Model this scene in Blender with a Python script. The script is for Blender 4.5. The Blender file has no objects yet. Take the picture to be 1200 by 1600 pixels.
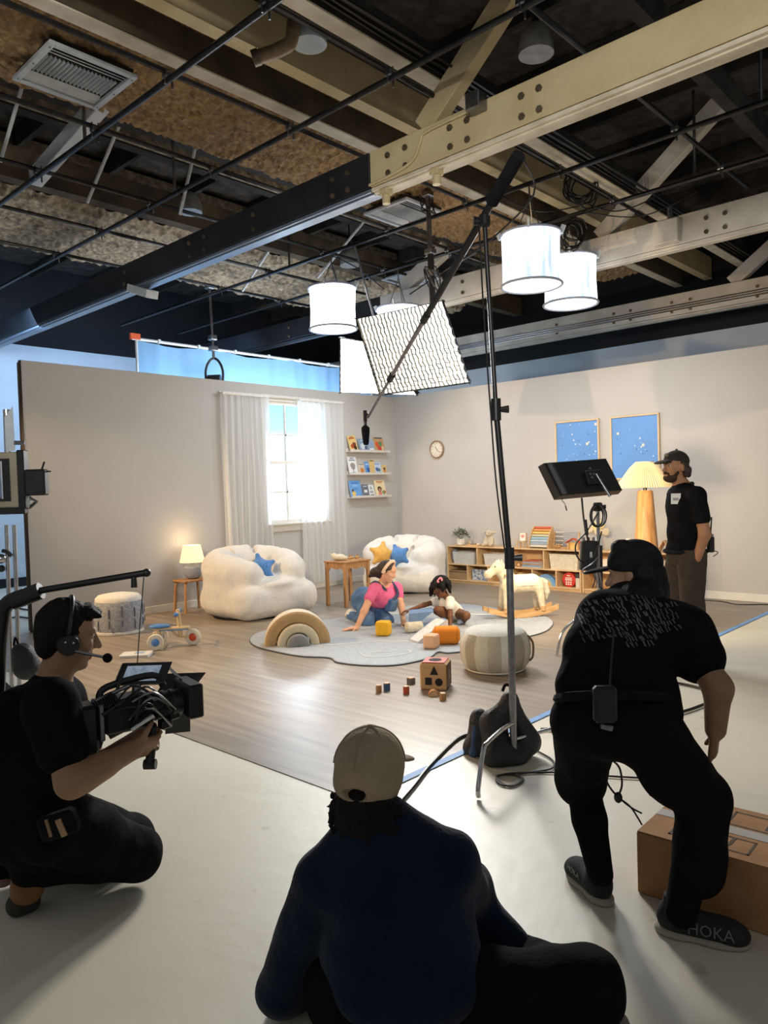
import bpy, math, random
import numpy as np
from mathutils import Vector, Matrix

# ------------------------------------------------------------------ camera
scene = bpy.context.scene
COL = scene.collection
FPX, CAM_H = 1173.4, 1.55
YAW, PIT, ROL = math.radians(43.04), math.radians(-1.757), math.radians(-1.742)
FW = np.array([math.cos(YAW) * math.cos(PIT), math.sin(YAW) * math.cos(PIT), math.sin(PIT)])
_r = np.array([math.sin(YAW), -math.cos(YAW), 0.0])
_u = np.cross(_r, FW)
RT = math.cos(ROL) * _r + math.sin(ROL) * _u
UP = -math.sin(ROL) * _r + math.cos(ROL) * _u
CAMP = np.array([0, 0, CAM_H])
HR = np.array([math.sin(YAW), -math.cos(YAW), 0.0])      # level direction to the camera's right
HF = np.array([math.cos(YAW), math.sin(YAW), 0.0])       # level direction away from the camera
ZU = np.array([0, 0, 1.0])

cam = bpy.data.cameras.new('camera')
cam.sensor_fit = 'HORIZONTAL'
cam.sensor_width = 36.0
cam.lens = FPX * 36.0 / 1200.0
cam.clip_start = 0.05
cam_ob = bpy.data.objects.new('camera', cam)
COL.objects.link(cam_ob)
cam_ob.matrix_world = Matrix(((RT[0], UP[0], -FW[0], 0), (RT[1], UP[1], -FW[1], 0),
                              (RT[2], UP[2], -FW[2], CAM_H), (0, 0, 0, 1)))
scene.camera = cam_ob


def at(px, py, d):
    """survey point: seen at (px, py) of the 1200x1600 photograph, d metres deep"""
    return CAMP + d * (FW + RT * (px - 600) / FPX + UP * (800 - py) / FPX)


def loc(a, r=0, f=0, u=0):
    return np.asarray(a, float) + HR * r + HF * f + ZU * u


# ------------------------------------------------------------------ world, exposure
scene.view_settings.view_transform = 'Standard'
scene.view_settings.look = 'None'
scene.view_settings.exposure = 0.15
scene.view_settings.gamma = 1.0
scene.view_settings.use_curve_mapping = False
world = bpy.data.worlds.new('world')
scene.world = world
world.use_nodes = True
bg = world.node_tree.nodes['Background']
bg.inputs[0].default_value = (0.76, 0.77, 0.76, 1)
bg.inputs[1].default_value = 0.24


# ------------------------------------------------------------------ lights of the studio and one added flood
def light(name, kind, pos, target, energy, color, **kw):
    l = bpy.data.lights.new(name, kind)
    l.energy = energy
    l.color = color
    for k, v in kw.items():
        setattr(l, k, v)
    o = bpy.data.objects.new(name, l)
    COL.objects.link(o)
    o.location = pos
    d = Vector(target) - Vector(pos)
    o.rotation_euler = d.to_track_quat('-Z', 'Y').to_euler()
    return o


# added unseen flood behind the crew, inferred from the lit beam, brightening the roof
light('added_roof_flood', 'SPOT', (-2.2, -1.2, 3.7), (6.0, 4.6, 5.0), 1000, (1.0, 0.97, 0.92),
      spot_size=math.radians(76), spot_blend=0.6, shadow_soft_size=0.3)
# warm fresnel standing past the open end of the set, low like an afternoon sun
light('fresnel_warm', 'SPOT', (1.7, 8.75, 3.2), (6.6, 5.4, 0.3), 680, (1.0, 0.66, 0.34),
      spot_size=math.radians(78), spot_blend=0.25, shadow_soft_size=0.06)
# daylight units washing the backdrop and the wall behind the set
light('backdrop_wash', 'AREA', (8.2, 9.25, 2.9), (8.2, 10.6, 2.6), 105, (0.82, 0.9, 1.0), shape='RECTANGLE', size=4.0, size_y=0.25)
light('backdrop_foot', 'AREA', (8.0, 9.5, 0.35), (7.9, 10.6, 1.3), 130, (0.88, 0.94, 1.0), shape='RECTANGLE', size=3.0, size_y=0.25)
light('rear_wall_wash', 'AREA', (5.6, 11.6, 4.3), (6.2, 14.0, 2.2), 125, (0.45, 0.68, 1.0), shape='RECTANGLE', size=5.0, size_y=0.6)
# daylight fresnel behind the window, aimed into the set
light('window_fresnel', 'SPOT', (8.62, 10.1, 1.72), (6.9, 7.2, 0.9), 300, (0.9, 0.95, 1.0),
      spot_size=math.radians(90), spot_blend=0.5, shadow_soft_size=0.22)

# ------------------------------------------------------------------ helpers: objects
def tag(o, label, cat, group=None, kind=None):
    o['label'] = label
    o['category'] = cat
    if group:
        o['group'] = group
    if kind:
        o['kind'] = kind
    return o


def thing(name, label, cat, pos=(0, 0, 0), rz=0.0, group=None):
    o = bpy.data.objects.new(name, None)
    o.empty_display_size = 0.1
    COL.objects.link(o)
    o.location = Vector([float(c) for c in pos])
    o.rotation_euler = (0, 0, rz)
    return tag(o, label, cat, group)


def root_of(o):
    while o.parent:
        o = o.parent
    return o


def link_mesh(name, me, mat, parent=None, world=False, smooth=False, sharp=40):
    if world and parent is not None:
        r = root_of(parent)
        me.transform(Matrix.Translation(-r.location))
    if mat is not None:
        me.materials.append(mat)
    if smooth:
        me.shade_smooth()
        if sharp:
            me.set_sharp_from_angle(angle=math.radians(sharp))
    o = bpy.data.objects.new(name, me)
    COL.objects.link(o)
    o.parent = parent
    return o


def copy_tree(o, parent=None):
    c = o.copy()
    COL.objects.link(c)
    c.parent = parent
    for ch in list(o.children):
        copy_tree(ch, c)
    return c


def basis(d, up=(0, 0, 1)):
    """columns: x, y, z with z along d and x near level"""
    d = np.asarray(d, float)
    d = d / np.linalg.norm(d)
    up = np.asarray(up, float)
    if abs(d @ up) > 0.99 * np.linalg.norm(up):
        up = np.array([1.0, 0, 0])
    x = np.cross(up, d)
    x /= np.linalg.norm(x)
    return np.stack([x, np.cross(d, x), d], 1)


def rotz(a):
    c, s = math.cos(a), math.sin(a)
    return np.array([[c, -s, 0], [s, c, 0], [0, 0, 1.0]])


def rotx(a):
    c, s = math.cos(a), math.sin(a)
    return np.array([[1.0, 0, 0], [0, c, -s], [0, s, c]])


def roty(a):
    c, s = math.cos(a), math.sin(a)
    return np.array([[c, 0, s], [0, 1.0, 0], [-s, 0, c]])


class MB:
    """collects polygons and builds one mesh"""

    def __init__(s):
        s.v, s.f = [], []

    def add(s, vs, fs):
        n = len(s.v)
        s.v += [tuple(float(c) for c in p) for p in vs]
        s.f += [tuple(n + i for i in q) for q in fs]
        return s

    def box(s, c, size, rot=None, b=0.0):
        c = np.asarray(c, float)
        h = np.asarray(size, float) / 2
        if b <= 0:
            vs = [np.array([x, y, z]) * h for z in (-1, 1) for y in (-1, 1) for x in (-1, 1)]
            fs = [(0, 2, 3, 1), (4, 5, 7, 6), (0, 1, 5, 4), (2, 6, 7, 3), (0, 4, 6, 2), (1, 3, 7, 5)]
        else:
            vs, idx = [], {}
            for x in (-1, 1):
                for y in (-1, 1):
                    for z in (-1, 1):
                        for ax in range(3):
                            p = np.array([x, y, z]) * (h - b)
                            p[ax] = np.array([x, y, z])[ax] * h[ax]
                            idx[(x, y, z, ax)] = len(vs)
                            vs.append(p)
            fs = []
            for ax in range(3):
                o1, o2 = (ax + 1) % 3, (ax + 2) % 3
                for sg in (-1, 1):
                    q = []
                    for a, bb in ((-1, -1), (1, -1), (1, 1), (-1, 1)):
                        k = [0, 0, 0]
                        k[ax], k[o1], k[o2] = sg, a, bb
                        q.append(idx[(*k, ax)])
                    fs.append(tuple(q) if sg > 0 else tuple(q[::-1]))
                for a in (-1, 1):
                    for bb in (-1, 1):
                        k1, k2 = [0, 0, 0], [0, 0, 0]
                        k1[ax], k1[o1], k1[o2] = -1, a, bb
                        k2[ax], k2[o1], k2[o2] = 1, a, bb
                        q = (idx[(*k1, o1)], idx[(*k2, o1)], idx[(*k2, o2)], idx[(*k1, o2)])
                        fs.append(q if a * bb > 0 else q[::-1])
            for x in (-1, 1):
                for y in (-1, 1):
                    for z in (-1, 1):
                        q = tuple(idx[(x, y, z, ax)] for ax in range(3))
                        fs.append(q if x * y * z > 0 else q[::-1])
        if rot is not None:
            vs = [rot @ p for p in vs]
        return s.add([p + c for p in vs], fs)

    def cyl(s, p0, p1, r0, r1=None, n=12, caps=True):
        p0, p1 = np.asarray(p0, float), np.asarray(p1, float)
        r1 = r0 if r1 is None else r1
        B = basis(p1 - p0)
        vs = []
        for p, r in ((p0, r0), (p1, r1)):
            for i in range(n):
                a = 2 * math.pi * i / n
                vs.append(p + B[:, 0] * r * math.cos(a) + B[:, 1] * r * math.sin(a))
        fs = [(i, (i + 1) % n, n + (i + 1) % n, n + i) for i in range(n)]
        if caps:
            fs += [tuple(range(n - 1, -1, -1)), tuple(range(n, 2 * n))]
        return s.add(vs, fs)

    def tube(s, pts, r, n=6, closed=False):
        pts = [np.asarray(p, float) for p in pts]
        m = len(pts)
        rs = r if isinstance(r, (list, tuple)) else [r] * m
        vs, x = [], None
        for i, p in enumerate(pts):
            a = pts[(i - 1) % m] if (closed or i > 0) else p
            b = pts[(i + 1) % m] if (closed or i < m - 1) else p
            d = b - a
            d = d / (np.linalg.norm(d) + 1e-9)
            if x is None:
                x = basis(d)[:, 0]
            x = x - d * (x @ d)
            x = x / (np.linalg.norm(x) + 1e-9)
            y = np.cross(d, x)
            for k in range(n):
                t = 2 * math.pi * k / n
                vs.append(p + rs[i] * (x * math.cos(t) + y * math.sin(t)))
        fs = []
        for i in range(m if closed else m - 1):
            j = (i + 1) % m
            for k in range(n):
                l = (k + 1) % n
                fs.append((i * n + k, i * n + l, j * n + l, j * n + k))
        if not closed:
            fs += [tuple(range(n - 1, -1, -1)), tuple((m - 1) * n + k for k in range(n))]
        return s.add(vs, fs)

    def lathe(s, prof, c=(0, 0, 0), n=24, rot=None, wave=None):
        """prof: (radius, height) pairs from bottom to top"""
        c = np.asarray(c, float)
        vs = []
        for k, (r, z) in enumerate(prof):
            for i in range(n):
                a = 2 * math.pi * i / n
                rr = r * (1 + (wave(a, k) if wave else 0))
                p = np.array([rr * math.cos(a), rr * math.sin(a), z])
                vs.append((rot @ p if rot is not None else p) + c)
        m = len(prof)
        fs = [(k * n + i, k * n + (i + 1) % n, (k + 1) * n + (i + 1) % n, (k + 1) * n + i) for k in range(m - 1) for i in range(n)]
        if prof[0][0] > 1e-6:
            fs.append(tuple(range(n - 1, -1, -1)))
        if prof[-1][0] > 1e-6:
            fs.append(tuple((m - 1) * n + i for i in range(n)))
        return s.add(vs, fs)

    def prism(s, poly, c, B, d):
        """2-D polygon in the x, y of basis B at c, extruded d along its z"""
        c = np.asarray(c, float)
        n = len(poly)
        vs = [c + B[:, 0] * x + B[:, 1] * y for x, y in poly] + [c + B[:, 0] * x + B[:, 1] * y + B[:, 2] * d for x, y in poly]
        fs = [tuple(range(n - 1, -1, -1)), tuple(range(n, 2 * n))] + [(i, (i + 1) % n, n + (i + 1) % n, n + i) for i in range(n)]
        return s.add(vs, fs)

    def ball(s, c, r, n=12, m=8):
        r = np.asarray(r, float) * np.ones(3)
        prof = [(math.sin(math.pi * k / m), -math.cos(math.pi * k / m)) for k in range(m + 1)]
        prof[0] = (1e-4, -1)
        prof[-1] = (1e-4, 1)
        a = MB().lathe(prof, n=n)
        return s.add([np.asarray(p) * r + np.asarray(c, float) for p in a.v], a.f)

    def mesh(s, name):
        me = bpy.data.meshes.new(name)
        me.from_pydata(s.v, [], s.f)
        me.update()
        return me

    def build(s, name, mat, parent=None, world=False, smooth=False, sharp=40):
        return link_mesh(name, s.mesh(name), mat, parent, world, smooth, sharp)


def catmull(pts, n=8, closed=False):
    pts = [np.asarray(p, float) for p in pts]
    out, m = [], len(pts)
    for i in range(m if closed else m - 1):
        g = lambda k: pts[k % m] if closed else pts[min(max(k, 0), m - 1)]
        a, b, c, d = g(i - 1), g(i), g(i + 1), g(i + 2)
        for j in range(n):
            t = j / n
            out.append(0.5 * (2 * b + (c - a) * t + (2 * a - 5 * b + 4 * c - d) * t * t + (3 * b - a - 3 * c + d) * t ** 3))
    if not closed:
        out.append(pts[-1])
    return out


# ------------------------------------------------------------------ helpers: soft solids by a distance field and surface nets
def _d_cap(P, a, b, ra, rb):
    a, b = np.asarray(a, np.float32), np.asarray(b, np.float32)
    ab = b - a
    t = np.clip(((P - a) @ ab) / max(float(ab @ ab), 1e-9), 0, 1)
    q = P - a - t[..., None] * ab
    return np.sqrt((q * q).sum(-1)) - (ra + (rb - ra) * t)


def _d_ell(P, c, r, rot):
    q = P - np.asarray(c, np.float32)
    if rot is not None:
        q = q @ rot.astype(np.float32)
    r = np.asarray(r, np.float32)
    k0 = np.sqrt(((q / r) ** 2).sum(-1))
    k1 = np.sqrt(((q / (r * r)) ** 2).sum(-1)) + 1e-6
    return k0 * (k0 - 1) / k1


def _d_box(P, c, h, rot, rd):
    q = P - np.asarray(c, np.float32)
    if rot is not None:
        q = q @ rot.astype(np.float32)
    q = np.abs(q) - (np.asarray(h, np.float32) - rd)
    return np.sqrt((np.maximum(q, 0) ** 2).sum(-1)) + np.minimum(q.max(-1), 0) - rd


class SDF:
    def __init__(s, k=0.03):
        s.k, s.p = k, []

    def cap(s, a, b, ra, rb=None, k=None, sub=False):
        s.p.append(('cap', (np.asarray(a, float), np.asarray(b, float), ra, ra if rb is None else rb), k, sub))
        return s

    def ell(s, c, r, rot=None, k=None, sub=False):
        s.p.append(('ell', (np.asarray(c, float), np.asarray(r, float) * np.ones(3), rot), k, sub))
        return s

    def box(s, c, h, rot=None, rd=0.01, k=None, sub=False):
        s.p.append(('box', (np.asarray(c, float), np.asarray(h, float), rot, rd), k, sub))
        return s

    def cut(s, c, n, k=0.004):
        n = np.asarray(n, float)
        s.p.append(('cut', (np.asarray(c, float), n / np.linalg.norm(n)), k, False))
        return s

    def chain(s, pts, rs, k=None):
        for i in range(len(pts) - 1):
            s.cap(pts[i], pts[i + 1], rs[i], rs[i + 1], k)
        return s

    @staticmethod
    def _bb(kind, a):
        if kind == 'cap':
            r = max(a[2], a[3])
            return np.minimum(a[0], a[1]) - r, np.maximum(a[0], a[1]) + r
        if kind == 'ell':
            r = a[1].max() if a[2] is not None else a[1]
            return a[0] - r, a[0] + r
        r = np.linalg.norm(a[1]) if a[2] is not None else a[1]
        return a[0] - r, a[0] + r

    def mesh(s, name, vox=0.01, warp=None):
        lo, hi = np.full(3, 1e9), np.full(3, -1e9)
        for kind, a, k, sub in s.p:
            if kind != 'cut' and not sub:
                l, h = s._bb(kind, a)
                lo, hi = np.minimum(lo, l), np.maximum(hi, h)
        lo = lo - 3 * vox - 0.01
        hi = hi + 3 * vox + 0.01
        n = np.ceil((hi - lo) / vox).astype(int) + 1
        ax = [(lo[i] + np.arange(n[i]) * vox).astype(np.float32) for i in range(3)]
        F = np.full(tuple(n), 0.5, np.float32)
        for kind, a, k, sub in s.p:
            k = s.k if k is None else k
            if kind == 'cut':
                c, nn = a
                d = ((ax[0][:, None, None] - c[0]) * nn[0] + (ax[1][None, :, None] - c[1]) * nn[1] + (ax[2][None, None, :] - c[2]) * nn[2])
                F = np.maximum(F, d.astype(np.float32))
                continue
            l, h = s._bb(kind, a)
            m = k + 3 * vox
            i0 = np.clip(np.floor((l - m - lo) / vox).astype(int), 0, n)
            i1 = np.clip(np.ceil((h + m - lo) / vox).astype(int) + 1, 0, n)
            if (i1 <= i0).any():
                continue
            sl = tuple(slice(i0[i], i1[i]) for i in range(3))
            g = np.stack(np.meshgrid(*[ax[i][sl[i]] for i in range(3)], indexing='ij'), -1)
            d = {'cap': _d_cap, 'ell': _d_ell, 'box': _d_box}[kind](g, *a)
            f = F[sl]
            if sub:
                hh = np.clip(0.5 - 0.5 * (f + d) / max(k, 1e-5), 0, 1)
                F[sl] = f * (1 - hh) - d * hh + k * hh * (1 - hh)
            else:
                hh = np.clip(0.5 + 0.5 * (d - f) / max(k, 1e-5), 0, 1)
                F[sl] = d * (1 - hh) + f * hh - k * hh * (1 - hh)
        if warp is not None:
            g = np.stack(np.meshgrid(*ax, indexing='ij'), -1)
            near = np.abs(F) < 0.08
            F[near] += warp(g[near]).astype(np.float32)
        V, Q = surface_nets(F, lo, vox)
        me = bpy.data.meshes.new(name)
        me.vertices.add(len(V))
        me.vertices.foreach_set('co', V.astype(np.float32).ravel())
        me.loops.add(len(Q) * 4)
        me.loops.foreach_set('vertex_index', Q.astype(np.int32).ravel())
        me.polygons.add(len(Q))
        me.polygons.foreach_set('loop_start', np.arange(0, len(Q) * 4, 4, dtype=np.int32))
        me.update()
        me.validate()
        return me

    def build(s, name, mat, parent=None, world=True, vox=0.01, warp=None, smooth=True):
        return link_mesh(name, s.mesh(name, vox, warp), mat, parent, world, smooth, None)


def surface_nets(F, lo, vox):
    S = F < 0
    nx, ny, nz = F.shape
    cnt = np.zeros((nx - 1, ny - 1, nz - 1), np.int8)
    off = [(i, j, k) for i in (0, 1) for j in (0, 1) for k in (0, 1)]
    sl = lambda A, o: A[o[0]:A.shape[0] - 1 + o[0], o[1]:A.shape[1] - 1 + o[1], o[2]:A.shape[2] - 1 + o[2]]
    for o in off:
        cnt += sl(S, o)
    act = (cnt > 0) & (cnt < 8)
    idx = np.full(act.shape, -1, np.int64)
    cells = np.argwhere(act)
    idx[act] = np.arange(len(cells))
    vals = np.stack([sl(F, o)[act] for o in off], 1)
    pos = np.zeros((len(cells), 3))
    num = np.zeros(len(cells))
    offa = np.array(off, float)
    for a in range(8):
        for b in range(a + 1, 8):
            if np.abs(offa[a] - offa[b]).sum() != 1:
                continue
            fa, fb = vals[:, a], vals[:, b]
            m = (fa < 0) != (fb < 0)
            t = np.where(m, fa / np.where(m, fa - fb, 1), 0)
            pos += np.where(m[:, None], offa[a] + t[:, None] * (offa[b] - offa[a]), 0)
            num += m
    V = lo + (cells + pos / num[:, None]) * vox
    quads = []
    for axis in range(3):
        a1, a2 = (axis + 1) % 3, (axis + 2) % 3
        s0 = [slice(None)] * 3
        s1 = [slice(None)] * 3
        s0[axis], s1[axis] = slice(0, -1), slice(1, None)
        A, B = S[tuple(s0)], S[tuple(s1)]
        e = np.argwhere(A != B)
        e = e[(e[:, a1] > 0) & (e[:, a2] > 0) & (e[:, a1] < F.shape[a1] - 1) & (e[:, a2] < F.shape[a2] - 1)]
        inside = A[tuple(e.T)]
        q = []
        for d1, d2 in ((-1, -1), (0, -1), (0, 0), (-1, 0)):
            c = e.copy()
            c[:, a1] += d1
            c[:, a2] += d2
            q.append(idx[tuple(c.T)])
        q = np.stack(q, 1)
        q[~inside] = q[~inside][:, ::-1]
        quads.append(q)
    Q = np.concatenate(quads)
    return V, Q[(Q >= 0).all(1)]


def wob(P, f, seed=0.0):
    """cheap smooth 3-D noise from sines, about -1..1"""
    x, y, z = P[..., 0] * f + seed, P[..., 1] * f + 1.7 * seed, P[..., 2] * f - seed
    return (np.sin(x + 1.3 * np.sin(y * 1.1 + 0.7)) + np.sin(y * 1.2 + 1.1 * np.sin(z * 0.9)) + np.sin(z * 1.1 + 1.2 * np.sin(x * 1.05 + 2.0))) / 3


# ------------------------------------------------------------------ helpers: materials
def mat(name, col, rough=0.6, metal=0.0, col2=None, nscale=8.0, stretch=(1, 1, 1), contrast=(0.35, 0.65), bump=0.0, bscale=60.0,
        emit=0.0, ecol=None, spec=0.5, sheen=0.0, trans=0.0, detail=4.0):
    m = bpy.data.materials.new(name)
    m.use_nodes = True
    nt = m.node_tree
    b = nt.nodes['Principled BSDF']
    c4 = lambda c: (c[0], c[1], c[2], 1)
    b.inputs['Base Color'].default_value = c4(col)
    b.inputs['Roughness'].default_value = rough
    b.inputs['Metallic'].default_value = metal
    b.inputs['Specular IOR Level'].default_value = spec
    if sheen:
        b.inputs['Sheen Weight'].default_value = sheen
    if trans:
        b.inputs['Transmission Weight'].default_value = trans
    tc = nt.nodes.new('ShaderNodeTexCoord')
    mp = nt.nodes.new('ShaderNodeMapping')
    mp.inputs['Scale'].default_value = stretch
    nt.links.new(tc.outputs['Object'], mp.inputs['Vector'])
    n1 = nt.nodes.new('ShaderNodeTexNoise')
    n1.inputs['Scale'].default_value = nscale
    n1.inputs['Detail'].default_value = detail
    nt.links.new(mp.outputs[0], n1.inputs['Vector'])
    cr = nt.nodes.new('ShaderNodeValToRGB')
    cr.color_ramp.elements[0].position = contrast[0]
    cr.color_ramp.elements[1].position = contrast[1]
    if col2 is None:
        col2 = tuple(x * 0.9 for x in col)
    cr.color_ramp.elements[0].color = c4(col)
    cr.color_ramp.elements[1].color = c4(col2)
    nt.links.new(n1.outputs[0], cr.inputs[0])
    nt.links.new(cr.outputs[0], b.inputs['Base Color'])
    if bump:
        n2 = nt.nodes.new('ShaderNodeTexNoise')
        n2.inputs['Scale'].default_value = bscale
        n2.inputs['Detail'].default_value = 3
        nt.links.new(mp.outputs[0], n2.inputs['Vector'])
        bp = nt.nodes.new('ShaderNodeBump')
        bp.inputs['Strength'].default_value = bump
        bp.inputs['Distance'].default_value = 0.02
        nt.links.new(n2.outputs[0], bp.inputs['Height'])
        nt.links.new(bp.outputs[0], b.inputs['Normal'])
    if emit:
        b.inputs['Emission Color'].default_value = c4(ecol or col)
        b.inputs['Emission Strength'].default_value = emit
    return m


def ramp_on(m, axis, lo, hi, stops, target='Base Color', noise=0.0, nscale=3.0):
    """colour bands along an object axis: print or dye of the thing itself"""
    nt = m.node_tree
    b = nt.nodes['Principled BSDF']
    tc = nt.nodes.new('ShaderNodeTexCoord')
    sx = nt.nodes.new('ShaderNodeSeparateXYZ')
    nt.links.new(tc.outputs['Object'], sx.inputs[0])
    mr = nt.nodes.new('ShaderNodeMapRange')
    mr.inputs[1].default_value, mr.inputs[2].default_value = lo, hi
    nt.links.new(sx.outputs[axis], mr.inputs[0])
    src = mr.outputs[0]
    if noise:
        n = nt.nodes.new('ShaderNodeTexNoise')
        n.inputs['Scale'].default_value = nscale
        nt.links.new(tc.outputs['Object'], n.inputs['Vector'])
        ma = nt.nodes.new('ShaderNodeMath')
        ma.operation = 'MULTIPLY_ADD'
        ma.inputs[1].default_value = noise
        nt.links.new(n.outputs[0], ma.inputs[0])
        nt.links.new(src, ma.inputs[2])
        src = ma.outputs[0]
    cr = nt.nodes.new('ShaderNodeValToRGB')
    el = cr.color_ramp.elements
    while len(el) < len(stops):
        el.new(0.5)
    for e, (p, c) in zip(el, stops):
        e.position = p
        e.color = (*c, 1)
    nt.links.new(src, cr.inputs[0])
    nt.links.new(cr.outputs[0], b.inputs[target])
    return m


def srgb(r, g, b):
    return tuple(((x / 255) / 12.92 if x / 255 <= 0.04045 else ((x / 255 + 0.055) / 1.055) ** 2.4) for x in (r, g, b))


def text_mesh(txt, size, name='lettering', extrude=0.0006):
    cu = bpy.data.curves.new(name, 'FONT')
    cu.body = txt
    cu.size = size
    cu.align_x = 'CENTER'
    cu.align_y = 'CENTER'
    cu.extrude = extrude
    cu.resolution_u = 2
    o = bpy.data.objects.new(name, cu)
    COL.objects.link(o)
    me = bpy.data.meshes.new_from_object(o.evaluated_get(bpy.context.evaluated_depsgraph_get()))
    bpy.data.objects.remove(o)
    bpy.data.curves.remove(cu)
    me.name = name
    return me


def text(txt, size, c, B, m, parent, name='lettering', world=True, extrude=0.0006):
    me = text_mesh(txt, size, name, extrude)
    me.transform(Matrix(((B[0, 0], B[0, 1], B[0, 2], c[0]), (B[1, 0], B[1, 1], B[1, 2], c[1]), (B[2, 0], B[2, 1], B[2, 2], c[2]), (0, 0, 0, 1))))
    return link_mesh(name, me, m, parent, world)

# ------------------------------------------------------------------ materials shared
black_paint = mat('black_paint', (0.010, 0.012, 0.016), 0.45, col2=(0.018, 0.02, 0.024), nscale=3, bump=0.1)
black_cloth = mat('black_cloth', (0.006, 0.007, 0.010), 0.95, col2=(0.012, 0.012, 0.015), nscale=20, bump=0.15, bscale=90, spec=0.15)
black_metal = mat('black_metal', (0.008, 0.008, 0.009), 0.35, col2=(0.014, 0.014, 0.015), spec=0.4)
black_plastic = mat('black_plastic', (0.007, 0.007, 0.008), 0.42, col2=(0.012, 0.012, 0.013))
chrome = mat('chrome', (0.62, 0.62, 0.63), 0.22, 1.0, col2=(0.5, 0.5, 0.52), nscale=30)
steel = mat('steel', (0.30, 0.31, 0.33), 0.35, 1.0, col2=(0.22, 0.22, 0.24), nscale=30)
white_metal = mat('white_metal', (0.62, 0.66, 0.70), 0.45, col2=(0.5, 0.54, 0.58), nscale=6)
tan_paint = mat('tan_paint', srgb(214, 196, 154), 0.7, col2=srgb(200, 180, 136), nscale=2.5, bump=0.25, bscale=25)
cream_paint = mat('cream_paint', srgb(228, 218, 196), 0.7, col2=srgb(208, 196, 170), nscale=5, stretch=(1, 1, 1), bump=0.15, bscale=30)
grey_paint = mat('grey_paint', srgb(206, 202, 194), 0.7, col2=srgb(186, 181, 172), nscale=3, bump=0.2, bscale=25)
brown_board = mat('brown_board', srgb(92, 80, 62), 0.9, col2=srgb(66, 57, 45), nscale=4)
dark_wood = mat('dark_wood', srgb(52, 47, 42), 0.9, col2=srgb(34, 31, 29), nscale=6, bump=0.2)
insul_brown = mat('insulation_brown', srgb(186, 154, 112), 1.0, col2=srgb(112, 88, 62), nscale=16, contrast=(0.3, 0.75), bump=0.9, bscale=45, detail=8)
insul_grey = mat('insulation_grey', srgb(186, 170, 146), 1.0, col2=srgb(92, 82, 70), nscale=12, contrast=(0.3, 0.7), bump=0.9, bscale=40, detail=8)
deck_dark = mat('roof_deck', srgb(78, 73, 69), 1.0, col2=srgb(46, 43, 42), nscale=7, bump=0.5, bscale=30, detail=6)
pipe_mat = mat('pipe_black_steel', (0.028, 0.029, 0.032), 0.3, 0.8, col2=(0.05, 0.05, 0.055), nscale=12)
flat_paint = mat('flat_paint', srgb(188, 185, 181), 0.75, col2=srgb(184, 181, 177), nscale=1.5)
trim_white = mat('trim_white', srgb(226, 222, 214), 0.5, col2=srgb(220, 216, 208))


def structure(o):
    o['kind'] = 'structure'
    return o


# ------------------------------------------------------------------ floors
concrete = mat('painted_concrete', srgb(228, 223, 206), 0.42, col2=srgb(219, 213, 194), nscale=1.4, contrast=(0.3, 0.7), bump=0.12, bscale=9)
_nt = concrete.node_tree
_n = _nt.nodes.new('ShaderNodeTexNoise'); _n.inputs['Scale'].default_value = 7; _n.inputs['Detail'].default_value = 6
_tc = _nt.nodes.new('ShaderNodeTexCoord'); _nt.links.new(_tc.outputs['Object'], _n.inputs['Vector'])
_cr = _nt.nodes.new('ShaderNodeValToRGB'); _cr.color_ramp.elements[0].position = 0.66; _cr.color_ramp.elements[1].position = 0.74
_nt.links.new(_n.outputs[0], _cr.inputs[0])
_old = _nt.nodes['Principled BSDF'].inputs['Base Color'].links[0].from_socket
_mx = _nt.nodes.new('ShaderNodeMixRGB'); _mx.blend_type = 'MULTIPLY'
_sc = _nt.nodes.new('ShaderNodeMath'); _sc.operation = 'MULTIPLY'; _sc.inputs[1].default_value = 0.4
_nt.links.new(_cr.outputs[0], _sc.inputs[0]); _nt.links.new(_sc.outputs[0], _mx.inputs[0])
_nt.links.new(_old, _mx.inputs[1]); _mx.inputs[2].default_value = (0.55, 0.47, 0.38, 1)
_nt.links.new(_mx.outputs[0], _nt.nodes['Principled BSDF'].inputs['Base Color'])
structure(MB().box((5.2, 5.5, -0.05), (19.0, 18.0, 0.1)).build('floor', concrete))

vinyl = mat('wood_vinyl', srgb(158, 145, 129), 0.40, col2=srgb(124, 112, 98), nscale=5.0, stretch=(3.2, 0.22, 1), contrast=(0.3, 0.7), bump=0.05, bscale=30, detail=8)
FX0, FY0 = 2.58, 2.66
structure(MB().box(((FX0 + 9.93) / 2, (FY0 + 8.95) / 2, 0.002), (9.93 - FX0, 8.95 - FY0, 0.004)).build('vinyl_floor', vinyl))
blue_tape = mat('blue_tape', srgb(120, 168, 226), 0.6, col2=srgb(106, 154, 214))
tag(MB().box((6.3, FY0 - 0.01, 0.0055), (6.9, 0.05, 0.0015)).build('floor_tape', blue_tape),
    'strip of blue masking tape sealing the wood vinyl edge', 'tape')

# ------------------------------------------------------------------ set flats (the room the set builds)
WH = 3.16
WX0, WX1, WY = 3.54, 9.93, 8.95
OX0, OX1, OZ0, OZ1 = 7.03, 8.22, 1.08, 2.93
wl = bpy.data.objects.new('wall_left', None); COL.objects.link(wl); structure(wl)
T = 0.06


def flat_panel(x0, x1, z0=0.0, z1=WH):
    return MB().box(((x0 + x1) / 2, WY + T / 2, (z0 + z1) / 2), (x1 - x0 - 0.0006, T, z1 - z0)).build('panel', flat_paint, wl)


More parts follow.
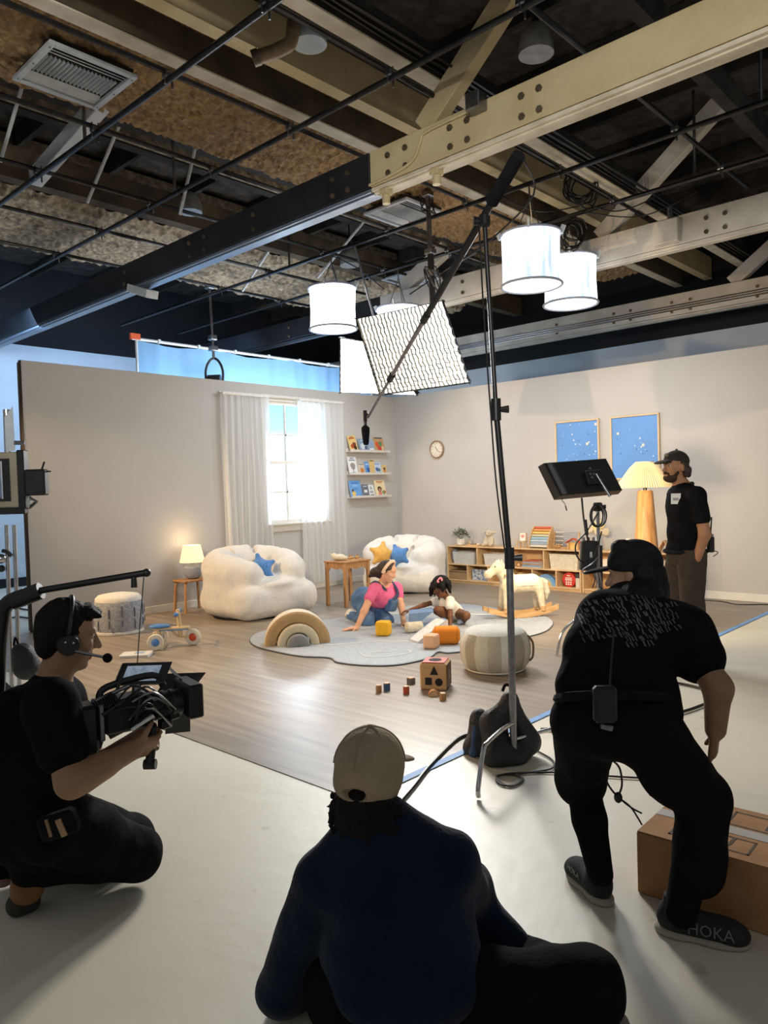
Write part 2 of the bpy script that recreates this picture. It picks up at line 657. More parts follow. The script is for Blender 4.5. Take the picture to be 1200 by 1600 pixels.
flat_panel(WX0, 4.86); flat_panel(4.86, 6.1); flat_panel(6.1, OX0); flat_panel(OX1, WX1)
flat_panel(OX0, OX1, 0, OZ0); flat_panel(OX0, OX1, OZ1, WH)
MB().box((WX0 - 0.004, WY + T / 2, WH / 2), (0.008, T + 0.004, WH)).build('edge_strip', mat('edge_brown', srgb(62, 50, 40), 0.9), wl)  # dark strip added so the wall end stays dark under the fresnel
raw_edge = mat('raw_plywood', srgb(110, 92, 70), 0.9)
for xx in (3.57, 4.8, 6.1, 8.3, 9.8):      # timber framing on the back of the flats
    MB().box((xx, WY + T + 0.04, WH / 2), (0.045, 0.08, WH - 0.02)).build('stud', raw_edge, wl)
wr = bpy.data.objects.new('wall_right', None); COL.objects.link(wr); structure(wr)
for y0, y1 in ((8.95, 6.2), (6.2, 3.4), (3.4, 0.2)):
    MB().box((WX1 + T / 2, (y0 + y1) / 2, WH / 2), (T, y0 - y1 - 0.0006, WH)).build('panel', flat_paint, wr)
bl = bpy.data.objects.new('baseboard_left', None); COL.objects.link(bl); structure(bl)
MB().box(((WX0 + WX1) / 2, WY - 0.008, 0.055), (WX1 - WX0, 0.016, 0.10), b=0.003).build('board', trim_white, bl)
br = bpy.data.objects.new('baseboard_right', None); COL.objects.link(br); structure(br)
MB().box((WX1 - 0.008, (0.2 + 8.93) / 2, 0.055), (0.016, 8.73, 0.10), b=0.003).build('board', trim_white, br)

# ------------------------------------------------------------------ window with glazing bars, sill and panes
glass = bpy.data.materials.new('window_glass')
glass.use_nodes = True
_g = glass.node_tree
_g.nodes.clear()
_go, _gt, _gg, _gm = [_g.nodes.new(k) for k in ('ShaderNodeOutputMaterial', 'ShaderNodeBsdfTransparent', 'ShaderNodeBsdfGlossy', 'ShaderNodeMixShader')]
_gt.inputs[0].default_value = (0.94, 0.97, 1.0, 1)
_gg.inputs['Roughness'].default_value = 0.03
_gm.inputs[0].default_value = 0.06
_g.links.new(_gt.outputs[0], _gm.inputs[1]); _g.links.new(_gg.outputs[0], _gm.inputs[2]); _g.links.new(_gm.outputs[0], _go.inputs[0])
win = bpy.data.objects.new('window_1', None); COL.objects.link(win); structure(win)
m = MB()
for x in (OX0 - 0.03, OX1 + 0.03):
    m.box((x, WY - 0.012, (OZ0 + OZ1) / 2), (0.09, 0.03, OZ1 - OZ0 + 0.15))
m.box(((OX0 + OX1) / 2, WY - 0.012, OZ1 + 0.04), (OX1 - OX0 + 0.15, 0.035, 0.09))
m.build('casing', trim_white, win)
m = MB()
for x in (OX0 + 0.025, OX1 - 0.025):
    m.box((x, WY + 0.03, (OZ0 + OZ1) / 2), (0.05, 0.04, OZ1 - OZ0))
for z in (OZ0 + 0.025, OZ1 - 0.025):
    m.box(((OX0 + OX1) / 2, WY + 0.03, z), (OX1 - OX0, 0.04, 0.05))
m.box(((OX0 + OX1) / 2, WY + 0.03, 2.0), (OX1 - OX0, 0.045, 0.05))
m.build('sash', trim_white, win)
gx = [OX0 + 0.05 + (OX1 - OX0 - 0.1) * k / 3 for k in range(4)]
gz = [OZ0 + 0.05, 1.55, 2.0, 2.42, OZ1 - 0.05]
for x in gx[1:3]:
    MB().box((x, WY + 0.03, (OZ0 + OZ1) / 2), (0.026, 0.03, OZ1 - OZ0 - 0.08)).build('glazing_bar', trim_white, win)
for z in (1.55, 2.42):
    MB().box(((OX0 + OX1) / 2, WY + 0.03, z), (OX1 - OX0 - 0.08, 0.03, 0.026)).build('glazing_bar', trim_white, win)
for i in range(3):
    for j in range(4):
        MB().box(((gx[i] + gx[i + 1]) / 2, WY + 0.036, (gz[j] + gz[j + 1]) / 2), (gx[i + 1] - gx[i] - 0.02, 0.004, gz[j + 1] - gz[j] - 0.02)).build('pane', glass, win)
MB().box(((OX0 + OX1) / 2, WY - 0.04, OZ0 - 0.015), (OX1 - OX0 + 0.2, 0.1, 0.03), b=0.006).build('sill', trim_white, win)
MB().box(((OX0 + OX1) / 2, WY - 0.012, OZ0 - 0.08), (OX1 - OX0 + 0.14, 0.022, 0.10), b=0.004).build('apron', trim_white, win)

# ------------------------------------------------------------------ studio walls behind the set
wall_white = mat('studio_wall_white', srgb(206, 214, 222), 0.85, col2=srgb(196, 205, 214), nscale=1.2, bump=0.1, bscale=12)
wall_dark = mat('studio_wall_black', (0.012, 0.012, 0.014), 0.9)
structure(MB().box((5.0, 14.05, 2.17), (19, 0.1, 4.34)).build('wall_rear', wall_white))
structure(MB().box((5.0, 14.02, 5.2), (19, 0.1, 1.7)).build('wall_rear_upper', wall_dark))
structure(MB().box((5.0, 13.985, 0.08), (19, 0.03, 0.16)).build('baseboard_rear', wall_dark))
structure(MB().box((13.25, 5.5, 2.03), (0.1, 18, 4.06)).build('wall_far_right', wall_white))
structure(MB().box((13.22, 5.5, 5.1), (0.1, 18, 2.1)).build('wall_far_right_upper', wall_dark))
structure(MB().box((13.12, 4.6, 3.55), (0.16, 8.0, 0.14)).build('trim_1', wall_white))

# printed sky backdrop outside the set window
sky_print = mat('sky_print', srgb(120, 175, 230), 0.9)
ramp_on(sky_print, 2, 0.0, 4.0, [(0.0, srgb(228, 236, 240)), (0.54, srgb(236, 244, 248)), (0.60, srgb(176, 206, 230)), (0.70, srgb(126, 176, 218)), (1.0, srgb(118, 162, 204))], noise=0.05, nscale=2.5)
t = thing('sky_backdrop', 'blue sky print cloth stretched on pipe behind the window', 'backdrop', (8.5, 10.6, 0))
nx, nz = 80, 6
vs, fs = [], []
for k in range(nz + 1):
    for i in range(nx + 1):
        x = -2.55 + 5.1 * i / nx
        vs.append((x, 0.02 * math.sin(x * 9) + 0.01 * math.sin(x * 23 + k), 0.06 + (3.92 - 0.06) * k / nz + 0.02 * math.sin(x * 4)))
for k in range(nz):
    for i in range(nx):
        a = k * (nx + 1) + i
        fs.append((a, a + 1, a + nx + 2, a + nx + 1))
me = MB().add(vs, fs).mesh('cloth')
link_mesh('cloth', me, sky_print, t, smooth=True, sharp=None)
MB().cyl((-2.65, 0, 3.96), (2.6, 0, 3.96), 0.024).build('top_pipe', white_metal, t, smooth=True)
MB().cyl((-2.58, 0, 0.0), (-2.58, 0, 4.0), 0.02).cyl((2.58, 0, 0), (2.58, 0, 4.0), 0.02).build('upright_pipe', white_metal, t, smooth=True)
orange_tape = mat('orange_tape', srgb(214, 92, 48), 0.6)
MB().box((-2.6, 0, 3.99), (0.16, 0.05, 0.09)).build('corner_wrap', orange_tape, t)
for i in range(7):
    MB().box((-2.2 + i * 0.72, -0.005, 3.96), (0.04, 0.065, 0.06)).build('pipe_clip', white_metal, t)

# low white riser seen past the open end of the left wall
tag(MB().box((1.9, 11.4, 0.12), (3.1, 1.6, 0.24), b=0.01).build('studio_riser', wall_white), 'low white riser platform past the open end of the set wall', 'platform')

# ------------------------------------------------------------------ ceiling
structure(MB().box((7.45, 6.75, 5.85), (14.5, 15.5, 0.1)).build('ceiling', deck_dark))
rng = random.Random(4)


def slab(name, x0, x1, y0, y1, z0, z1, m, label, amp=0.05, step=0.05):
    nx, ny = int((x1 - x0) / step), int((y1 - y0) / step)
    g = np.random.RandomState(3)
    X, Y = np.meshgrid(np.linspace(x0, x1, nx + 1), np.linspace(y0, y1, ny + 1), indexing='ij')
    P = np.stack([X, Y, X * 0], -1)
    Z = z0 + amp * (0.5 * wob(P, 6) + 0.5 * wob(P, 15, 2.0) + 0.45 * g.uniform(-1, 1, X.shape))
    edge = np.minimum(Y - y0, y1 - Y)
    Z = Z + np.clip(0.1 - edge, 0, 0.1) * 0.8
    vs = [(X[i, j], Y[i, j], Z[i, j]) for i in range(nx + 1) for j in range(ny + 1)]
    fs = [(i * (ny + 1) + j, i * (ny + 1) + j + 1, (i + 1) * (ny + 1) + j + 1, (i + 1) * (ny + 1) + j) for i in range(nx) for j in range(ny)]
    q = MB().add(vs, fs)
    q.box(((x0 + x1) / 2, (y0 + y1) / 2, (z0 + 0.12 + z1) / 2), (x1 - x0, y1 - y0, z1 - z0 - 0.12))
    return tag(q.build(name, m), label, 'insulation')


slab('insulated_duct', 0.2, 12.2, 5.35, 6.62, 5.02, 5.75, insul_brown, 'shaggy brown insulated duct running beside the cream joist', 0.05, 0.045)
slab('insulated_duct', 0.2, 12.2, 9.0, 11.0, 5.08, 5.75, insul_grey, 'grey flaking insulated duct running above the rear of the set', 0.05, 0.055)
for k, yy in enumerate((6.85, 7.05, 7.25, 7.48)):
    structure(MB().box((6.6, yy, 5.5 + 0.03 * (k % 2)), (12.8, 0.13, 0.5)).build('trim_2', [insul_grey, dark_wood][k % 2]))


def joist(y, z, w, h, side, bottom, label, x0=0.2, x1=13.1):
    t = thing('ceiling_joist', label, 'joist', ((x0 + x1) / 2, y, z))
    MB().box((0, 0, h / 2 + 0.012), (x1 - x0, w, h), b=0.004).build('timber', side, t)
    MB().box((0, 0, 0.006), (x1 - x0, w + 0.01, 0.014)).build('bottom_board', bottom, t)
    return t


joist(5.12, 4.88, 0.13, 0.26, brown_board, cream_paint, 'brown joist with cream underside beside the brown insulated duct')
joist(3.93, 4.88, 0.13, 0.26, dark_wood, cream_paint, 'dark joist with cream underside carrying cable runs')
joist(4.62, 4.90, 0.12, 0.34, tan_paint, tan_paint, 'deep tan joist between the two cream joists')
joist(2.4, 4.98, 0.10, 0.22, dark_wood, dark_wood, 'dark unpainted joist beyond the bell pendant by the tan beam')
joist(8.35, 4.95, 0.16, 0.34, brown_board, brown_board, 'broad brown joist in front of the grey insulated duct')
for k in range(12):
    structure(MB().box((0.3 + k * 1.1, 6.75, 5.68), (0.06, 15.4, 0.22)).build('trim_3', dark_wood))
# cable runs on the second cream joist
for k in range(5):
    pts = [(x, 3.84 - 0.03 * k + 0.008 * math.sin(x * 3 + k), 4.93 + 0.02 * (k % 2)) for x in np.linspace(0.2, 12.5, 40)]
    tag(MB().tube(pts, 0.011, 5).build('ceiling_cable', black_plastic), 'black cable run strapped along the cream joist', 'cable', 'cables along the cream joist')


# big truss chords
hexn = [(0.026 * math.cos(a), 0.026 * math.sin(a)) for a in [math.pi / 3 * k for k in range(6)]]
bolt_mat = mat('bolt_steel', srgb(120, 108, 88), 0.5, 0.5, col2=srgb(80, 70, 56))


def beam(x, y0, y1, z0, z1, w, m, label, bolts=(), bottom=None):
    t = thing('ceiling_beam', label, 'beam', (x, (y0 + y1) / 2, z0))
    L = y1 - y0
    MB().box((0, 0, (z1 - z0) / 2 + 0.01), (w, L, z1 - z0 - 0.02), b=0.006).build('timber', m, t)
    if bottom:
        MB().box((0, 0, 0.0), (w - 0.02, L, 0.03), b=0.003).build('bottom_board', bottom, t)
        MB().box((-w * 0.18, 0, -0.02), (0.03, L, 0.015)).build('track', bottom, t)
    for (yb, zb) in bolts:
        MB().prism(hexn, (-w / 2, yb - (y0 + y1) / 2, zb - z0), basis((-1, 0, 0)), 0.018).build('bolt', bolt_mat, t)
    return t


def bolt_set(ys):
    return [(y, z) for y in ys for z in (4.28, 4.43)]


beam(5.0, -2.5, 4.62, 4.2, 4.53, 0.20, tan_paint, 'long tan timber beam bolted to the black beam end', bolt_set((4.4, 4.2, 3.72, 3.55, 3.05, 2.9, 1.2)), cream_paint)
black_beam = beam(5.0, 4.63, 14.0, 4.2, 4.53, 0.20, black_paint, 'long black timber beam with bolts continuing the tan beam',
                  bolt_set((4.9, 5.1, 6.3, 7.2, 7.5, 9.0)), mat('track_blue_grey', srgb(120, 132, 150), 0.4, 0.3))
MB().box((-0.02, -0.6, -0.06), (0.17, 0.5, 0.1), rot=rotx(0.35), b=0.006).build('bracket', white_metal, black_beam)
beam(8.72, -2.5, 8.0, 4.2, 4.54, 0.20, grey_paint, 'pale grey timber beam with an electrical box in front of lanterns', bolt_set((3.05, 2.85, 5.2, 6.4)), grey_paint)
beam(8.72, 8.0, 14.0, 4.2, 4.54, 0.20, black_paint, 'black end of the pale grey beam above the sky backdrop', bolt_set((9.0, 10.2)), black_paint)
b3 = beam(12.35, -2.5, 14.0, 4.2, 4.56, 0.22, grey_paint, 'far grey timber beam carrying thin conduits above the right wall', bolt_set((3.3, 3.6, 4.6, 4.9, 5.6, 5.9, 7.0)), grey_paint)
for k in range(3):
    MB().cyl((-0.125, -8.0, 0.10 + 0.035 * k), (-0.125, 5.0, 0.10 + 0.035 * k), 0.010, n=6).build('conduit', steel, b3, smooth=True)
beam(1.3, -2.5, 14.0, 4.2, 4.53, 0.20, black_paint, 'black timber beam overhead before the pipe grid')

# hook blocks, boxes and a bent conduit on the tan beam
for y, m_ in ((3.93, tan_paint), (4.5, tan_paint)):
    tag(MB().box((4.97, y, 4.16), (0.09, 0.09, 0.05), b=0.006).cyl((4.97, y, 4.06), (4.97, y, 4.15), 0.035, n=10).build('hook_block', m_),
        'small tan hook block under the tan beam', 'bracket', 'hook blocks under the tan beam')
tag(MB().box((4.84, 3.42, 4.50), (0.12, 0.13, 0.13), b=0.008).build('junction_box', steel), 'grey steel junction box on top of the tan beam', 'electrical box')
t = thing('junction_box', 'grey electrical box mounted on the pale grey beam', 'electrical box', (8.55, 3.45, 4.36))
MB().box((0, 0, 0), (0.12, 0.26, 0.26), b=0.008).build('box', grey_paint, t)
MB().cyl((0.02, -0.02, 0.13), (0.02, -0.02, 0.28), 0.03).build('nipple', steel, t, smooth=True)
pts = catmull([(4.885, 4.62, 4.235), (4.885, 4.3, 4.25), (4.885, 4.1, 4.3), (4.885, 4.02, 4.42), (4.885, 3.95, 4.475), (4.885, 3.48, 4.485)], 6)
tag(MB().tube(pts, 0.012, 6).build('bent_conduit', tan_paint, smooth=True), 'thin bent conduit painted tan across the tan beam', 'conduit')

# diagonal truss webs standing in the plane of each chord
def web(x, a, b, w, m, label):
    a, b = np.array([x, *a]), np.array([x, *b])
    d = b - a
    t = thing('truss_brace', label, 'brace', a)
    B = basis(d, (1, 0, 0))
    MB().box(d / 2, (w, 0.12, np.linalg.norm(d)), rot=B, b=0.006).build('timber', m, t)
    return t


web(8.72, (4.36, 4.56), (2.80, 5.75), 0.2, grey_paint, 'broad grey diagonal brace rising from the pale grey beam')
web(5.0, (4.06, 4.56), (2.62, 5.75), 0.2, tan_paint, 'tan diagonal brace behind the cable run joist')
web(5.0, (1.2, 4.55), (0.4, 5.75), 0.2, dark_wood, 'dark diagonal brace above the tan beam')
web(12.35, (4.0, 4.58), (2.4, 5.75), 0.2, grey_paint, 'far grey diagonal brace above the conduit beam')
web(8.72, (6.75, 5.0), (7.6, 4.6), 0.22, grey_paint, 'grey diagonal brace behind the hanging lanterns')
web(3.35, (6.35, 5.1), (7.9, 4.85), 0.16, white_metal, 'flat white painted strut beside the ceiling vent')
for k, (x, y0, z0, y1, z1) in enumerate(((3.9, 6.9, 5.5, 7.9, 4.75), (4.6, 6.7, 5.5, 7.2, 4.6), (2.9, 6.9, 5.4, 7.6, 4.8), (7.2, 8.4, 5.5, 9.6, 4.7), (7.6, 6.9, 5.5, 8.3, 4.7))):
    tag(MB().cyl((x, y0, z0), (x, y1, z1), 0.018, n=8).build('sway_rod', white_metal, smooth=True), 'slanting pale sway rod above the pipe grid', 'rod', 'sway rods of the ceiling')

# pipe grid
GZ = 4.72
clamp_me = MB().box((0, 0, 0.03), (0.075, 0.075, 0.05), b=0.01).cyl((0.03, 0, -0.06), (0.03, 0, 0.1), 0.008, n=6).cyl((-0.03, 0.0, -0.04), (-0.03, 0, 0.09), 0.008, n=6).mesh('clamp')
clamp_me.materials.append(steel)
for x, lab in ((3.21, 'clamped grid pipe passing the vent beside the white strut'), (4.42, 'clamped grid pipe alongside the long tan and black beams'),
               (6.98, 'clamped grid pipe carrying the glaring lantern'), (8.17, 'clamped grid pipe carrying the lantern under coiled cables')):
    t = thing('grid_pipe', lab, 'pipe', (x, 5.5, GZ), group='lower pipes of the ceiling grid')
    MB().cyl((0, -7, 0), (0, 7.5, 0), 0.025, n=10).build('pipe', pipe_mat, t, smooth=True)
    for y in (2.73, 3.92, 5.11, 6.3, 7.49, 8.68, 9.87):
        o = bpy.data.objects.new('clamp', clamp_me)
        COL.objects.link(o)
        o.parent = t
        o.location = (0, y - 5.5, 0)
for y, lab in ((2.73, 'grid pipe crossing near the bell pendant over the tan beam'), (3.92, 'grid pipe directly under the joist with cable runs'),
               (5.11, 'grid pipe directly under the brown cream-bottomed joist'), (6.3, 'grid pipe crossing under the brown insulated duct'),
               (7.49, 'grid pipe between the brown duct and the broad joist'), (8.68, 'grid pipe behind the broad brown joist'),
               (9.87, 'grid pipe under the middle of the grey insulated duct')):
    o = MB().cyl((-1.5, y, GZ + 0.055), (9.0, y, GZ + 0.055), 0.022, n=8).build('grid_pipe', pipe_mat, smooth=True)
    tag(o, lab, 'pipe', 'upper pipes of the ceiling grid')
for (x, y) in ((3.21, 6.5), (4.42, 7.0), (6.98, 4.6), (8.17, 3.0), (6.98, 8.2), (6.98, 2.0)):
    tag(MB().cyl((x, y, GZ), (x, y, 5.8), 0.016, n=8).build('drop_rod', steel, smooth=True), 'vertical steel rod hanging the pipe grid', 'rod', 'drop rods of the pipe grid')
tag(MB().cyl((4.9, 1.2, 5.0), (13.0, 1.2, 5.0), 0.05, n=12).build('sprinkler_main', dark_wood, smooth=True), 'dark sprinkler main running above the tan beam', 'pipe')

# ceiling vents
def vent(c, s, label):
    t = thing('ceiling_vent', label, 'vent', c)
    m = MB()
    for sx in (-1, 1):
        m.box((sx * s / 2, 0, 0), (0.05, s + 0.05, 0.03), b=0.004).box((0, sx * s / 2, 0), (s - 0.05, 0.05, 0.03), b=0.004)
    m.build('frame', white_metal, t)
    MB().box((0, 0, 0.05), (s, s, 0.02)).build('backing', dark_wood, t)
    for k in range(3):
        MB().box((0, s * (-0.41 + 0.06 * k), 0.012), (s - 0.06, 0.045, 0.006), rot=rotx(0.5)).build('slat', white_metal, t)
        MB().box((0, s * (0.41 - 0.06 * k), 0.012), (s - 0.06, 0.045, 0.006), rot=rotx(-0.5)).build('slat', white_metal, t)
    for k in range(18):
        MB().box((s * (-0.42 + 0.84 * k / 17), 0, 0.014), (0.022, s * 0.42, 0.005), rot=roty(1.0)).build('slat', white_metal, t)
    for sx in (-1, 1):
        for sy in (-1, 0, 1):
            MB().cyl((sx * s / 2, sy * s * 0.45, -0.02), (sx * s / 2, sy * s * 0.45, -0.01), 0.008, n=6).build('screw', steel, t)
    return t


vent((2.87, 5.93, 4.93), 0.66, 'square white louvred ceiling vent beside the flat white strut')
vent((7.08, 6.12, 4.93), 0.66, 'square white louvred ceiling vent behind the hanging lanterns')
vent((9.4, 8.0, 4.95), 0.66, 'far square white ceiling vent above the pale grey beam')

# bell pendants
bell_out = mat('bell_enamel', srgb(150, 150, 146), 0.4, col2=srgb(120, 120, 118))
bell_in = mat('bell_inside', srgb(214, 226, 236), 0.35)


def bell(c, r, label):
    t = thing('pendant_lamp', label, 'lamp', c)
    prof = [(r, 0), (r * 0.97, r * 0.5), (r * 0.82, r * 1.1), (r * 0.55, r * 1.55), (r * 0.22, r * 1.75)]
    MB().lathe(prof, n=28).build('shade', bell_out, t, smooth=True)
    MB().lathe([(r * 0.955, 0.002), (r * 0.92, r * 0.5), (r * 0.77, r * 1.08), (r * 0.4, r * 1.5)], n=28).build('reflector', bell_in, t, smooth=True)
    MB().lathe([(r * 0.2, r * 1.72), (r * 0.2, r * 2.1), (r * 0.12, r * 2.2)], n=14).build('socket', black_metal, t, smooth=True)
    MB().cyl((0, 0, r * 2.1), (0, 0, 5.8 - c[2]), 0.012, n=6).build('stem', black_metal, t)
    return t


bell((5.15, 7.83, 4.93), 0.14, 'grey bell pendant hanging over the long black beam')
bell((5.37, 3.2, 4.98), 0.14, 'grey bell pendant hanging over the tan beam')
bell(tuple(at(547, 415, 11.0)), 0.15, 'grey bell pendant behind the glaring lantern')
# exhaust elbow between the two cream joists
p = [at(395, 92, 5.45), at(440, 76, 5.45), at(457, 55, 5.45), at(458, -30, 5.5)]
p.append(np.array([p[-1][0], p[-1][1], 5.795]))
t = thing('exhaust_pipe', 'rusty elbow pipe between the two cream joists', 'pipe', p[0])
MB().tube(catmull([q - p[0] for q in p], 5), 0.05, 12).build('elbow', mat('rust_pipe', srgb(150, 130, 104), 0.6, col2=srgb(104, 84, 62), nscale=9), t, smooth=True)
B = basis(p[0] - p[1])
MB().cyl((0, 0, 0), B[:, 2] * -0.05, 0.058, n=14).build('collar', bolt_mat, t, smooth=True)
c = at(484, 66, 5.6)
tag(MB().lathe([(0.02, 0.14), (0.10, 0.10), (0.13, 0.0), (0.128, -0.02), (0.10, 0.0), (0.02, 0.1)], c, n=20).build('dome_lamp', bell_in, smooth=True),
    'white dome lamp beside the rusty elbow pipe', 'lamp')

# ------------------------------------------------------------------ lanterns (silk space lights)
def silk(name, s_lo, s_hi, c_lo, c_hi):
    m = mat(name, (0.85, 0.9, 0.95), 0.9)
    nt = m.node_tree
    b = nt.nodes['Principled BSDF']
    tc = nt.nodes.new('ShaderNodeTexCoord')
    mp = nt.nodes.new('ShaderNodeMapping')
    mp.inputs['Scale'].default_value = (9, 9, 1.2)
    n = nt.nodes.new('ShaderNodeTexNoise')
    n.inputs['Scale'].default_value = 1.0
    n.inputs['Detail'].default_value = 3
    nt.links.new(tc.outputs['Object'], mp.inputs[0])
    nt.links.new(mp.outputs[0], n.inputs['Vector'])
    mr = nt.nodes.new('ShaderNodeMapRange')
    mr.inputs[1].default_value, mr.inputs[2].default_value = 0.35, 0.62
    mr.inputs[3].default_value, mr.inputs[4].default_value = s_lo, s_hi
    nt.links.new(n.outputs[0], mr.inputs[0])
    nt.links.new(mr.outputs[0], b.inputs['Emission Strength'])
    cr = nt.nodes.new('ShaderNodeValToRGB')
    cr.color_ramp.elements[0].position, cr.color_ramp.elements[1].position = 0.36, 0.6
    cr.color_ramp.elements[0].color = (*c_lo, 1)
    cr.color_ramp.elements[1].color = (*c_hi, 1)
    nt.links.new(n.outputs[0], cr.inputs[0])
    nt.links.new(cr.outputs[0], b.inputs['Emission Color'])
    return m


silk_bright = silk('silk_bright', 2.8, 3.6, (0.86, 0.93, 1.0), (1.0, 1.0, 1.0))
silk_soft = silk('silk_soft', 0.75, 1.7, (0.42, 0.62, 1.0), (1.0, 1.0, 1.0))
diffuser_bright = mat('diffuser_bright', (0.9, 0.93, 0.96), 0.9, emit=5.0, ecol=(0.92, 0.96, 1.0))
diffuser_soft = mat('diffuser_soft', (0.9, 0.93, 0.96), 0.9, emit=2.0, ecol=(0.84, 0.92, 1.0))
hoop_mat = mat('hoop_grey', srgb(150, 160, 176), 0.5)


def lantern(c, r, h, side, bottom, label, chain_to):
    t = thing('lantern_light', label, 'studio light', c)
    w = lambda a, k: 0.012 * math.sin(a * 11 + k) + 0.008 * math.sin(a * 23)
    MB().lathe([(r * 1.0, 0.02), (r * 0.985, h * 0.25), (r * 0.975, h * 0.5), (r * 0.985, h * 0.75), (r, h)], n=48, wave=w).build('silk_skirt', side, t, smooth=True)
    MB().lathe([(1e-4, 0.0), (r * 0.98, 0.004)], n=40).build('diffuser', bottom, t)
    for z in (0.0, h):
        MB().tube([(r * 1.045 * math.cos(a), r * 1.045 * math.sin(a), z + 0.004) for a in np.linspace(0, 2 * math.pi, 37)[:-1]], 0.013, 6, True).build('hoop', hoop_mat, t, smooth=True)
    MB().lathe([(r * 1.0, h + 0.005), (r * 0.5, h + 0.03), (r * 0.42, h + 0.05), (1e-4, h + 0.05)], n=32).build('lid', hoop_mat, t, smooth=True)
    for k in range(4):
        a = k * math.pi / 2 + 0.5
        MB().box((r * 1.08 * math.cos(a), r * 1.08 * math.sin(a), h + 0.03), (0.05, 0.02, 0.09), rot=rotz(a) @ roty(0.4)).build('tab', white_metal, t)
    top = np.array([0, 0, chain_to - c[2]])
    for k in range(3):
        a = k * 2.1 + 0.3
        MB().tube([(r * 0.45 * math.cos(a), r * 0.45 * math.sin(a), h + 0.05), top + [0, 0, -0.12]], 0.006, 5).build('chain', steel, t)
    MB().tube([top + [0, 0, -0.12], top], 0.01, 5).build('hook', steel, t)
    return t


lantern((6.98, 7.34, 3.70), 0.305, 0.54, silk_bright, diffuser_bright, 'glaring white lantern light hanging before the sky backdrop', 4.7)
lantern((8.17, 7.21, 3.57), 0.315, 0.56, silk_bright, diffuser_bright, 'white lantern light mostly hidden behind the gridded softbox', 4.7)
lantern((6.98, 4.28, 3.65), 0.305, 0.53, silk_soft, diffuser_soft, 'bluish silk lantern light nearer the tan beam', 4.7)
lantern((8.17, 4.48, 3.68), 0.305, 0.53, silk_soft, diffuser_soft, 'bluish silk lantern light under the coiled cables', 4.7)
for nm, c, e in (('lantern_glow', (6.98, 7.34, 3.62), 26), ('lantern_glow', (8.17, 7.21, 3.49), 26), ('lantern_glow', (6.98, 4.28, 3.57), 30), ('lantern_glow', (8.17, 4.48, 3.60), 30)):
    light(nm, 'AREA', c, (c[0], c[1], 0), e, (0.86, 0.93, 1.0), shape='DISK', size=0.6)

# ------------------------------------------------------------------ softboxes
soft_emit = mat('softbox_front', (0.95, 0.95, 0.93), 0.9, emit=2.2, ecol=(1.0, 0.97, 0.90))
soft_emit2 = mat('softbox_front_bright', (0.95, 0.95, 0.93), 0.9, emit=9.0, ecol=(1.0, 0.99, 0.96))
grid_cloth = mat('grid_cloth', srgb(170, 166, 150), 0.9, col2=srgb(86, 84, 78))


def softbox(corners, depth, nu, nv, gd, emitm, label):
    TL, TR, BR, BL = [np.asarray(p, float) for p in corners]
    cen = (TL + TR + BR + BL) / 4
    nrm = np.cross(BL - TL, TR - TL)
    nrm /= np.linalg.norm(nrm)
    if nrm @ (CAMP - cen) < 0:
        nrm = -nrm
    t = thing('softbox', label, 'studio light', cen)
    q = lambda u, v, o: (TL * (1 - u) * (1 - v) + TR * u * (1 - v) + BR * u * v + BL * (1 - u) * v) + nrm * o - cen
    m = MB()
    m.add([q(0, 0, -gd), q(1, 0, -gd), q(1, 1, -gd), q(0, 1, -gd)], [(0, 1, 2, 3)])
    m.build('front_diffuser', emitm, t)
    m = MB()
    bulge = lambda u, v: 0.04 * math.sin(math.pi * u) * math.sin(math.pi * v)
    for i in range(nu + 1):
        pts = [(i / nu + 0.008 * math.sin(3 * k + i), k / nv) for k in range(nv + 1)]
        for (a, b), (c, d) in zip(pts[:-1], pts[1:]):
            m.add([q(a, b, bulge(a, b)), q(c, d, bulge(c, d)), q(c, d, bulge(c, d) - gd * 0.9), q(a, b, bulge(a, b) - gd * 0.9)], [(0, 1, 2, 3)])
    for j in range(nv + 1):
        pts = [(k / nu, j / nv + 0.008 * math.sin(3 * k + j)) for k in range(nu + 1)]
        for (a, b), (c, d) in zip(pts[:-1], pts[1:]):
            m.add([q(a, b, bulge(a, b)), q(c, d, bulge(c, d)), q(c, d, bulge(c, d) - gd * 0.9), q(a, b, bulge(a, b) - gd * 0.9)], [(0, 1, 2, 3)])
    g = m.build('grid', grid_cloth, t)
    g['kind'] = 'stuff'
    f0 = [q(0, 0, 0.01), q(1, 0, 0.01), q(1, 1, 0.01), q(0, 1, 0.01)]
    e = 0.012
    f0 = [p + (p / np.linalg.norm(p)) * e for p in f0]
    mid = [p * 0.97 - nrm * depth * 0.35 for p in f0]
    bk = [p * 0.42 - nrm * depth for p in f0]
    m = MB().add(f0 + mid + bk, [(i, 4 + i, 4 + (i + 1) % 4, (i + 1) % 4) for i in range(4)] + [(4 + i, 8 + i, 8 + (i + 1) % 4, 4 + (i + 1) % 4) for i in range(4)] + [(8, 9, 10, 11)])
    m.build('shell', black_cloth, t)
    MB().cyl(-nrm * depth, -nrm * (depth + 0.28), 0.09, n=16).build('lamp_head', black_metal, t, smooth=True)
    for i in range(4):
        MB().tube([f0[i] * 1.01, mid[i] * 1.015, bk[i] * 1.03], 0.008, 5).build('rib', black_metal, t)
    return t, cen, nrm


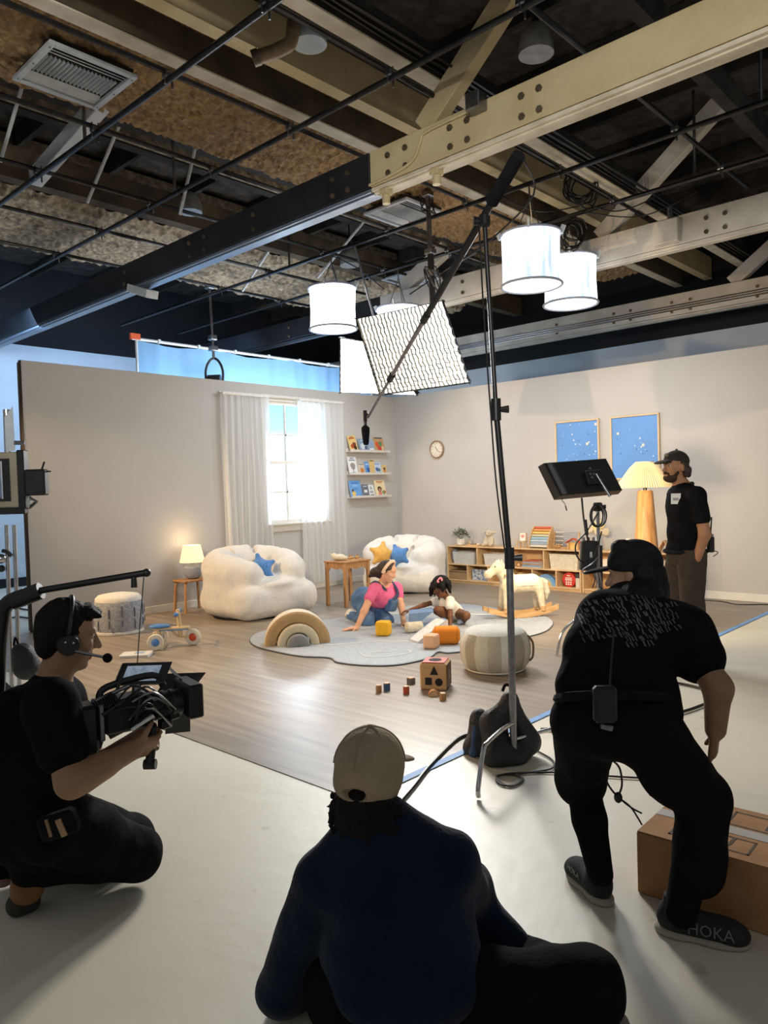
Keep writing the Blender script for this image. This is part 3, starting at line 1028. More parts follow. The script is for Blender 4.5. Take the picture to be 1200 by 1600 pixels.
sb, sc_, sn_ = softbox([at(557, 499, 8.5), at(690, 471, 8.2), at(732, 598, 8.4), at(594, 617, 8.7)], 0.5, 22, 18, 0.075, soft_emit,
        'big softbox with a white honeycomb fabric grid under the lanterns')
sb2, sc2, sn2 = softbox([at(532, 529, 9.7), at(590, 538, 9.5), at(650, 617, 9.6), at(532, 613, 9.9)], 0.4, 20, 16, 0.01, soft_emit2,
        'bright white softbox tucked behind the honeycomb softbox')
MB().cyl(sc2 * 0 - sn2 * 0.5 + ZU * 0.1, np.array([6.98, 6.9, 4.72]) - sc2, 0.014, n=8).build('hanger', steel, sb2, smooth=True)
light('softbox_key', 'AREA', sc_ + sn_ * 0.1, (0.2, 1.5, 0.0), 92, (1.0, 0.97, 0.92), shape='SQUARE', size=0.9, spread=math.radians(110))
t = thing('drop_pole', 'steel drop pole with cables holding the honeycomb softbox', 'pole', at(668, 300, 8.75))
a = at(668, 300, 8.75)
b = at(676, 470, 8.75)
MB().cyl((0, 0, 0), b - a, 0.03, n=12).build('upper_tube', steel, t, smooth=True)
MB().cyl((b - a) * 0.55, (b - a) * 1.05, 0.038, n=12).build('lower_tube', black_metal, t, smooth=True)
for f_ in (0.02, 0.55, 0.75):
    MB().box((b - a) * f_, (0.11, 0.11, 0.07), b=0.012).build('coupler', steel, t)
g = random.Random(2)
for k in range(5):
    c0 = (b - a) * (0.02 if k < 3 else 0.7)
    pts = [c0 + np.array([0.12 * math.cos(s + k), 0.12 * math.sin(s * 1.1 + k), -0.16 + 0.16 * math.cos(s * (1 + 0.1 * k))]) * (0.7 + 0.25 * k / 5) for s in np.linspace(0, 6.2, 22)]
    MB().tube(pts, 0.008, 5).build('cable_loop', black_plastic, t, smooth=True)
MB().tube(catmull([(b - a) * 0.95, b - a + [0, 0, -0.05], sc_ - sn_ * 0.6 - a + [0, 0, 0.2], sc_ - sn_ * 0.6 - a], 5), 0.022, 8).build('yoke', steel, t, smooth=True)

# second drop pole with a lamp yoke above the left wall
a, b = at(327, 448, 12.0), at(334, 562, 12.0)
t = thing('drop_pole', 'thin drop pole with a lamp yoke behind the left wall', 'pole', a)
MB().cyl((0, 0, 0), b - a, 0.022, n=10).build('tube', steel, t, smooth=True)
for f_ in (0.0, 0.7, 0.85):
    MB().box((b - a) * f_, (0.12, 0.12, 0.08), b=0.012).build('coupler', steel, t)
MB().tube(catmull([b - a + HR * s * 0.13 + ZU * z for s, z in ((-1, -0.42), (-1.05, -0.18), (-0.6, -0.03), (0, 0.02), (0.6, -0.03), (1.05, -0.18), (1, -0.42))], 5), 0.02, 8).build('yoke', black_metal, t, smooth=True)
MB().cyl(b - a - HR * 0.1 + ZU * -0.34, b - a + HR * 0.1 + ZU * -0.34, 0.1, n=18).build('lamp_head', black_metal, t, smooth=True)

# coiled cables on the grid
def coil(c, r, n, label, rr=0.009, seed=1):
    g = random.Random(seed)
    t = thing('cable_coil', label, 'cable', c)
    for k in range(n):
        ox, oz, s1, s2 = g.uniform(-0.05, 0.05), g.uniform(-0.04, 0.04), g.uniform(0.75, 1.1), g.uniform(0.9, 1.25)
        pts = [HR * (ox + r * s1 * math.cos(a_)) + ZU * (oz - r * s2 + r * s2 * math.sin(a_)) + HF * (0.05 * math.sin(a_ * 2 + k)) for a_ in np.linspace(0, 2 * math.pi, 25)[:-1]]
        MB().tube(pts, rr, 5, True).build('loop', black_plastic, t, smooth=True)
    return t


coil(at(910, 268, 8.35), 0.16, 9, 'black cable coil hung from the grid above the lanterns')
coil(at(893, 345, 8.6), 0.13, 8, 'tangled black cable coil beside the bluish lanterns', seed=5)
for k, (pp, r_) in enumerate((([(520, 400, 10.1), (560, 420, 10), (600, 452, 10.2)], 0.008), ([(880, 300, 8.4), (960, 330, 8.4), (1040, 300, 8.3)], 0.008),
                              ([(640, 460, 9), (700, 420, 9), (745, 395, 8)], 0.008), ([(770, 300, 7.8), (840, 330, 8.2), (905, 322, 8.4)], 0.007),
                              ([(905, 330, 8.4), (1000, 338, 8.4), (1090, 300, 8.2)], 0.007))):
    tag(MB().tube(catmull([at(*q) for q in pp], 10), r_, 5).build('slack_cable', black_plastic, smooth=True), 'slack black cable drooping between grid pipes', 'cable', 'slack cables under the grid')

# ------------------------------------------------------------------ set dressing materials
light_wood = mat('light_wood', srgb(214, 176, 128), 0.5, col2=srgb(190, 150, 102), nscale=6, stretch=(1, 1, 6), detail=6)
birch = mat('birch_ply', srgb(222, 190, 146), 0.5, col2=srgb(208, 172, 126), nscale=4, stretch=(5, 1, 5), detail=6)
oak = mat('oak_wood', srgb(186, 140, 92), 0.5, col2=srgb(158, 114, 70), nscale=7, stretch=(5, 5, 0.6), detail=6)
white_cloth = mat('white_cloth', srgb(226, 224, 218), 0.95, col2=srgb(212, 210, 204), nscale=30, bump=0.2, bscale=120)
cream_cloth = mat('cream_cloth', srgb(224, 214, 192), 0.95, col2=srgb(210, 198, 174), nscale=20, bump=0.25, bscale=110)
sherpa = mat('white_sherpa', srgb(230, 226, 219), 1.0, col2=srgb(222, 218, 211), nscale=40, bump=0.5, bscale=130, sheen=0.3, spec=0.1)
blue_plush = mat('blue_plush', srgb(92, 142, 204), 1.0, col2=srgb(78, 126, 188), nscale=30, bump=0.5, bscale=90, sheen=0.3, spec=0.1)
mustard_plush = mat('mustard_plush', srgb(226, 180, 104), 1.0, col2=srgb(210, 162, 86), nscale=30, bump=0.5, bscale=90, spec=0.1)
paper = mat('paper', srgb(236, 232, 222), 0.8)


def plain(name, r, g, b, rough=0.6, **k):
    return mat(name, srgb(r, g, b), rough, **k)


# ------------------------------------------------------------------ curtains
def sheer():
    m = bpy.data.materials.new('sheer_curtain')
    m.use_nodes = True
    nt = m.node_tree
    nt.nodes.clear()
    out = nt.nodes.new('ShaderNodeOutputMaterial')
    di, tl, tp = nt.nodes.new('ShaderNodeBsdfDiffuse'), nt.nodes.new('ShaderNodeBsdfTranslucent'), nt.nodes.new('ShaderNodeBsdfTransparent')
    tc, n, cr = nt.nodes.new('ShaderNodeTexCoord'), nt.nodes.new('ShaderNodeTexNoise'), nt.nodes.new('ShaderNodeValToRGB')
    n.inputs['Scale'].default_value = 90
    cr.color_ramp.elements[0].color = (0.88, 0.88, 0.87, 1)
    cr.color_ramp.elements[1].color = (0.94, 0.94, 0.93, 1)
    nt.links.new(tc.outputs['Object'], n.inputs['Vector'])
    nt.links.new(n.outputs[0], cr.inputs[0])
    for s in (di, tl):
        nt.links.new(cr.outputs[0], s.inputs[0])
    a, b = nt.nodes.new('ShaderNodeMixShader'), nt.nodes.new('ShaderNodeMixShader')
    a.inputs[0].default_value = 0.55
    b.inputs[0].default_value = 0.16
    nt.links.new(di.outputs[0], a.inputs[1])
    nt.links.new(tl.outputs[0], a.inputs[2])
    nt.links.new(a.outputs[0], b.inputs[1])
    nt.links.new(tp.outputs[0], b.inputs[2])
    nt.links.new(b.outputs[0], out.inputs[0])
    return m


sheer_m = sheer()


def curtain(x0, x1, z0, z1, y, seed, label, flare=0.04):
    nx, nz = 150, 14
    g = random.Random(seed)
    ph = [g.uniform(0, 6.3) for _ in range(4)]
    vs, fs = [], []
    for k in range(nz + 1):
        v = k / nz
        for i in range(nx + 1):
            u = i / nx
            a = 0.032 * math.sin(u * 6.28 * 8 + ph[0] + 0.6 * math.sin(v * 2 + ph[1])) + 0.014 * math.sin(u * 6.28 * 17 + ph[2] + v)
            a *= 0.45 + 0.55 * min(1, (1 - v) * 3 + 0.25)
            w = (x1 - x0) * (1 + flare * (1 - v)) 
            vs.append(((x0 + x1) / 2 + (u - 0.5) * w + 0.015 * math.sin(v * 5 + u * 9), y + a, z0 + (z1 - z0) * v - 0.01 * math.cos(u * 50) * (v < 0.01)))
    for k in range(nz):
        for i in range(nx):
            a = k * (nx + 1) + i
            fs.append((a, a + 1, a + nx + 2, a + nx + 1))
    c = np.array([(x0 + x1) / 2, y, z0])
    t = thing('curtain', label, 'curtain', c)
    link_mesh('drape', MB().add([np.asarray(p) - c for p in vs], fs).mesh('drape'), sheer_m, t, smooth=True, sharp=None)
    MB().box((0, 0, z1 - z0 + 0.012), (x1 - x0, 0.05, 0.05), b=0.01).build('header', white_cloth, t)
    return t


curtain(6.22, 7.06, 0.05, 2.96, 8.86, 1, 'sheer white curtain drawn to the stool side of the window')
curtain(7.63, 8.58, 0.10, 2.96, 8.86, 7, 'sheer white curtain hanging beside the picture ledges')
t = thing('curtain_rod', 'thin white curtain rod above the window', 'curtain rod', (7.4, 8.86, 2.985))
MB().cyl((-1.22, 0, 0), (1.2, 0, 0), 0.012, n=10).build('rod', trim_white, t, smooth=True)
for x in (-1.15, 0, 1.13):
    MB().box((x, 0.045, 0), (0.025, 0.09, 0.03)).build('bracket', trim_white, t)

# ------------------------------------------------------------------ bean bag chairs and star cushions
def beanbag(c, face, label, w=1.0):
    """face: level direction the seat opens to"""
    t = thing('beanbag_chair', label, 'armchair', (c[0], c[1], 0.004))
    a0 = math.atan2(face[1], face[0])
    s = SDF(0.10)
    R = rotz(a0)
    L = lambda x, y, z: R @ np.array([x, y, z]) * w + np.array([c[0], c[1], 0.0])
    s.box(L(0.03, 0, 0.22), np.array([0.56, 0.60, 0.215]) * w, R, 0.19 * w)
    n = 15
    P, Q = [], []
    for k in range(n):
        u = -1 + 2 * k / (n - 1)
        a = math.pi + u * math.radians(136)
        z = 0.635 - 0.12 * abs(u) ** 2.0
        P.append(L(0.42 * math.cos(a) - 0.04, 0.46 * math.sin(a), z))
        Q.append((0.215 - 0.02 * abs(u)) * w)
    s.chain(P, Q, 0.04)
    for p_, r_ in zip(P, Q):
        s.cap(p_ * np.array([1, 1, 0]) + ZU * 0.21 * w, p_, r_ * 0.98, r_, 0.04)
    s.ell(L(0.14, 0, 0.42), np.array([0.44, 0.42, 0.10]) * w, R, 0.06)
    for u in (-0.62, -0.22, 0.22, 0.62):
        a = math.pi + u * math.radians(128)
        p = [L((0.42 + dr) * math.cos(a) - 0.04, (0.46 + dr) * math.sin(a), z) for dr, z in ((-0.215, 0.42), (-0.20, 0.62), (-0.12, 0.78), (0.0, 0.84), (0.14, 0.78), (0.215, 0.62), (0.25, 0.3))]
        for x, y in zip(p[:-1], p[1:]):
            s.cap(x, y, 0.022, 0.022, 0.05, sub=True)
    s.cut((c[0], c[1], 0.004), (0, 0, -1))
    s.build('cushion', sherpa, t, vox=0.022, warp=lambda P: 0.006 * wob(P, 26) + 0.003 * wob(P, 60, 3))
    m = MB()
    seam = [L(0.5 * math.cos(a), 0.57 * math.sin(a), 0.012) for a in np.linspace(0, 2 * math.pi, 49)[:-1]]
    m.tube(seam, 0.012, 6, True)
    m.build('base_ring', black_cloth, t, world=True)  # black ring at floor level under the bag's rounded edge
    return t


beanbag((5.90, 7.78), -HF * 0.72 + HR * 0.69, 'white fluffy beanbag armchair beside the table lamp stool')
beanbag((8.56, 7.60), -HF * 0.95 - HR * 0.15, 'white fluffy beanbag armchair between the wooden table and shelves', 0.95)


def star(c, r, face, up_tilt, m, label, roll=0.0):
    t = thing('star_cushion', label, 'cushion', c)
    d = np.asarray(face, float) + ZU * up_tilt
    B = basis(d)
    s = SDF(0.06)
    s.ell(c, (r * 0.55, r * 0.55, 0.075), B)
    for k in range(5):
        a = math.pi / 2 + roll + k * 2 * math.pi / 5
        s.cap(c, np.asarray(c) + (B[:, 0] * math.cos(a) + B[:, 1] * math.sin(a)) * r * 0.86, 0.062, 0.028)
    s.build('plush', m, t, vox=0.012, warp=lambda P: 0.002 * wob(P, 50))
    return t


star(at(408, 888, 9.42), 0.21, -HF * 0.9 + HR * 0.35, 0.45, blue_plush, 'blue star cushion on the beanbag beside the lamp stool', 0.15)
star(at(622, 868, 10.75), 0.18, -HF, 0.45, blue_plush, 'blue star cushion leaning beside a mustard star cushion', 0.3)
star(at(597, 866, 10.72), 0.20, -HF + HR * 0.2, 0.4, mustard_plush, 'mustard star cushion behind the kneeling woman', -0.2)

# ------------------------------------------------------------------ bedside stool with lamp
t = thing('bedside_stool', 'small wooden stool holding a lit table lamp', 'stool', (5.52, 8.70, 0.004))
MB().box((0, 0, 0.415), (0.40, 0.30, 0.028), b=0.006).build('seat', oak, t)
for sx in (-1, 1):
    for sy in (-1, 1):
        MB().tube(catmull([(sx * 0.13, sy * 0.09, 0.405), (sx * 0.165, sy * 0.115, 0.36), (sx * 0.178, sy * 0.125, 0.2), (sx * 0.19, sy * 0.135, 0.0)], 4), 0.018, 8).build('leg', oak, t, smooth=True)
t = thing('table_lamp', 'lit table lamp with blue round base on the stool', 'lamp', (5.545, 8.70, 0.435))
MB().lathe([(0.06, 0), (0.095, 0.02), (0.125, 0.09), (0.115, 0.15), (0.07, 0.185), (0.04, 0.2), (0.04, 0.215), (1e-4, 0.215)], n=28).build('base', plain('lamp_ceramic', 150, 158, 172, 0.2), t, smooth=True)
lamp_shade = mat('lamp_shade_lit', srgb(244, 222, 180), 0.9, emit=0.75, ecol=srgb(255, 222, 170))
MB().lathe([(0.165, 0.22), (0.115, 0.445)], n=32).build('shade', lamp_shade, t, smooth=True).modifiers.new('thick', 'SOLIDIFY').thickness = 0.004
MB().ball((0, 0, 0.31), 0.032).build('bulb', mat('bulb_warm', (1, 0.9, 0.7), emit=8, ecol=(1, 0.78, 0.48)), t)
light('table_lamp_glow', 'POINT', (5.545, 8.70, 0.93), (5.545, 8.7, 0), 2.6, (1.0, 0.72, 0.42), shadow_soft_size=0.05)

# ------------------------------------------------------------------ poufs
pouf_grey = mat('pouf_grey_weave', srgb(164, 168, 174), 0.95, col2=srgb(142, 147, 156), nscale=40, stretch=(1, 1, 1), contrast=(0.4, 0.6), bump=0.5, bscale=80, detail=5)
t = thing('woven_pouf', 'grey patterned round pouf against the set wall', 'pouf', (4.17, 8.10, 0.004))
MB().lathe([(0.22, 0.0), (0.262, 0.03), (0.275, 0.12), (0.278, 0.24), (0.27, 0.34), (0.255, 0.37)], n=40).build('side', pouf_grey, t, smooth=True)
MB().lathe([(0.256, 0.368), (0.252, 0.40), (0.22, 0.43), (0.12, 0.447), (1e-4, 0.452)], n=40).build('top', white_cloth, t, smooth=True)
MB().lathe([(0.2, 0.001), (0.265, 0.004), (0.268, 0.028), (0.263, 0.034)], n=40).build('bottom_band', white_cloth, t, smooth=True)
for k in range(12):      # stitched relief bars of the weave
    a = k * 0.52 + 0.2
    for z0, z1 in ((0.06 + 0.02 * (k % 3), 0.17), (0.20, 0.33 - 0.03 * (k % 2))):
        MB().tube([(0.281 * math.cos(a), 0.281 * math.sin(a), z0), (0.283 * math.cos(a), 0.283 * math.sin(a), (z0 + z1) / 2), (0.277 * math.cos(a), 0.277 * math.sin(a), z1)], 0.006, 5).build('stitch', plain('stitch_dark', 84, 90, 102, 0.9), t)

stripes = [srgb(206, 198, 178), srgb(186, 176, 152), srgb(214, 208, 192), srgb(174, 164, 142)]
t = thing('striped_pouf', 'beige striped round pouf standing on the wood floor', 'pouf', (5.22, 3.64, 0.004))
prof = [(0.19, 0.002), (0.235, 0.012), (0.275, 0.06), (0.292, 0.14), (0.294, 0.20), (0.282, 0.27), (0.25, 0.32)]
nn = 96
for q in range(16):
    vs, fs = [], []
    for k, (r, z) in enumerate(prof):
        for i in range(7):
            a = 2 * math.pi * (q + i / 6) / 16
            bulge = 1 + 0.012 * math.sin(math.pi * i / 6)
            vs.append((r * bulge * math.cos(a), r * bulge * math.sin(a), z))
    for k in range(len(prof) - 1):
        for i in range(6):
            fs.append((k * 7 + i, k * 7 + i + 1, (k + 1) * 7 + i + 1, (k + 1) * 7 + i))
    if q < 4:
        sm = mat('pouf_stripe', stripes[q], 0.95, nscale=30, bump=0.3, bscale=100)
        stripes[q] = sm
    MB().add(vs, fs).build('stripe', stripes[q % 4], t, smooth=True, sharp=None)
MB().lathe([(0.252, 0.318), (0.225, 0.342), (0.14, 0.356), (1e-4, 0.36)], n=48).build('top', mat('pouf_top', srgb(196, 194, 184), 0.95, bump=0.3, bscale=100), t, smooth=True)
MB().tube([(0.243 * math.cos(a), 0.243 * math.sin(a), 0.014) for a in np.linspace(0, 6.2832, 49)[:-1]], 0.007, 6, True).build('piping', cream_cloth, t)
hd = HR * 0.96 + HF * -0.28
MB().tube(catmull([hd * 0.272 + ZU * 0.29, hd * 0.315 + ZU * 0.23, hd * 0.312 + ZU * 0.12, hd * 0.285 + ZU * 0.08], 5), 0.010, 6).build('handle', plain('handle_leather', 104, 84, 62), t, smooth=True)

# ------------------------------------------------------------------ cloud rug
rug_pts = [(4.77, 6.44), (4.58, 6.11), (4.53, 5.72), (4.54, 5.36), (4.65, 5.09), (4.57, 4.89), (4.63, 4.61), (4.81, 4.39), (5.15, 4.33), (5.41, 4.42), (5.44, 4.32),
           (5.62, 4.22), (5.92, 4.12), (6.35, 4.14), (6.72, 4.11), (7.05, 4.19), (7.39, 4.37), (7.64, 4.67), (7.73, 5.13), (7.82, 5.72), (7.7, 6.2), (7.31, 6.43), (6.84, 6.44),
           (6.49, 6.54), (6.06, 6.55), (5.67, 6.68), (5.3, 6.68), (5.02, 6.63)]
outline = catmull([(x, y, 0) for x, y in rug_pts], 5, True)
rug_mat = mat('rug_wool', srgb(182, 187, 190), 1.0, col2=srgb(172, 177, 181), nscale=25, bump=0.5, bscale=140, spec=0.1)
RC = np.array([6.1, 5.4, 0])
t = thing('cloud_rug', 'pale grey cloud-shaped rug under the play blocks', 'rug', (6.1, 5.4, 0.004))
n = len(outline)
vs = [(p[0] - 6.1, p[1] - 5.4, 0.0) for p in outline] + [(p[0] - 6.1, p[1] - 5.4, 0.013) for p in outline] + [((p[0] - 6.1) * 0.993, (p[1] - 5.4) * 0.993, 0.018) for p in outline]
fs = [(i, (i + 1) % n, n + (i + 1) % n, n + i) for i in range(n)] + [(n + i, n + (i + 1) % n, 2 * n + (i + 1) % n, 2 * n + i) for i in range(n)] + [tuple(range(2 * n, 3 * n))]
MB().add(vs, fs).build('pile', rug_mat, t)
MB().tube([(p[0] - 6.1, p[1] - 5.4, 0.006) for p in outline], 0.007, 5, True).build('bound_edge', plain('rug_edge', 78, 82, 88, 0.9), t)
carve = plain('rug_carving', 216, 218, 218, 1.0)
for arc in ([(4.95, 5.0), (4.85, 4.8), (4.98, 4.62), (5.2, 4.58), (5.3, 4.7)], [(4.85, 6.2), (4.8, 5.8), (5.0, 5.45), (5.4, 5.2), (5.6, 4.9)], [(6.0, 6.3), (6.6, 6.2), (7.2, 6.1)], [(7.2, 4.6), (7.35, 5.0), (7.2, 5.4)], [(5.0, 4.9), (5.08, 4.78), (5.2, 4.75)]):
    MB().tube(catmull([(x - 6.1, y - 5.4, 0.0185) for x, y in arc], 6), 0.006, 5).build('carved_line', carve, t)
RZ = 0.023   # top of the rug

# ------------------------------------------------------------------ foam rainbow arch and play blocks
def arch(c, xd, R0, R1, d0, d1, m, name, label, n=24, pleat=0.0, m_edge=None):
    """half ring standing on the rug; xd level direction across, d0..d1 along the face normal"""
    xd = np.asarray(xd, float)
    nd = np.cross(xd, ZU)
    t = thing(name, label, 'foam toy', c)
    f = lambda r, a, d: xd * r * math.cos(a) + ZU * r * math.sin(a) + nd * d
    vs, fs = [], []
    b = 0.014
    for i in range(n + 1):
        a = math.pi * i / n
        pl = 1 + pleat * math.sin(i * 3.1)
        for r, d in ((R1 * pl - b, d1), (R1 * pl, d1 - b), (R1 * pl, d0 + b), (R1 * pl - b, d0), (R0 + b, d0), (max(R0, 1e-3), d0 + b), (max(R0, 1e-3), d1 - b), (R0 + b, d1)):
            vs.append(f(r, a, d))
    for i in range(n):
        for k in range(8):
            l = (k + 1) % 8
            fs.append((i * 8 + k, i * 8 + l, (i + 1) * 8 + l, (i + 1) * 8 + k))
    fs += [tuple(range(8)), tuple(n * 8 + k for k in range(7, -1, -1))]
    MB().add(vs, fs).build('foam', m, t, smooth=True, sharp=50)
    if m_edge:
        vs = [f(R1 + 0.002, math.pi * i / n, d) for i in range(n + 1) for d in (d0 + b, d1 - b)]
        MB().add(vs, [(2 * i, 2 * i + 1, 2 * i + 3, 2 * i + 2) for i in range(n)]).build('outer_cover', m_edge, t, smooth=True, sharp=None)
    return t


AX = np.array([0.80, -0.60, 0])
AC = np.array([4.90, 5.83, RZ])
AN = np.cross(AX, ZU)
tan_felt = plain('tan_felt', 192, 156, 110, 0.95, bump=0.3)
arch(AC, AX, 0.215, 0.325, -0.13, 0.10, tan_felt, 'foam_arch', 'large tan foam arch, outermost of the rainbow set', m_edge=cream_cloth)
arch(AC + AX * 0.005 + AN * 0.02, AX, 0.122, 0.21, -0.10, 0.12, plain('cream_pleat', 222, 206, 174, 0.95, bump=0.3), 'foam_arch', 'pleated cream foam arch nested inside the tan arch', pleat=0.008)
arch(AC + AX * 0.0 + AN * 0.08, AX, 0.0, 0.116, -0.08, 0.13, plain('grey_felt', 142, 142, 138, 0.95, bump=0.3), 'foam_arch', 'grey foam half disc in the middle of the rainbow arches')


def block(name, c, size, rz, m, label, r=0.02, kind='block'):
    t = thing(name, label, kind, c)
    s = SDF(0.01)
    s.box((c[0], c[1], c[2] + size[2] / 2), np.array(size) / 2, rotz(rz), r)
    s.build('foam', m, t, vox=max(0.006, min(size) / 14))
    # stitched seam around the block
    sx, sy = size[0] / 2 - 0.006, size[1] / 2 - 0.006
    R = rotz(rz)
    z = size[2] - 0.008
    MB().tube([R @ np.array([x, y, z]) for x, y in ((-sx + r, -sy), (sx - r, -sy), (sx, -sy + r), (sx, sy - r), (sx - r, sy), (-sx + r, sy), (-sx, sy - r), (-sx, -sy + r))], 0.003, 5, True).build('seam', m, t)
    return t


block('foam_block', (5.68, 5.36, RZ), (0.15, 0.15, 0.15), 0.5, plain('yellow_foam', 236, 178, 40, 0.9), 'yellow foam cube in front of the kneeling woman', 0.028)
block('foam_block', (5.49, 4.56, RZ), (0.15, 0.13, 0.13), 0.35, plain('peach_foam', 226, 176, 138, 0.9), 'peach foam cube beside the orange bolster', 0.022)
block('foam_block', (6.08, 4.93, RZ), (0.18, 0.13, 0.15), 0.6, plain('blue_foam', 86, 126, 182, 0.9), 'blue foam block behind the orange bolster', 0.02)
# orange bolster
ob = np.array([5.72, 4.56, RZ])
t = thing('foam_bolster', 'orange rounded foam bolster on the rug', 'foam toy', ob)
ax_ = np.array([0.62, -0.78, 0])
s = SDF(0.01)
s.box(ob + ZU * 0.085, (0.135, 0.085, 0.085), np.stack([ax_, np.cross(ZU, ax_), ZU], 1), 0.06)
s.build('foam', plain('orange_foam', 222, 132, 32, 0.9), t, vox=0.01)
for sgn in (-1, 1):
    cc = ax_ * sgn * 0.108 + ZU * 0.085
    B = np.stack([np.cross(ZU, ax_), ZU, ax_], 1)
    MB().tube([cc + B[:, 0] * 0.086 * math.cos(a) + B[:, 1] * 0.086 * math.sin(a) for a in np.linspace(0, 6.2832, 25)[:-1]], 0.004, 5, True).build('seam', plain('orange_seam', 200, 112, 24, 0.9), t)
# small cream cylinder
cc = np.array([5.98, 5.20, RZ])
t = thing('foam_cylinder', 'small cream foam cylinder lying near the yellow cube', 'foam toy', cc)
MB().lathe([(1e-4, -0.09), (0.045, -0.09), (0.056, -0.078), (0.056, 0.078), (0.045, 0.09), (1e-4, 0.09)], ZU * 0.056, n=20, rot=basis(HR * 0.95 + HF * 0.3)).build('foam', cream_cloth, t, smooth=True)
for sg in (-1, 1):
    B = basis(HR * 0.95 + HF * 0.3)
    MB().tube([ZU * 0.056 + B[:, 2] * 0.078 * sg + 0.056 * (B[:, 0] * math.cos(a) + B[:, 1] * math.sin(a)) for a in np.linspace(0, 6.2832, 21)[:-1]], 0.003, 4, True).build('seam', cream_cloth, t)
# white ramp wedge
wa = np.array([5.60, 4.88, RZ])
xd = (HR * 0.86 + HF * 0.5); xd /= np.linalg.norm(xd)
yd = np.cross(ZU, xd)
t = thing('foam_wedge', 'white foam ramp wedge between the yellow cube and bolster', 'foam toy', wa)
B = np.stack([xd, ZU, -yd], 1)
MB().prism([(0, 0), (0.36, 0), (0.36, 0.19), (0.34, 0.19), (0, 0.012)], yd * 0.09, B, 0.18).build('foam', white_cloth, t)
MB().tube([yd * 0.09 + ZU * 0.014, yd * 0.09 + xd * 0.34 + ZU * 0.192, -yd * 0.09 + xd * 0.34 + ZU * 0.192, -yd * 0.09 + ZU * 0.014], 0.004, 5, True).build('seam', plain('wedge_seam', 176, 190, 214, 0.9), t)
# large blue-grey foam valley piece
bc = np.array([6.36, 5.46, RZ])
t = thing('foam_valley', 'blue grey foam valley piece beside the woman\'s hand', 'foam toy', bc)
pr = [(-0.11, 0), (0.11, 0), (0.11, 0.025)] + [(0.05 + 0.07 * math.cos(a), 0.09 + 0.065 * math.sin(a)) for a in np.linspace(-1.3, -2.9, 7)] + [(0.10, 0.165), (0.15, 0.20), (-0.11, 0.18)]
MB().prism(pr, -HF * 0.12, np.stack([HR, ZU, np.cross(HR, ZU)], 1), 0.24).build('foam', plain('bluegrey_foam', 122, 152, 190, 0.95, bump=0.3), t)
MB().tube([HR * x + ZU * y - HF * 0.12 for x, y in ((-0.11, 0.18), (0.15, 0.20))], 0.004, 5).build('seam', plain('bluegrey_seam', 96, 126, 166, 0.9), t)

# ------------------------------------------------------------------ shape sorter cube and its pieces
cs = np.array([4.47, 3.68, 0.004])
t = thing('shape_sorter', 'wooden shape sorter cube with red top and cut-out holes', 'toy', cs, math.radians(28))
S = 0.205
MB().box((0, 0, S / 2), (S, S, S), b=0.012).build('cube', plain('sorter_wood', 204, 158, 106, 0.5), t)
MB().box((0, 0, S + 0.003), (S * 0.86, S * 0.86, 0.008), b=0.002).build('lid', plain('sorter_red', 178, 70, 52, 0.5), t)
dark_hole = plain('sorter_hole', 40, 34, 34, 0.9)
MB().cyl((0, 0, S + 0.006), (0, 0, S + 0.0085), 0.05, n=20).build('finger_hole', dark_hole, t)
# camera-side face is local -x / -y ; one pale, one dark brown
MB().box((0, -S / 2 - 0.002, S / 2), (S * 0.9, 0.006, S * 0.9), b=0.002).build('dark_panel', plain('sorter_dark', 96, 66, 46, 0.5), t)
MB().box((0.0, -S / 2 - 0.006, S / 2), (0.07, 0.004, 0.07), b=0.001).build('panel_inlay', plain('sorter_inlay', 140, 122, 104, 0.5), t)
fx = -S / 2 - 0.0012
B = basis((-1, 0, 0))
MB().prism([(0.03 * math.cos(a), 0.03 * math.sin(a)) for a in np.linspace(0, 6.2832, 19)[:-1]], (fx, -0.045, 0.065), B, 0.002).build('round_hole', dark_hole, t)
MB().prism([(-0.026, -0.028), (0.026, -0.028), (0.026, 0.028), (-0.026, 0.028)], (fx, 0.035, 0.07), B, 0.002).build('square_hole', dark_hole, t)
MB().prism([(-0.032, -0.03), (0.032, -0.03), (0, 0.04)], (fx, -0.01, 0.15), B, 0.002).build('triangle_hole', dark_hole, t)


def peg(name, px_xy, poly, h, m, label, tilt=0.0):
    t = thing(name, label, 'toy block', (px_xy[0], px_xy[1], 0.004))
    q = [(x * 1.0, y * 1.0) for x, y in poly]
    MB().prism(q, (0, 0, 0), np.eye(3), h - 0.006).build('body', m, t)
    MB().prism([(x * 0.88, y * 0.88) for x, y in poly], (0, 0, h - 0.006), np.eye(3), 0.006).build('top_face', light_wood, t)
    return t


ngon = lambda n, r, p=0.0: [(r * math.cos(p + 2 * math.pi * k / n), r * math.sin(p + 2 * math.pi * k / n)) for k in range(n)]
peg('sorter_peg', (4.09, 3.93), ngon(14, 0.022), 0.058, plain('peg_wood', 168, 124, 80), 'plain wooden cylinder peg on the floor')
peg('sorter_peg', (4.17, 3.92), ngon(14, 0.026), 0.06, plain('peg_blue', 56, 84, 122), 'blue cylinder peg beside the plain wooden peg')
peg('sorter_peg', (4.19, 3.74), ngon(6, 0.024), 0.058, plain('peg_red', 186, 78, 44), 'red hexagonal peg standing on the floor')
peg('sorter_peg', (4.43, 3.90), ngon(4, 0.034, 0.6), 0.05, plain('peg_grey', 92, 92, 96), 'grey square peg near the sorter cube')
c5 = np.array([4.29, 3.56, 0.004])
t = thing('sorter_peg', 'wooden half moon peg against the sorter cube', 'toy block', c5)
B = basis(-HF)
B = np.stack([HR, ZU, np.cross(HR, ZU)], 1)
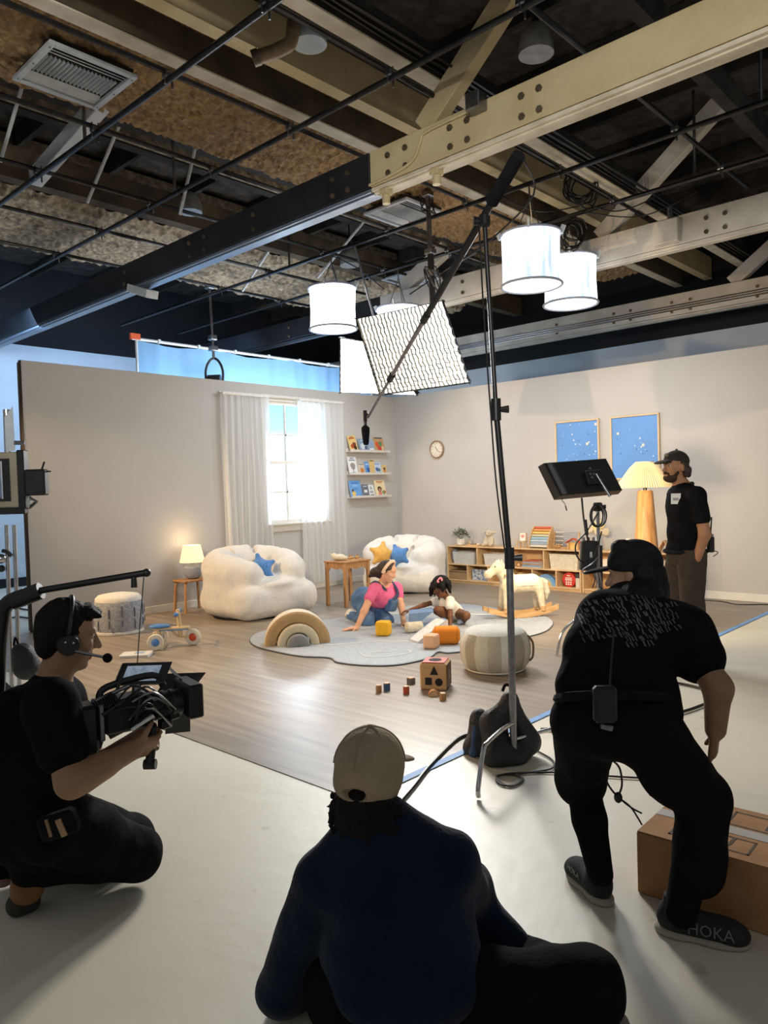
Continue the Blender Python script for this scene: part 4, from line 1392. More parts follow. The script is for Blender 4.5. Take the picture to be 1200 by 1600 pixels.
MB().prism([(0.038 * math.cos(a), 0.045 * math.sin(a)) for a in np.linspace(0, math.pi, 12)], (0, 0, 0), B, 0.05).build('body', plain('peg_tan', 204, 142, 84), t)
MB().prism([(0.03 * math.cos(a), 0.036 * math.sin(a)) for a in np.linspace(0, math.pi, 12)], -B[:, 2] * -0.051, B, 0.002).build('front_face', light_wood, t)
peg('sorter_peg', (4.23, 3.42), ngon(6, 0.025, 0.3), 0.05, plain('peg_oak', 176, 132, 82), 'oak hexagon peg in front of the sorter cube')

# ------------------------------------------------------------------ toddler tricycle and floor book
tc_ = np.array([3.98, 6.93, 0.004])
t = thing('toddler_tricycle', 'wooden toddler tricycle with blue seat and red front wheel', 'tricycle', tc_)
F = np.array([0.78, -0.62, 0]); F /= np.linalg.norm(F)      # travelling direction
S_ = np.cross(ZU, F)
trike_blue = plain('trike_blue', 84, 140, 206, 0.4)
trike_wood = plain('trike_wood', 226, 198, 150, 0.5)


def wheel(c, r, w, hub, axis):
    c = np.asarray(c)
    prof = [(r * 0.45, -w / 2), (r * 0.92, -w / 2), (r, -w / 4), (r, w / 4), (r * 0.92, w / 2), (r * 0.45, w / 2)]
    wh = MB().lathe(prof, c, n=26, rot=basis(axis)).build('wheel', plain('trike_tyre', 236, 226, 206, 0.5), t, smooth=True)
    MB().lathe([(1e-4, -w / 2 - 0.012), (r * 0.32, -w / 2 - 0.012), (r * 0.48, -w / 2 - 0.002), (r * 0.48, w / 2 + 0.002), (r * 0.32, w / 2 + 0.012), (1e-4, w / 2 + 0.012)], c, n=18, rot=basis(axis)).build('hub', hub, wh, smooth=True)


wheel(S_ * 0.17 + ZU * 0.082, 0.082, 0.035, trike_blue, S_)
wheel(S_ * -0.17 + ZU * 0.082, 0.082, 0.035, trike_blue, S_)
wheel(F * 0.35 + ZU * 0.085, 0.085, 0.035, plain('trike_red', 216, 84, 48, 0.4), S_ * 0.9 + F * 0.3)
MB().cyl(S_ * -0.17 + ZU * 0.082, S_ * 0.17 + ZU * 0.082, 0.012).build('rear_axle', trike_wood, t, smooth=True)
MB().box(F * 0.14 + ZU * 0.185, (0.36, 0.07, 0.03), rot=np.stack([F, S_, ZU], 1), b=0.008).build('frame_beam', trike_wood, t)
MB().box(F * 0.14 + ZU * 0.172, (0.34, 0.074, 0.010), rot=np.stack([F, S_, ZU], 1), b=0.002).build('frame_stripe', trike_blue, t)
for sg in (-1, 1):
    MB().tube([S_ * sg * 0.06 + ZU * 0.18, S_ * sg * 0.08 + ZU * 0.085 + F * 0.02], 0.022, 8).build('rear_strut', trike_wood, t)
MB().tube([F * 0.12 + ZU * 0.175, F * 0.2 + ZU * 0.10, F * 0.335 + ZU * 0.086], 0.012, 8).build('front_rod', trike_wood, t, smooth=True)
s = SDF(0.01); s.ell(tc_ + F * 0.02 + ZU * 0.215, (0.11, 0.07, 0.022), np.stack([F, S_, ZU], 1)); s.build('seat', trike_blue, t, vox=0.006)
MB().tube([F * 0.225 + ZU * 0.10, F * 0.205 + ZU * 0.375], 0.022, 10).build('steering_post', trike_wood, t, smooth=True)
MB().cyl(F * 0.205 + ZU * 0.345 - S_ * 0.135, F * 0.205 + ZU * 0.345 + S_ * 0.135, 0.011, n=10).build('handlebar', trike_wood, t, smooth=True)
for sg in (-1, 1):
    MB().ball(F * 0.205 + ZU * 0.345 + S_ * sg * 0.14, 0.024).build('grip', trike_blue, t, smooth=True)
t = thing('picture_book', 'white picture book lying on the wood floor', 'book', (3.63, 6.74, 0.004), math.radians(-42))
MB().box((0, 0, 0.012), (0.27, 0.2, 0.018), b=0.001).build('pages', paper, t)
MB().box((0, 0, 0.0225), (0.28, 0.21, 0.003)).build('cover', plain('book_cover_white', 220, 220, 214), t)
MB().box((0, 0, 0.0015), (0.28, 0.21, 0.003)).build('cover', plain('book_cover_white2', 220, 220, 214), t)
MB().box((0.03, 0.02, 0.0245), (0.09, 0.08, 0.001)).build('cover_picture', plain('book_picture', 150, 176, 206), t)

# ------------------------------------------------------------------ wooden activity table
tb = np.array([7.06, 7.30, 0.004])
t = thing('activity_table', 'square wooden activity table with scalloped apron', 'table', tb)
MB().box((0, 0, 0.592), (0.50, 0.42, 0.022), b=0.006).build('tabletop', oak, t)
for sx in (-1, 1):
    for sy in (-1, 1):
        MB().box((sx * 0.215, sy * 0.175, 0.29), (0.045, 0.045, 0.58), b=0.006).build('leg', oak, t)


def apron(p, xd, L):
    n = 18
    top = [(-L / 2 + L * i / n, 0.58) for i in range(n + 1)]
    bot = [(-L / 2 + L * i / n, 0.50 - 0.028 * (1 if abs(i - n / 2) > n * 0.42 else 0.35 * math.cos((i / n - 0.5) * 4 * math.pi))) for i in range(n, -1, -1)]
    B = np.stack([np.asarray(xd, float), ZU, np.cross(xd, ZU)], 1)
    MB().prism([(x, z) for x, z in bot[::-1]] + top[::-1], p, B, 0.016).build('apron', oak, t)


apron((0, -0.165, 0), (1, 0, 0), 0.40); apron((0, 0.18, 0), (1, 0, 0), 0.40); apron((-0.22, 0, 0), (0, 1, 0), 0.32); apron((0.205, 0, 0), (0, 1, 0), 0.32)
c = tb + [-0.12, 0.05, 0.603]
t = thing('plush_bundle', 'small cream cloth bundle on the activity table', 'plush toy', c)
s = SDF(0.03); s.ell(c + [0, 0, 0.045], (0.09, 0.07, 0.045)); s.ell(c + [0.06, -0.05, 0.03], (0.06, 0.05, 0.03)); s.ell(c + [-0.06, 0.02, 0.07], 0.035)
s.build('cloth', cream_cloth, t, vox=0.01, warp=lambda P: 0.004 * wob(P, 50))
s = SDF(0.01); s.cap(c + [-0.09, 0.02, 0.07], c + [-0.1, 0.05, 0.10], 0.014, 0.01); s.build('ear', cream_cloth, t, vox=0.007)
for k in range(3):
    c = np.array([0.02 + 0.075 * k, -0.02 + 0.03 * (k % 2), 0.604]) + tb
    tt = thing('wooden_train_car', 'small wooden train car on the activity table', 'toy', c, group='wooden train cars on the activity table')
    MB().box((0, 0, 0.026), (0.062, 0.034, 0.02), b=0.004).build('chassis', light_wood, tt)
    MB().cyl((0.0, 0, 0.036), (0.0, 0, 0.06), 0.013, n=10).build('cargo', oak, tt)
    for sx in (-1, 1):
        MB().cyl((sx * 0.02, -0.02, 0.01), (sx * 0.02, 0.02, 0.01), 0.0095, n=10).build('wheel', oak, tt)
t = thing('wooden_track', 'oval wooden train track on the activity table', 'toy', tb + [0.07, -0.06, 0.6035])
MB().tube([(0.13 * math.cos(a), 0.09 * math.sin(a), 0.004) for a in np.linspace(0, 6.2832, 33)[:-1]], 0.006, 5, True).build('outer_rail', light_wood, t)
MB().tube([(0.105 * math.cos(a), 0.066 * math.sin(a), 0.004) for a in np.linspace(0, 6.2832, 33)[:-1]], 0.006, 5, True).build('inner_rail', light_wood, t)

# ------------------------------------------------------------------ wall clock
t = thing('wall_clock', 'round pale wall clock with black hands on the set wall', 'clock', (9.92, 7.99, 2.19))
B = basis((-1, 0, 0))
MB().lathe([(0.148, 0.0), (0.148, 0.03), (0.14, 0.036), (0.13, 0.03), (0.13, 0.012)], n=40, rot=B).build('rim', plain('clock_rim', 150, 122, 92, 0.4), t, smooth=True)
MB().lathe([(0.134, 0.010), (0.134, 0.014), (1e-4, 0.014)], n=40, rot=B).build('dial', plain('clock_dial', 226, 216, 200, 0.6), t)
ink = plain('ink_black', 46, 42, 40, 0.6)
lr = -B[:, 0] if (B[:, 0] @ HR) < 0 else B[:, 0]
uu = ZU
for k in range(12):
    a = math.pi / 2 - 2 * math.pi * k / 12
    me = text_mesh(str(k if k else 12), 0.034, 'numeral')
    c = lr * 0.104 * math.cos(a) + uu * 0.104 * math.sin(a) + B[:, 2] * 0.0148
    BB = np.stack([lr, uu, np.cross(lr, uu)], 1)
    me.transform(Matrix(((BB[0, 0], BB[0, 1], BB[0, 2], c[0]), (BB[1, 0], BB[1, 1], BB[1, 2], c[1]), (BB[2, 0], BB[2, 1], BB[2, 2], c[2]), (0, 0, 0, 1))))
    link_mesh('numeral', me, ink, t)
for a, L, w in ((math.radians(150 - 30), 0.06, 0.007), (math.radians(-38), 0.09, 0.005)):
    d = lr * math.cos(a) + uu * math.sin(a)
    MB().tube([B[:, 2] * 0.018 - d * 0.015, B[:, 2] * 0.018 + d * L], w / 2, 5).build('hand', ink, t)

# ------------------------------------------------------------------ framed star prints
def star_print(yc, zc, w, h, seed, label, sparse):
    t = thing('framed_print', label, 'picture', (9.905, yc, zc))
    fr = plain('frame_wood', 214, 188, 150, 0.5)
    e = 0.022
    MB().box((0, 0, h / 2 - e / 2), (0.035, w, e), b=0.002).build('frame_rail', fr, t)
    MB().box((0, 0, -h / 2 + e / 2), (0.035, w, e), b=0.002).build('frame_rail', fr, t)
    MB().box((0, w / 2 - e / 2, 0), (0.035, e, h - 2 * e), b=0.002).build('frame_rail', fr, t)
    MB().box((0, -w / 2 + e / 2, 0), (0.035, e, h - 2 * e), b=0.002).build('frame_rail', fr, t)
    MB().box((0.004, 0, 0), (0.012, w - 2 * e, h - 2 * e)).build('print', plain('print_blue_%d' % seed, 96, 150, 216, 0.5, nscale=2), t)
    g = random.Random(seed)
    cols = [plain('motif_white', 236, 238, 236), plain('motif_pale', 160, 196, 232), plain('motif_deep', 66, 110, 170), plain('motif_cream', 232, 222, 190)]
    B = basis((-1, 0, 0))
    def mot(x, z, r, n, m):
        poly = [((r if k % 2 == 0 else r * 0.45) * math.cos(math.pi * k / n), (r if k % 2 == 0 else r * 0.45) * math.sin(math.pi * k / n)) for k in range(2 * n)]
        MB().prism(poly, (-0.0025, x, z), B, 0.0012).build('motif', m, t)
    for (x, z, r) in sparse:
        mot(x, z, r, 5, cols[3])
    for k in range(46):
        x, z = g.uniform(-w / 2 + 0.05, w / 2 - 0.06), g.gauss(-0.02, 0.2)
        z = max(-h / 2 + 0.05, min(h / 2 - 0.06, z))
        mot(x, z, g.choice((0.006, 0.008, 0.012, 0.016)), g.choice((3, 4, 5)), cols[g.choice((0, 1, 1, 2, 2, 0))])
    return t


star_print(5.38, 2.02, 0.70, 0.88, 3, 'blue star print in a wooden frame above the shelf books', [(-0.16, 0.09, 0.03), (-0.30, 0.36, 0.03)])
star_print(4.51, 2.02, 0.70, 0.88, 8, 'blue star print in a wooden frame behind the floor lamp', [(0.24, 0.2, 0.026), (-0.12, 0.02, 0.03)])

# ------------------------------------------------------------------ picture ledges with books
ledge_paint = plain('ledge_white', 214, 208, 198, 0.5)


def ledge(zz, label):
    t = thing('picture_ledge', label, 'shelf', (9.175, 8.945, zz))
    MB().box((0, -0.06, -0.008), (0.97, 0.12, 0.016), b=0.003).build('board', ledge_paint, t)
    MB().box((0, -0.117, 0.008), (0.97, 0.012, 0.034), b=0.003).build('lip', ledge_paint, t)
    MB().box((0, -0.006, 0.02), (0.97, 0.012, 0.06), b=0.003).build('back_rail', ledge_paint, t)


ledge(2.19, 'white picture ledge with the microphone in front, topmost of three')
ledge(1.81, 'white picture ledge between the other two ledges')
ledge(1.425, 'white picture ledge lowest of the three beside the curtain')


def book(x, zz, w, h, colr, label, deco=(), lean=0.22, tilt=0.0):
    """face-out book on a ledge, leaning on the wall"""
    base = np.array([x, 8.865, zz + 0.002])
    t = thing('picture_book', label, 'book', base)
    R = rotx(-lean) @ roty(tilt)
    bx = lambda nm, c, s, m_: MB().box(R @ np.array(c), s, rot=R).build(nm, m_, t)
    cov = plain('cover_%d_%d_%d' % colr, *colr, 0.45)
    bx('pages', (0, 0.006, h / 2), (w - 0.006, 0.009, h - 0.006), paper)
    bx('front_cover', (0, 0.0, h / 2), (w, 0.002, h), cov)
    bx('back_cover', (0, 0.0115, h / 2), (w, 0.002, h), cov)
    for (u, v, sw, sh, c3) in deco:
        mm = plain('art_%d_%d_%d' % c3, *c3, 0.5)
        bx('cover_art', ((u - 0.5) * w, -0.0016, v * h), (sw * w, 0.0012, sh * h), mm)
    return t, R, base


def blob_art(t, R, w, h, u, v, r, c3):
    poly = [(r * math.cos(a) * (1 + 0.15 * math.sin(3 * a)), r * 1.1 * math.sin(a)) for a in np.linspace(0, 6.2832, 15)[:-1]]
    c = R @ np.array([(u - 0.5) * w, -0.0012, v * h])
    MB().prism(poly, c, R @ np.stack([[1, 0, 0], [0, 0, 1], [0, -1, 0]], 1).astype(float), 0.0012).build('cover_art', plain('art_%d_%d_%d' % c3, *c3, 0.5), t)


bar = lambda v, c3, w=0.6, h=0.05: (0.5, v, w, h, c3)
t, R, b = book(8.83, 2.19, 0.18, 0.27, (222, 190, 122), 'tan book with two figures on the top ledge', [bar(0.9, (150, 92, 50), 0.4), bar(0.82, (170, 70, 40), 0.75, 0.07)], tilt=-0.12)
blob_art(t, R, 0.18, 0.27, 0.35, 0.32, 0.035, (186, 74, 40)); blob_art(t, R, 0.18, 0.27, 0.65, 0.4, 0.04, (120, 60, 36)); blob_art(t, R, 0.18, 0.27, 0.7, 0.2, 0.035, (70, 44, 34))
t, R, b = book(9.06, 2.19, 0.2, 0.22, (130, 152, 180), 'blue grey book behind the microphone', [bar(0.85, (220, 226, 232), 0.6)])
blob_art(t, R, 0.2, 0.22, 0.4, 0.4, 0.05, (206, 214, 220)); blob_art(t, R, 0.2, 0.22, 0.75, 0.3, 0.03, (70, 84, 104))
t, R, b = book(9.25, 2.19, 0.14, 0.20, (150, 170, 196), 'small pale blue book beside the red and green book', [bar(0.2, (224, 228, 230), 0.7, 0.2)])
t, R, b = book(9.45, 2.19, 0.24, 0.255, (196, 150, 104), 'red and green illustrated book at the corner end of the top ledge', [bar(0.95, (52, 58, 66), 0.8, 0.08)])
for u, v, r, c3 in ((0.3, 0.5, 0.045, (214, 92, 44)), (0.62, 0.55, 0.045, (94, 136, 92)), (0.5, 0.22, 0.045, (206, 64, 44)), (0.8, 0.25, 0.035, (222, 196, 150))):
    blob_art(t, R, 0.24, 0.255, u, v, r, c3)
t, R, b = book(8.80, 1.81, 0.20, 0.30, (226, 224, 224), 'white book with a grey tree on the middle ledge', [bar(0.9, (110, 120, 140), 0.4, 0.06), bar(0.79, (110, 120, 140), 0.7, 0.06), (0.5, 0.22, 0.05, 0.22, (92, 98, 108)), bar(0.1, (120, 150, 180), 0.5, 0.03)])
blob_art(t, R, 0.20, 0.30, 0.5, 0.45, 0.055, (150, 142, 134))
t, R, b = book(9.00, 1.81, 0.16, 0.19, (206, 190, 176), 'small beige book with an orange fox beside the tree book', [bar(0.88, (110, 104, 110), 0.7, 0.07)])
blob_art(t, R, 0.16, 0.19, 0.5, 0.3, 0.045, (196, 124, 56))
t, R, b = book(9.14, 1.81, 0.14, 0.21, (96, 148, 210), 'small bright blue book on the middle ledge', [bar(0.8, (200, 216, 232), 0.5, 0.08)])
blob_art(t, R, 0.14, 0.21, 0.6, 0.35, 0.035, (44, 84, 150))
t, R, b = book(9.25, 1.81, 0.13, 0.245, (214, 184, 122), 'tall yellow book peeking behind the bird book', [bar(0.93, (96, 84, 70), 0.7, 0.07)], lean=0.16)
t, R, b = book(9.40, 1.81, 0.17, 0.20, (196, 212, 232), 'pale blue book with two birds on the middle ledge', [bar(0.88, (90, 120, 180), 0.7, 0.08)], lean=0.26)
blob_art(t, R, 0.17, 0.20, 0.35, 0.4, 0.035, (56, 96, 150)); blob_art(t, R, 0.17, 0.20, 0.65, 0.35, 0.03, (90, 130, 120))
t, R, b = book(9.555, 1.81, 0.12, 0.16, (222, 188, 128), 'small tan book with a child at the end of the middle ledge', [])
blob_art(t, R, 0.12, 0.16, 0.5, 0.55, 0.024, (70, 46, 36)); blob_art(t, R, 0.12, 0.16, 0.5, 0.25, 0.03, (206, 130, 70))
t, R, b = book(8.85, 1.425, 0.26, 0.285, (104, 160, 220), 'large sky blue book with a small figure on the lowest ledge', [bar(0.85, (70, 120, 190), 0.7, 0.08), bar(0.7, (150, 190, 230), 0.5, 0.06), bar(0.5, (70, 120, 190), 0.4, 0.06)])
blob_art(t, R, 0.26, 0.285, 0.22, 0.4, 0.022, (70, 54, 46)); blob_art(t, R, 0.26, 0.285, 0.28, 0.2, 0.045, (226, 190, 110))
t, R, b = book(9.08, 1.425, 0.15, 0.215, (104, 110, 122), 'dark grey book beside the alphabet book', [bar(0.85, (200, 204, 208), 0.6, 0.06), bar(0.45, (226, 226, 226), 0.5, 0.22)])
t, R, b = book(9.225, 1.425, 0.15, 0.205, (222, 224, 224), 'white alphabet book with black letters on the lowest ledge', [], lean=0.26)
BR = R @ np.stack([[1, 0, 0], [0, 0, 1], [0, -1, 0]], 1).astype(float)
text('A', 0.08, R @ np.array([0.0, -0.002, 0.15]), BR, ink, t, world=False)
text('abc', 0.065, R @ np.array([0.0, -0.002, 0.085]), BR, ink, t, world=False)
bx = MB().box(R @ np.array([0, -0.0016, 0.03]), (0.09, 0.0012, 0.012), rot=R).build('cover_art', ink, t)
t, R, b = book(9.45, 1.425, 0.26, 0.29, (232, 214, 172), 'large cream book with a child\'s face on the lowest ledge', [bar(0.88, (206, 120, 60), 0.6, 0.06), bar(0.8, (200, 160, 90), 0.4, 0.04)])
blob_art(t, R, 0.26, 0.29, 0.42, 0.42, 0.05, (70, 42, 34)); blob_art(t, R, 0.26, 0.29, 0.44, 0.38, 0.032, (206, 146, 108)); blob_art(t, R, 0.26, 0.29, 0.75, 0.22, 0.035, (120, 150, 120)); blob_art(t, R, 0.26, 0.29, 0.88, 0.25, 0.026, (216, 130, 60)); blob_art(t, R, 0.26, 0.29, 0.42, 0.12, 0.045, (214, 130, 120))

# ------------------------------------------------------------------ low cubby shelves along the right wall
SX, SD, SH = 9.735, 0.34, 0.60
th = 0.02


def cubby(y1, y0, label, top_cols, bot_cols):
    L = y1 - y0
    t = thing('cubby_shelf', label, 'shelf', (SX, (y0 + y1) / 2, 0.004))
    hy = L / 2
    MB().box((0, 0, SH - th / 2), (SD, L, th), b=0.003).build('top_board', birch, t)
    MB().box((0, 0, 0.05), (SD, L - 2 * th, th), b=0.002).build('bottom_board', birch, t)
    MB().box((0, 0, 0.30), (SD - 0.01, L - 2 * th, th), b=0.002).build('middle_board', birch, t)
    for s_ in (-1, 1):
        MB().box((0, s_ * (hy - th / 2), (SH - th) / 2), (SD, th, SH - th), b=0.003).build('side_panel', birch, t)
    MB().box((SD / 2 - 0.006, 0, SH / 2), (0.008, L - 2 * th, SH - 2 * th)).build('back_panel', birch, t)
    MB().box((-SD / 2 + 0.03, 0, 0.02), (0.016, L - 2 * th, 0.038)).build('toe_kick', birch, t)
    for k in range(1, top_cols):
        MB().box((0, hy - L * k / top_cols, 0.445), (SD - 0.015, 0.018, 0.27)).build('divider', birch, t)
    for k in range(1, bot_cols):
        MB().box((0, hy - L * k / bot_cols, 0.175), (SD - 0.015, 0.018, 0.23)).build('divider', birch, t)
    return t


cubby(7.57, 5.185, 'long birch cubby shelf running behind the rocking horse', 4, 6)
cubby(5.165, 3.80, 'shorter birch cubby shelf behind the floor lamp', 2, 3)
ZT, ZM, ZB = SH + 0.0045, 0.3145, 0.0645      # top, middle and bottom standing heights
topc = [7.57 - 2.385 * (k + 0.5) / 4 for k in range(4)]
botc = [7.57 - 2.385 * (k + 0.5) / 6 for k in range(6)]
SF = SX - SD / 2
bin_cloth = mat('bin_felt', srgb(206, 204, 198), 0.95, col2=srgb(192, 190, 184), nscale=30, bump=0.3, bscale=110)


def fabric_bin(y, w, h, label, m=bin_cloth):
    t = thing('storage_bin', label, 'bin', (SX - 0.03, y, ZM))
    d, e = 0.24, 0.012
    a0, a1 = 0.92, 1.0
    vs, fs = [], []
    for (s_, z, inner) in ((a0, 0, 0), (a1, h, 0), (a1, h, 1), (a0, 0.01, 1)):
        for sx, sy in ((-1, -1), (1, -1), (1, 1), (-1, 1)):
            vs.append((sx * (d / 2 * s_ - e * inner), sy * (w / 2 * s_ - e * inner), z))
    for r_ in range(3):
        for i in range(4):
            fs.append((r_ * 4 + i, r_ * 4 + (i + 1) % 4, (r_ + 1) * 4 + (i + 1) % 4, (r_ + 1) * 4 + i))
    fs += [(3, 2, 1, 0), (12, 13, 14, 15)]
    MB().add(vs, fs).build('body', m, t)
    MB().tube([(sx * d / 2, sy * w / 2, h) for sx, sy in ((-1, -1), (1, -1), (1, 1), (-1, 1))], 0.007, 5, True).build('rim', m, t)
    return t


fabric_bin(topc[0] - 0.02, 0.42, 0.185, 'white felt bin in the cubby nearest the beanbag')
fabric_bin(topc[1] - 0.03, 0.42, 0.175, 'white felt bin in the second top cubby')
fabric_bin(topc[3] - 0.02, 0.46, 0.215, 'large cream felt bin above the red toy drum', cream_cloth)
s = SDF(0.03)
c = np.array([SX - 0.05, topc[0] + 0.21, ZM + 0.10])
t = thing('plush_elephant', 'small grey blue plush squeezed beside the felt bin', 'plush toy', c - ZU * 0.10)
s.ell(c, (0.07, 0.05, 0.095)); s.ell(c + [-0.03, -0.02, 0.08], (0.05, 0.05, 0.045)); s.build('body', plain('plush_grey', 132, 144, 164, 1.0, bump=0.4), t, vox=0.01)
SDF(0.02).cap(c + [-0.06, -0.02, 0.08], c + [-0.1, -0.02, 0.02], 0.018, 0.012).build('trunk', plain('plush_grey2', 132, 144, 164, 1.0), t, vox=0.008)


def flat_book(y, z, w, d, h, c3, label, group=None):
    t = thing('stacked_book', label, 'book', (SX - 0.06, y, z))
    MB().box((0.002, 0, h / 2), (d - 0.006, w - 0.01, h - 0.006)).build('pages', paper, t)
    m_ = plain('bk_%d_%d_%d' % c3, *c3)
    MB().box((0, 0, h - 0.0015), (d, w, 0.003)).build('cover', m_, t)
    MB().box((0, 0, 0.0015), (d, w, 0.003)).build('cover', m_, t)
    MB().box((-d / 2 + 0.0015, 0, h / 2), (0.003, w, h)).build('spine', m_, t)


z = ZM
for k, (w, h, c3, nm) in enumerate(((0.32, 0.022, (214, 206, 196), 'white'), (0.31, 0.024, (150, 176, 200), 'pale blue'), (0.30, 0.02, (206, 160, 120), 'tan'), (0.28, 0.022, (176, 190, 204), 'grey blue'), (0.26, 0.018, (206, 120, 96), 'red'))):
    flat_book(topc[2] - 0.09, z, w, 0.22, h, c3, '%s book lying in the stack behind the horse\'s ears' % nm)
    z += h + 0.0005
t = thing('wooden_ball', 'small wooden ball beside the stacked books', 'toy', (SX - 0.1, topc[2] + 0.17, ZM))
MB().ball((0, 0, 0.025), 0.025).build('ball', light_wood, t, smooth=True)
MB().cyl((0, 0, 0.048), (0, 0, 0.058), 0.005, n=8).build('knob', oak, t)

# bottom row
t = thing('wicker_drawer', 'brown woven box in the bottom cubby beside the beanbag', 'box', (SX - 0.02, botc[0], ZB))
MB().box((0, 0, 0.055), (0.26, 0.34, 0.11), b=0.006).build('box', plain('wicker_brown', 168, 138, 100, 0.9, bump=0.8, bscale=90), t)
MB().box((0, 0, 0.126), (0.27, 0.35, 0.03), b=0.006).build('lid', plain('wicker_dark', 144, 114, 80, 0.9, bump=0.8, bscale=90), t)
t = thing('puzzle_box', 'blue and grey patterned puzzle box in the bottom cubby', 'box', (SX - 0.09, botc[1], ZB))
MB().box((0, 0, 0.085), (0.05, 0.27, 0.17), b=0.002).build('box', mat('puzzle_print', srgb(140, 160, 190), 0.5, col2=srgb(214, 214, 206), nscale=22, contrast=(0.45, 0.55)), t)
MB().box((-0.026, 0, 0.085), (0.002, 0.25, 0.15)).build('cover_picture', mat('puzzle_picture', srgb(108, 128, 160), 0.5, col2=srgb(206, 206, 200), nscale=26, contrast=(0.46, 0.54)), t)
t = thing('wooden_dome', 'wooden dome house toy in the bottom cubby behind the horse', 'toy', (SX - 0.08, botc[3] + 0.03, ZB))
B = basis((-1, 0, 0))
dome = [(-0.09, 0), (0.09, 0), (0.09, 0.07)] + [(0.09 * math.cos(a), 0.07 + 0.1 * math.sin(a)) for a in np.linspace(0.2, math.pi - 0.2, 9)] + [(-0.09, 0.07)]
BX = np.stack([[0, -1, 0], [0, 0, 1], [-1, 0, 0]], 1).astype(float)
MB().prism(dome, (0.03, 0, 0), BX, 0.06).build('shell', light_wood, t)
MB().prism([(-0.025, 0), (0.025, 0), (0.025, 0.05), (0, 0.07), (-0.025, 0.05)], (-0.03, 0, 0.002), BX, 0.002).build('doorway', dark_hole, t)
t = thing('rainbow_stacker', 'small wooden rainbow stacker in the bottom cubby', 'toy', (SX - 0.09, botc[4], ZB))
for r0, r1, c3, nm in ((0.125, 0.165, (112, 158, 206), 'blue'), (0.09, 0.122, (140, 176, 196), 'teal'), (0.06, 0.087, (236, 190, 90), 'yellow'), (0.0, 0.057, (222, 110, 54), 'orange')):
    n = 20
    poly = [(r1 * math.cos(a), r1 * math.sin(a)) for a in np.linspace(0, math.pi, n)]
    if r0 > 0:
        poly += [(r0 * math.cos(a), r0 * math.sin(a)) for a in np.linspace(math.pi, 0, n)]
    vs = []
    for d_ in (0.03, -0.03):
        vs += [BX[:, 0] * x + BX[:, 1] * y + BX[:, 2] * d_ for x, y in poly]
    N = len(poly)
    if r0 > 0:
        fs = [(i, i + 1, 2 * n - 2 - i, 2 * n - 1 - i) for i in range(n - 1)] + [(N + 2 * n - 1 - i, N + 2 * n - 2 - i, N + i + 1, N + i) for i in range(n - 1)]
    else:
        fs = [tuple(range(N)), tuple(range(2 * N - 1, N - 1, -1))]
    fs += [(i, N + i, N + (i + 1) % N, (i + 1) % N) for i in range(N)]
    MB().add(vs, fs).build('arch', plain('stack_' + nm, *c3), t)
red = plain('drum_red', 206, 52, 40, 0.5)
t = thing('toy_drum', 'red round toy barn tin in the bottom cubby', 'toy', (SX - 0.07, botc[5] + 0.02, ZB))
MB().lathe([(1e-4, -0.05), (0.098, -0.05), (0.104, -0.045), (0.104, 0.045), (0.098, 0.05), (1e-4, 0.05)], (0, 0, 0.104), n=30, rot=basis((-1, 0, 0))).build('tin', red, t, smooth=True)
wm = plain('drum_white', 236, 226, 214)
for zz, w in ((0.165, 0.05), (0.13, 0.10), (0.105, 0.11)):
    MB().box((-0.0515, 0, zz), (0.003, w, 0.014)).build('marking', wm, t)
for zz in (0.03, 0.06):
    for yy in (-0.035, 0, 0.035):
        MB().box((-0.0515, yy, zz + 0.012), (0.003, 0.022, 0.02), rot=rotx(0.78)).build('marking', wm, t)
t = thing('game_box', 'dark lidded game box leaning beside the red toy tin', 'box', (SX - 0.03, botc[5] - 0.125, ZB))
MB().box((0, 0, 0.10), (0.2, 0.06, 0.2), b=0.002).build('box', plain('game_cream', 206, 196, 176), t)
MB().box((0, 0, 0.17), (0.204, 0.064, 0.062), b=0.002).build('lid', plain('game_dark', 60, 58, 60), t)
# shorter shelf
t = thing('toy_plate', 'round white toy plate standing in the shorter shelf', 'plate', (SX - 0.06, 4.86, ZM))
MB().lathe([(1e-4, 0), (0.06, 0.0), (0.085, 0.012), (0.085, 0.016), (0.058, 0.006), (1e-4, 0.006)], (0, 0, 0.086), n=24, rot=basis((-1, 0, 0.25))).build('plate', wm, t, smooth=True)
MB().tube([(0.03, -0.05, 0.006), (0.03, 0.05, 0.006)], 0.006, 5).tube([(-0.04, -0.03, 0.006), (0.05, -0.03, 0.006)], 0.005, 5).tube([(-0.04, 0.03, 0.006), (0.05, 0.03, 0.006)], 0.005, 5).build('stand', oak, t)
t = thing('storage_bin', 'cream felt bin in the shorter shelf behind the lamp post', 'bin', (SX - 0.02, 4.16, ZM))
MB().box((0, 0, 0.09), (0.24, 0.4, 0.18), b=0.012).build('body', cream_cloth, t)
MB().box((0, 0, 0.178), (0.25, 0.41, 0.016), b=0.006).build('rim', cream_cloth, t)
t = thing('wooden_crate', 'small wooden crate of blocks in the shorter shelf', 'box', (SX - 0.03, 4.48, ZB))
MB().box((0, 0, 0.05), (0.2, 0.3, 0.1), b=0.004).build('crate', oak, t)
for k in range(4):
    MB().box((-0.05 + 0.03 * k, -0.1 + 0.065 * k, 0.125), (0.05, 0.05, 0.05), rot=rotz(0.3 * k), b=0.004).build('block', [wm, red, light_wood, plain('crate_blue', 110, 150, 200)][k], t)

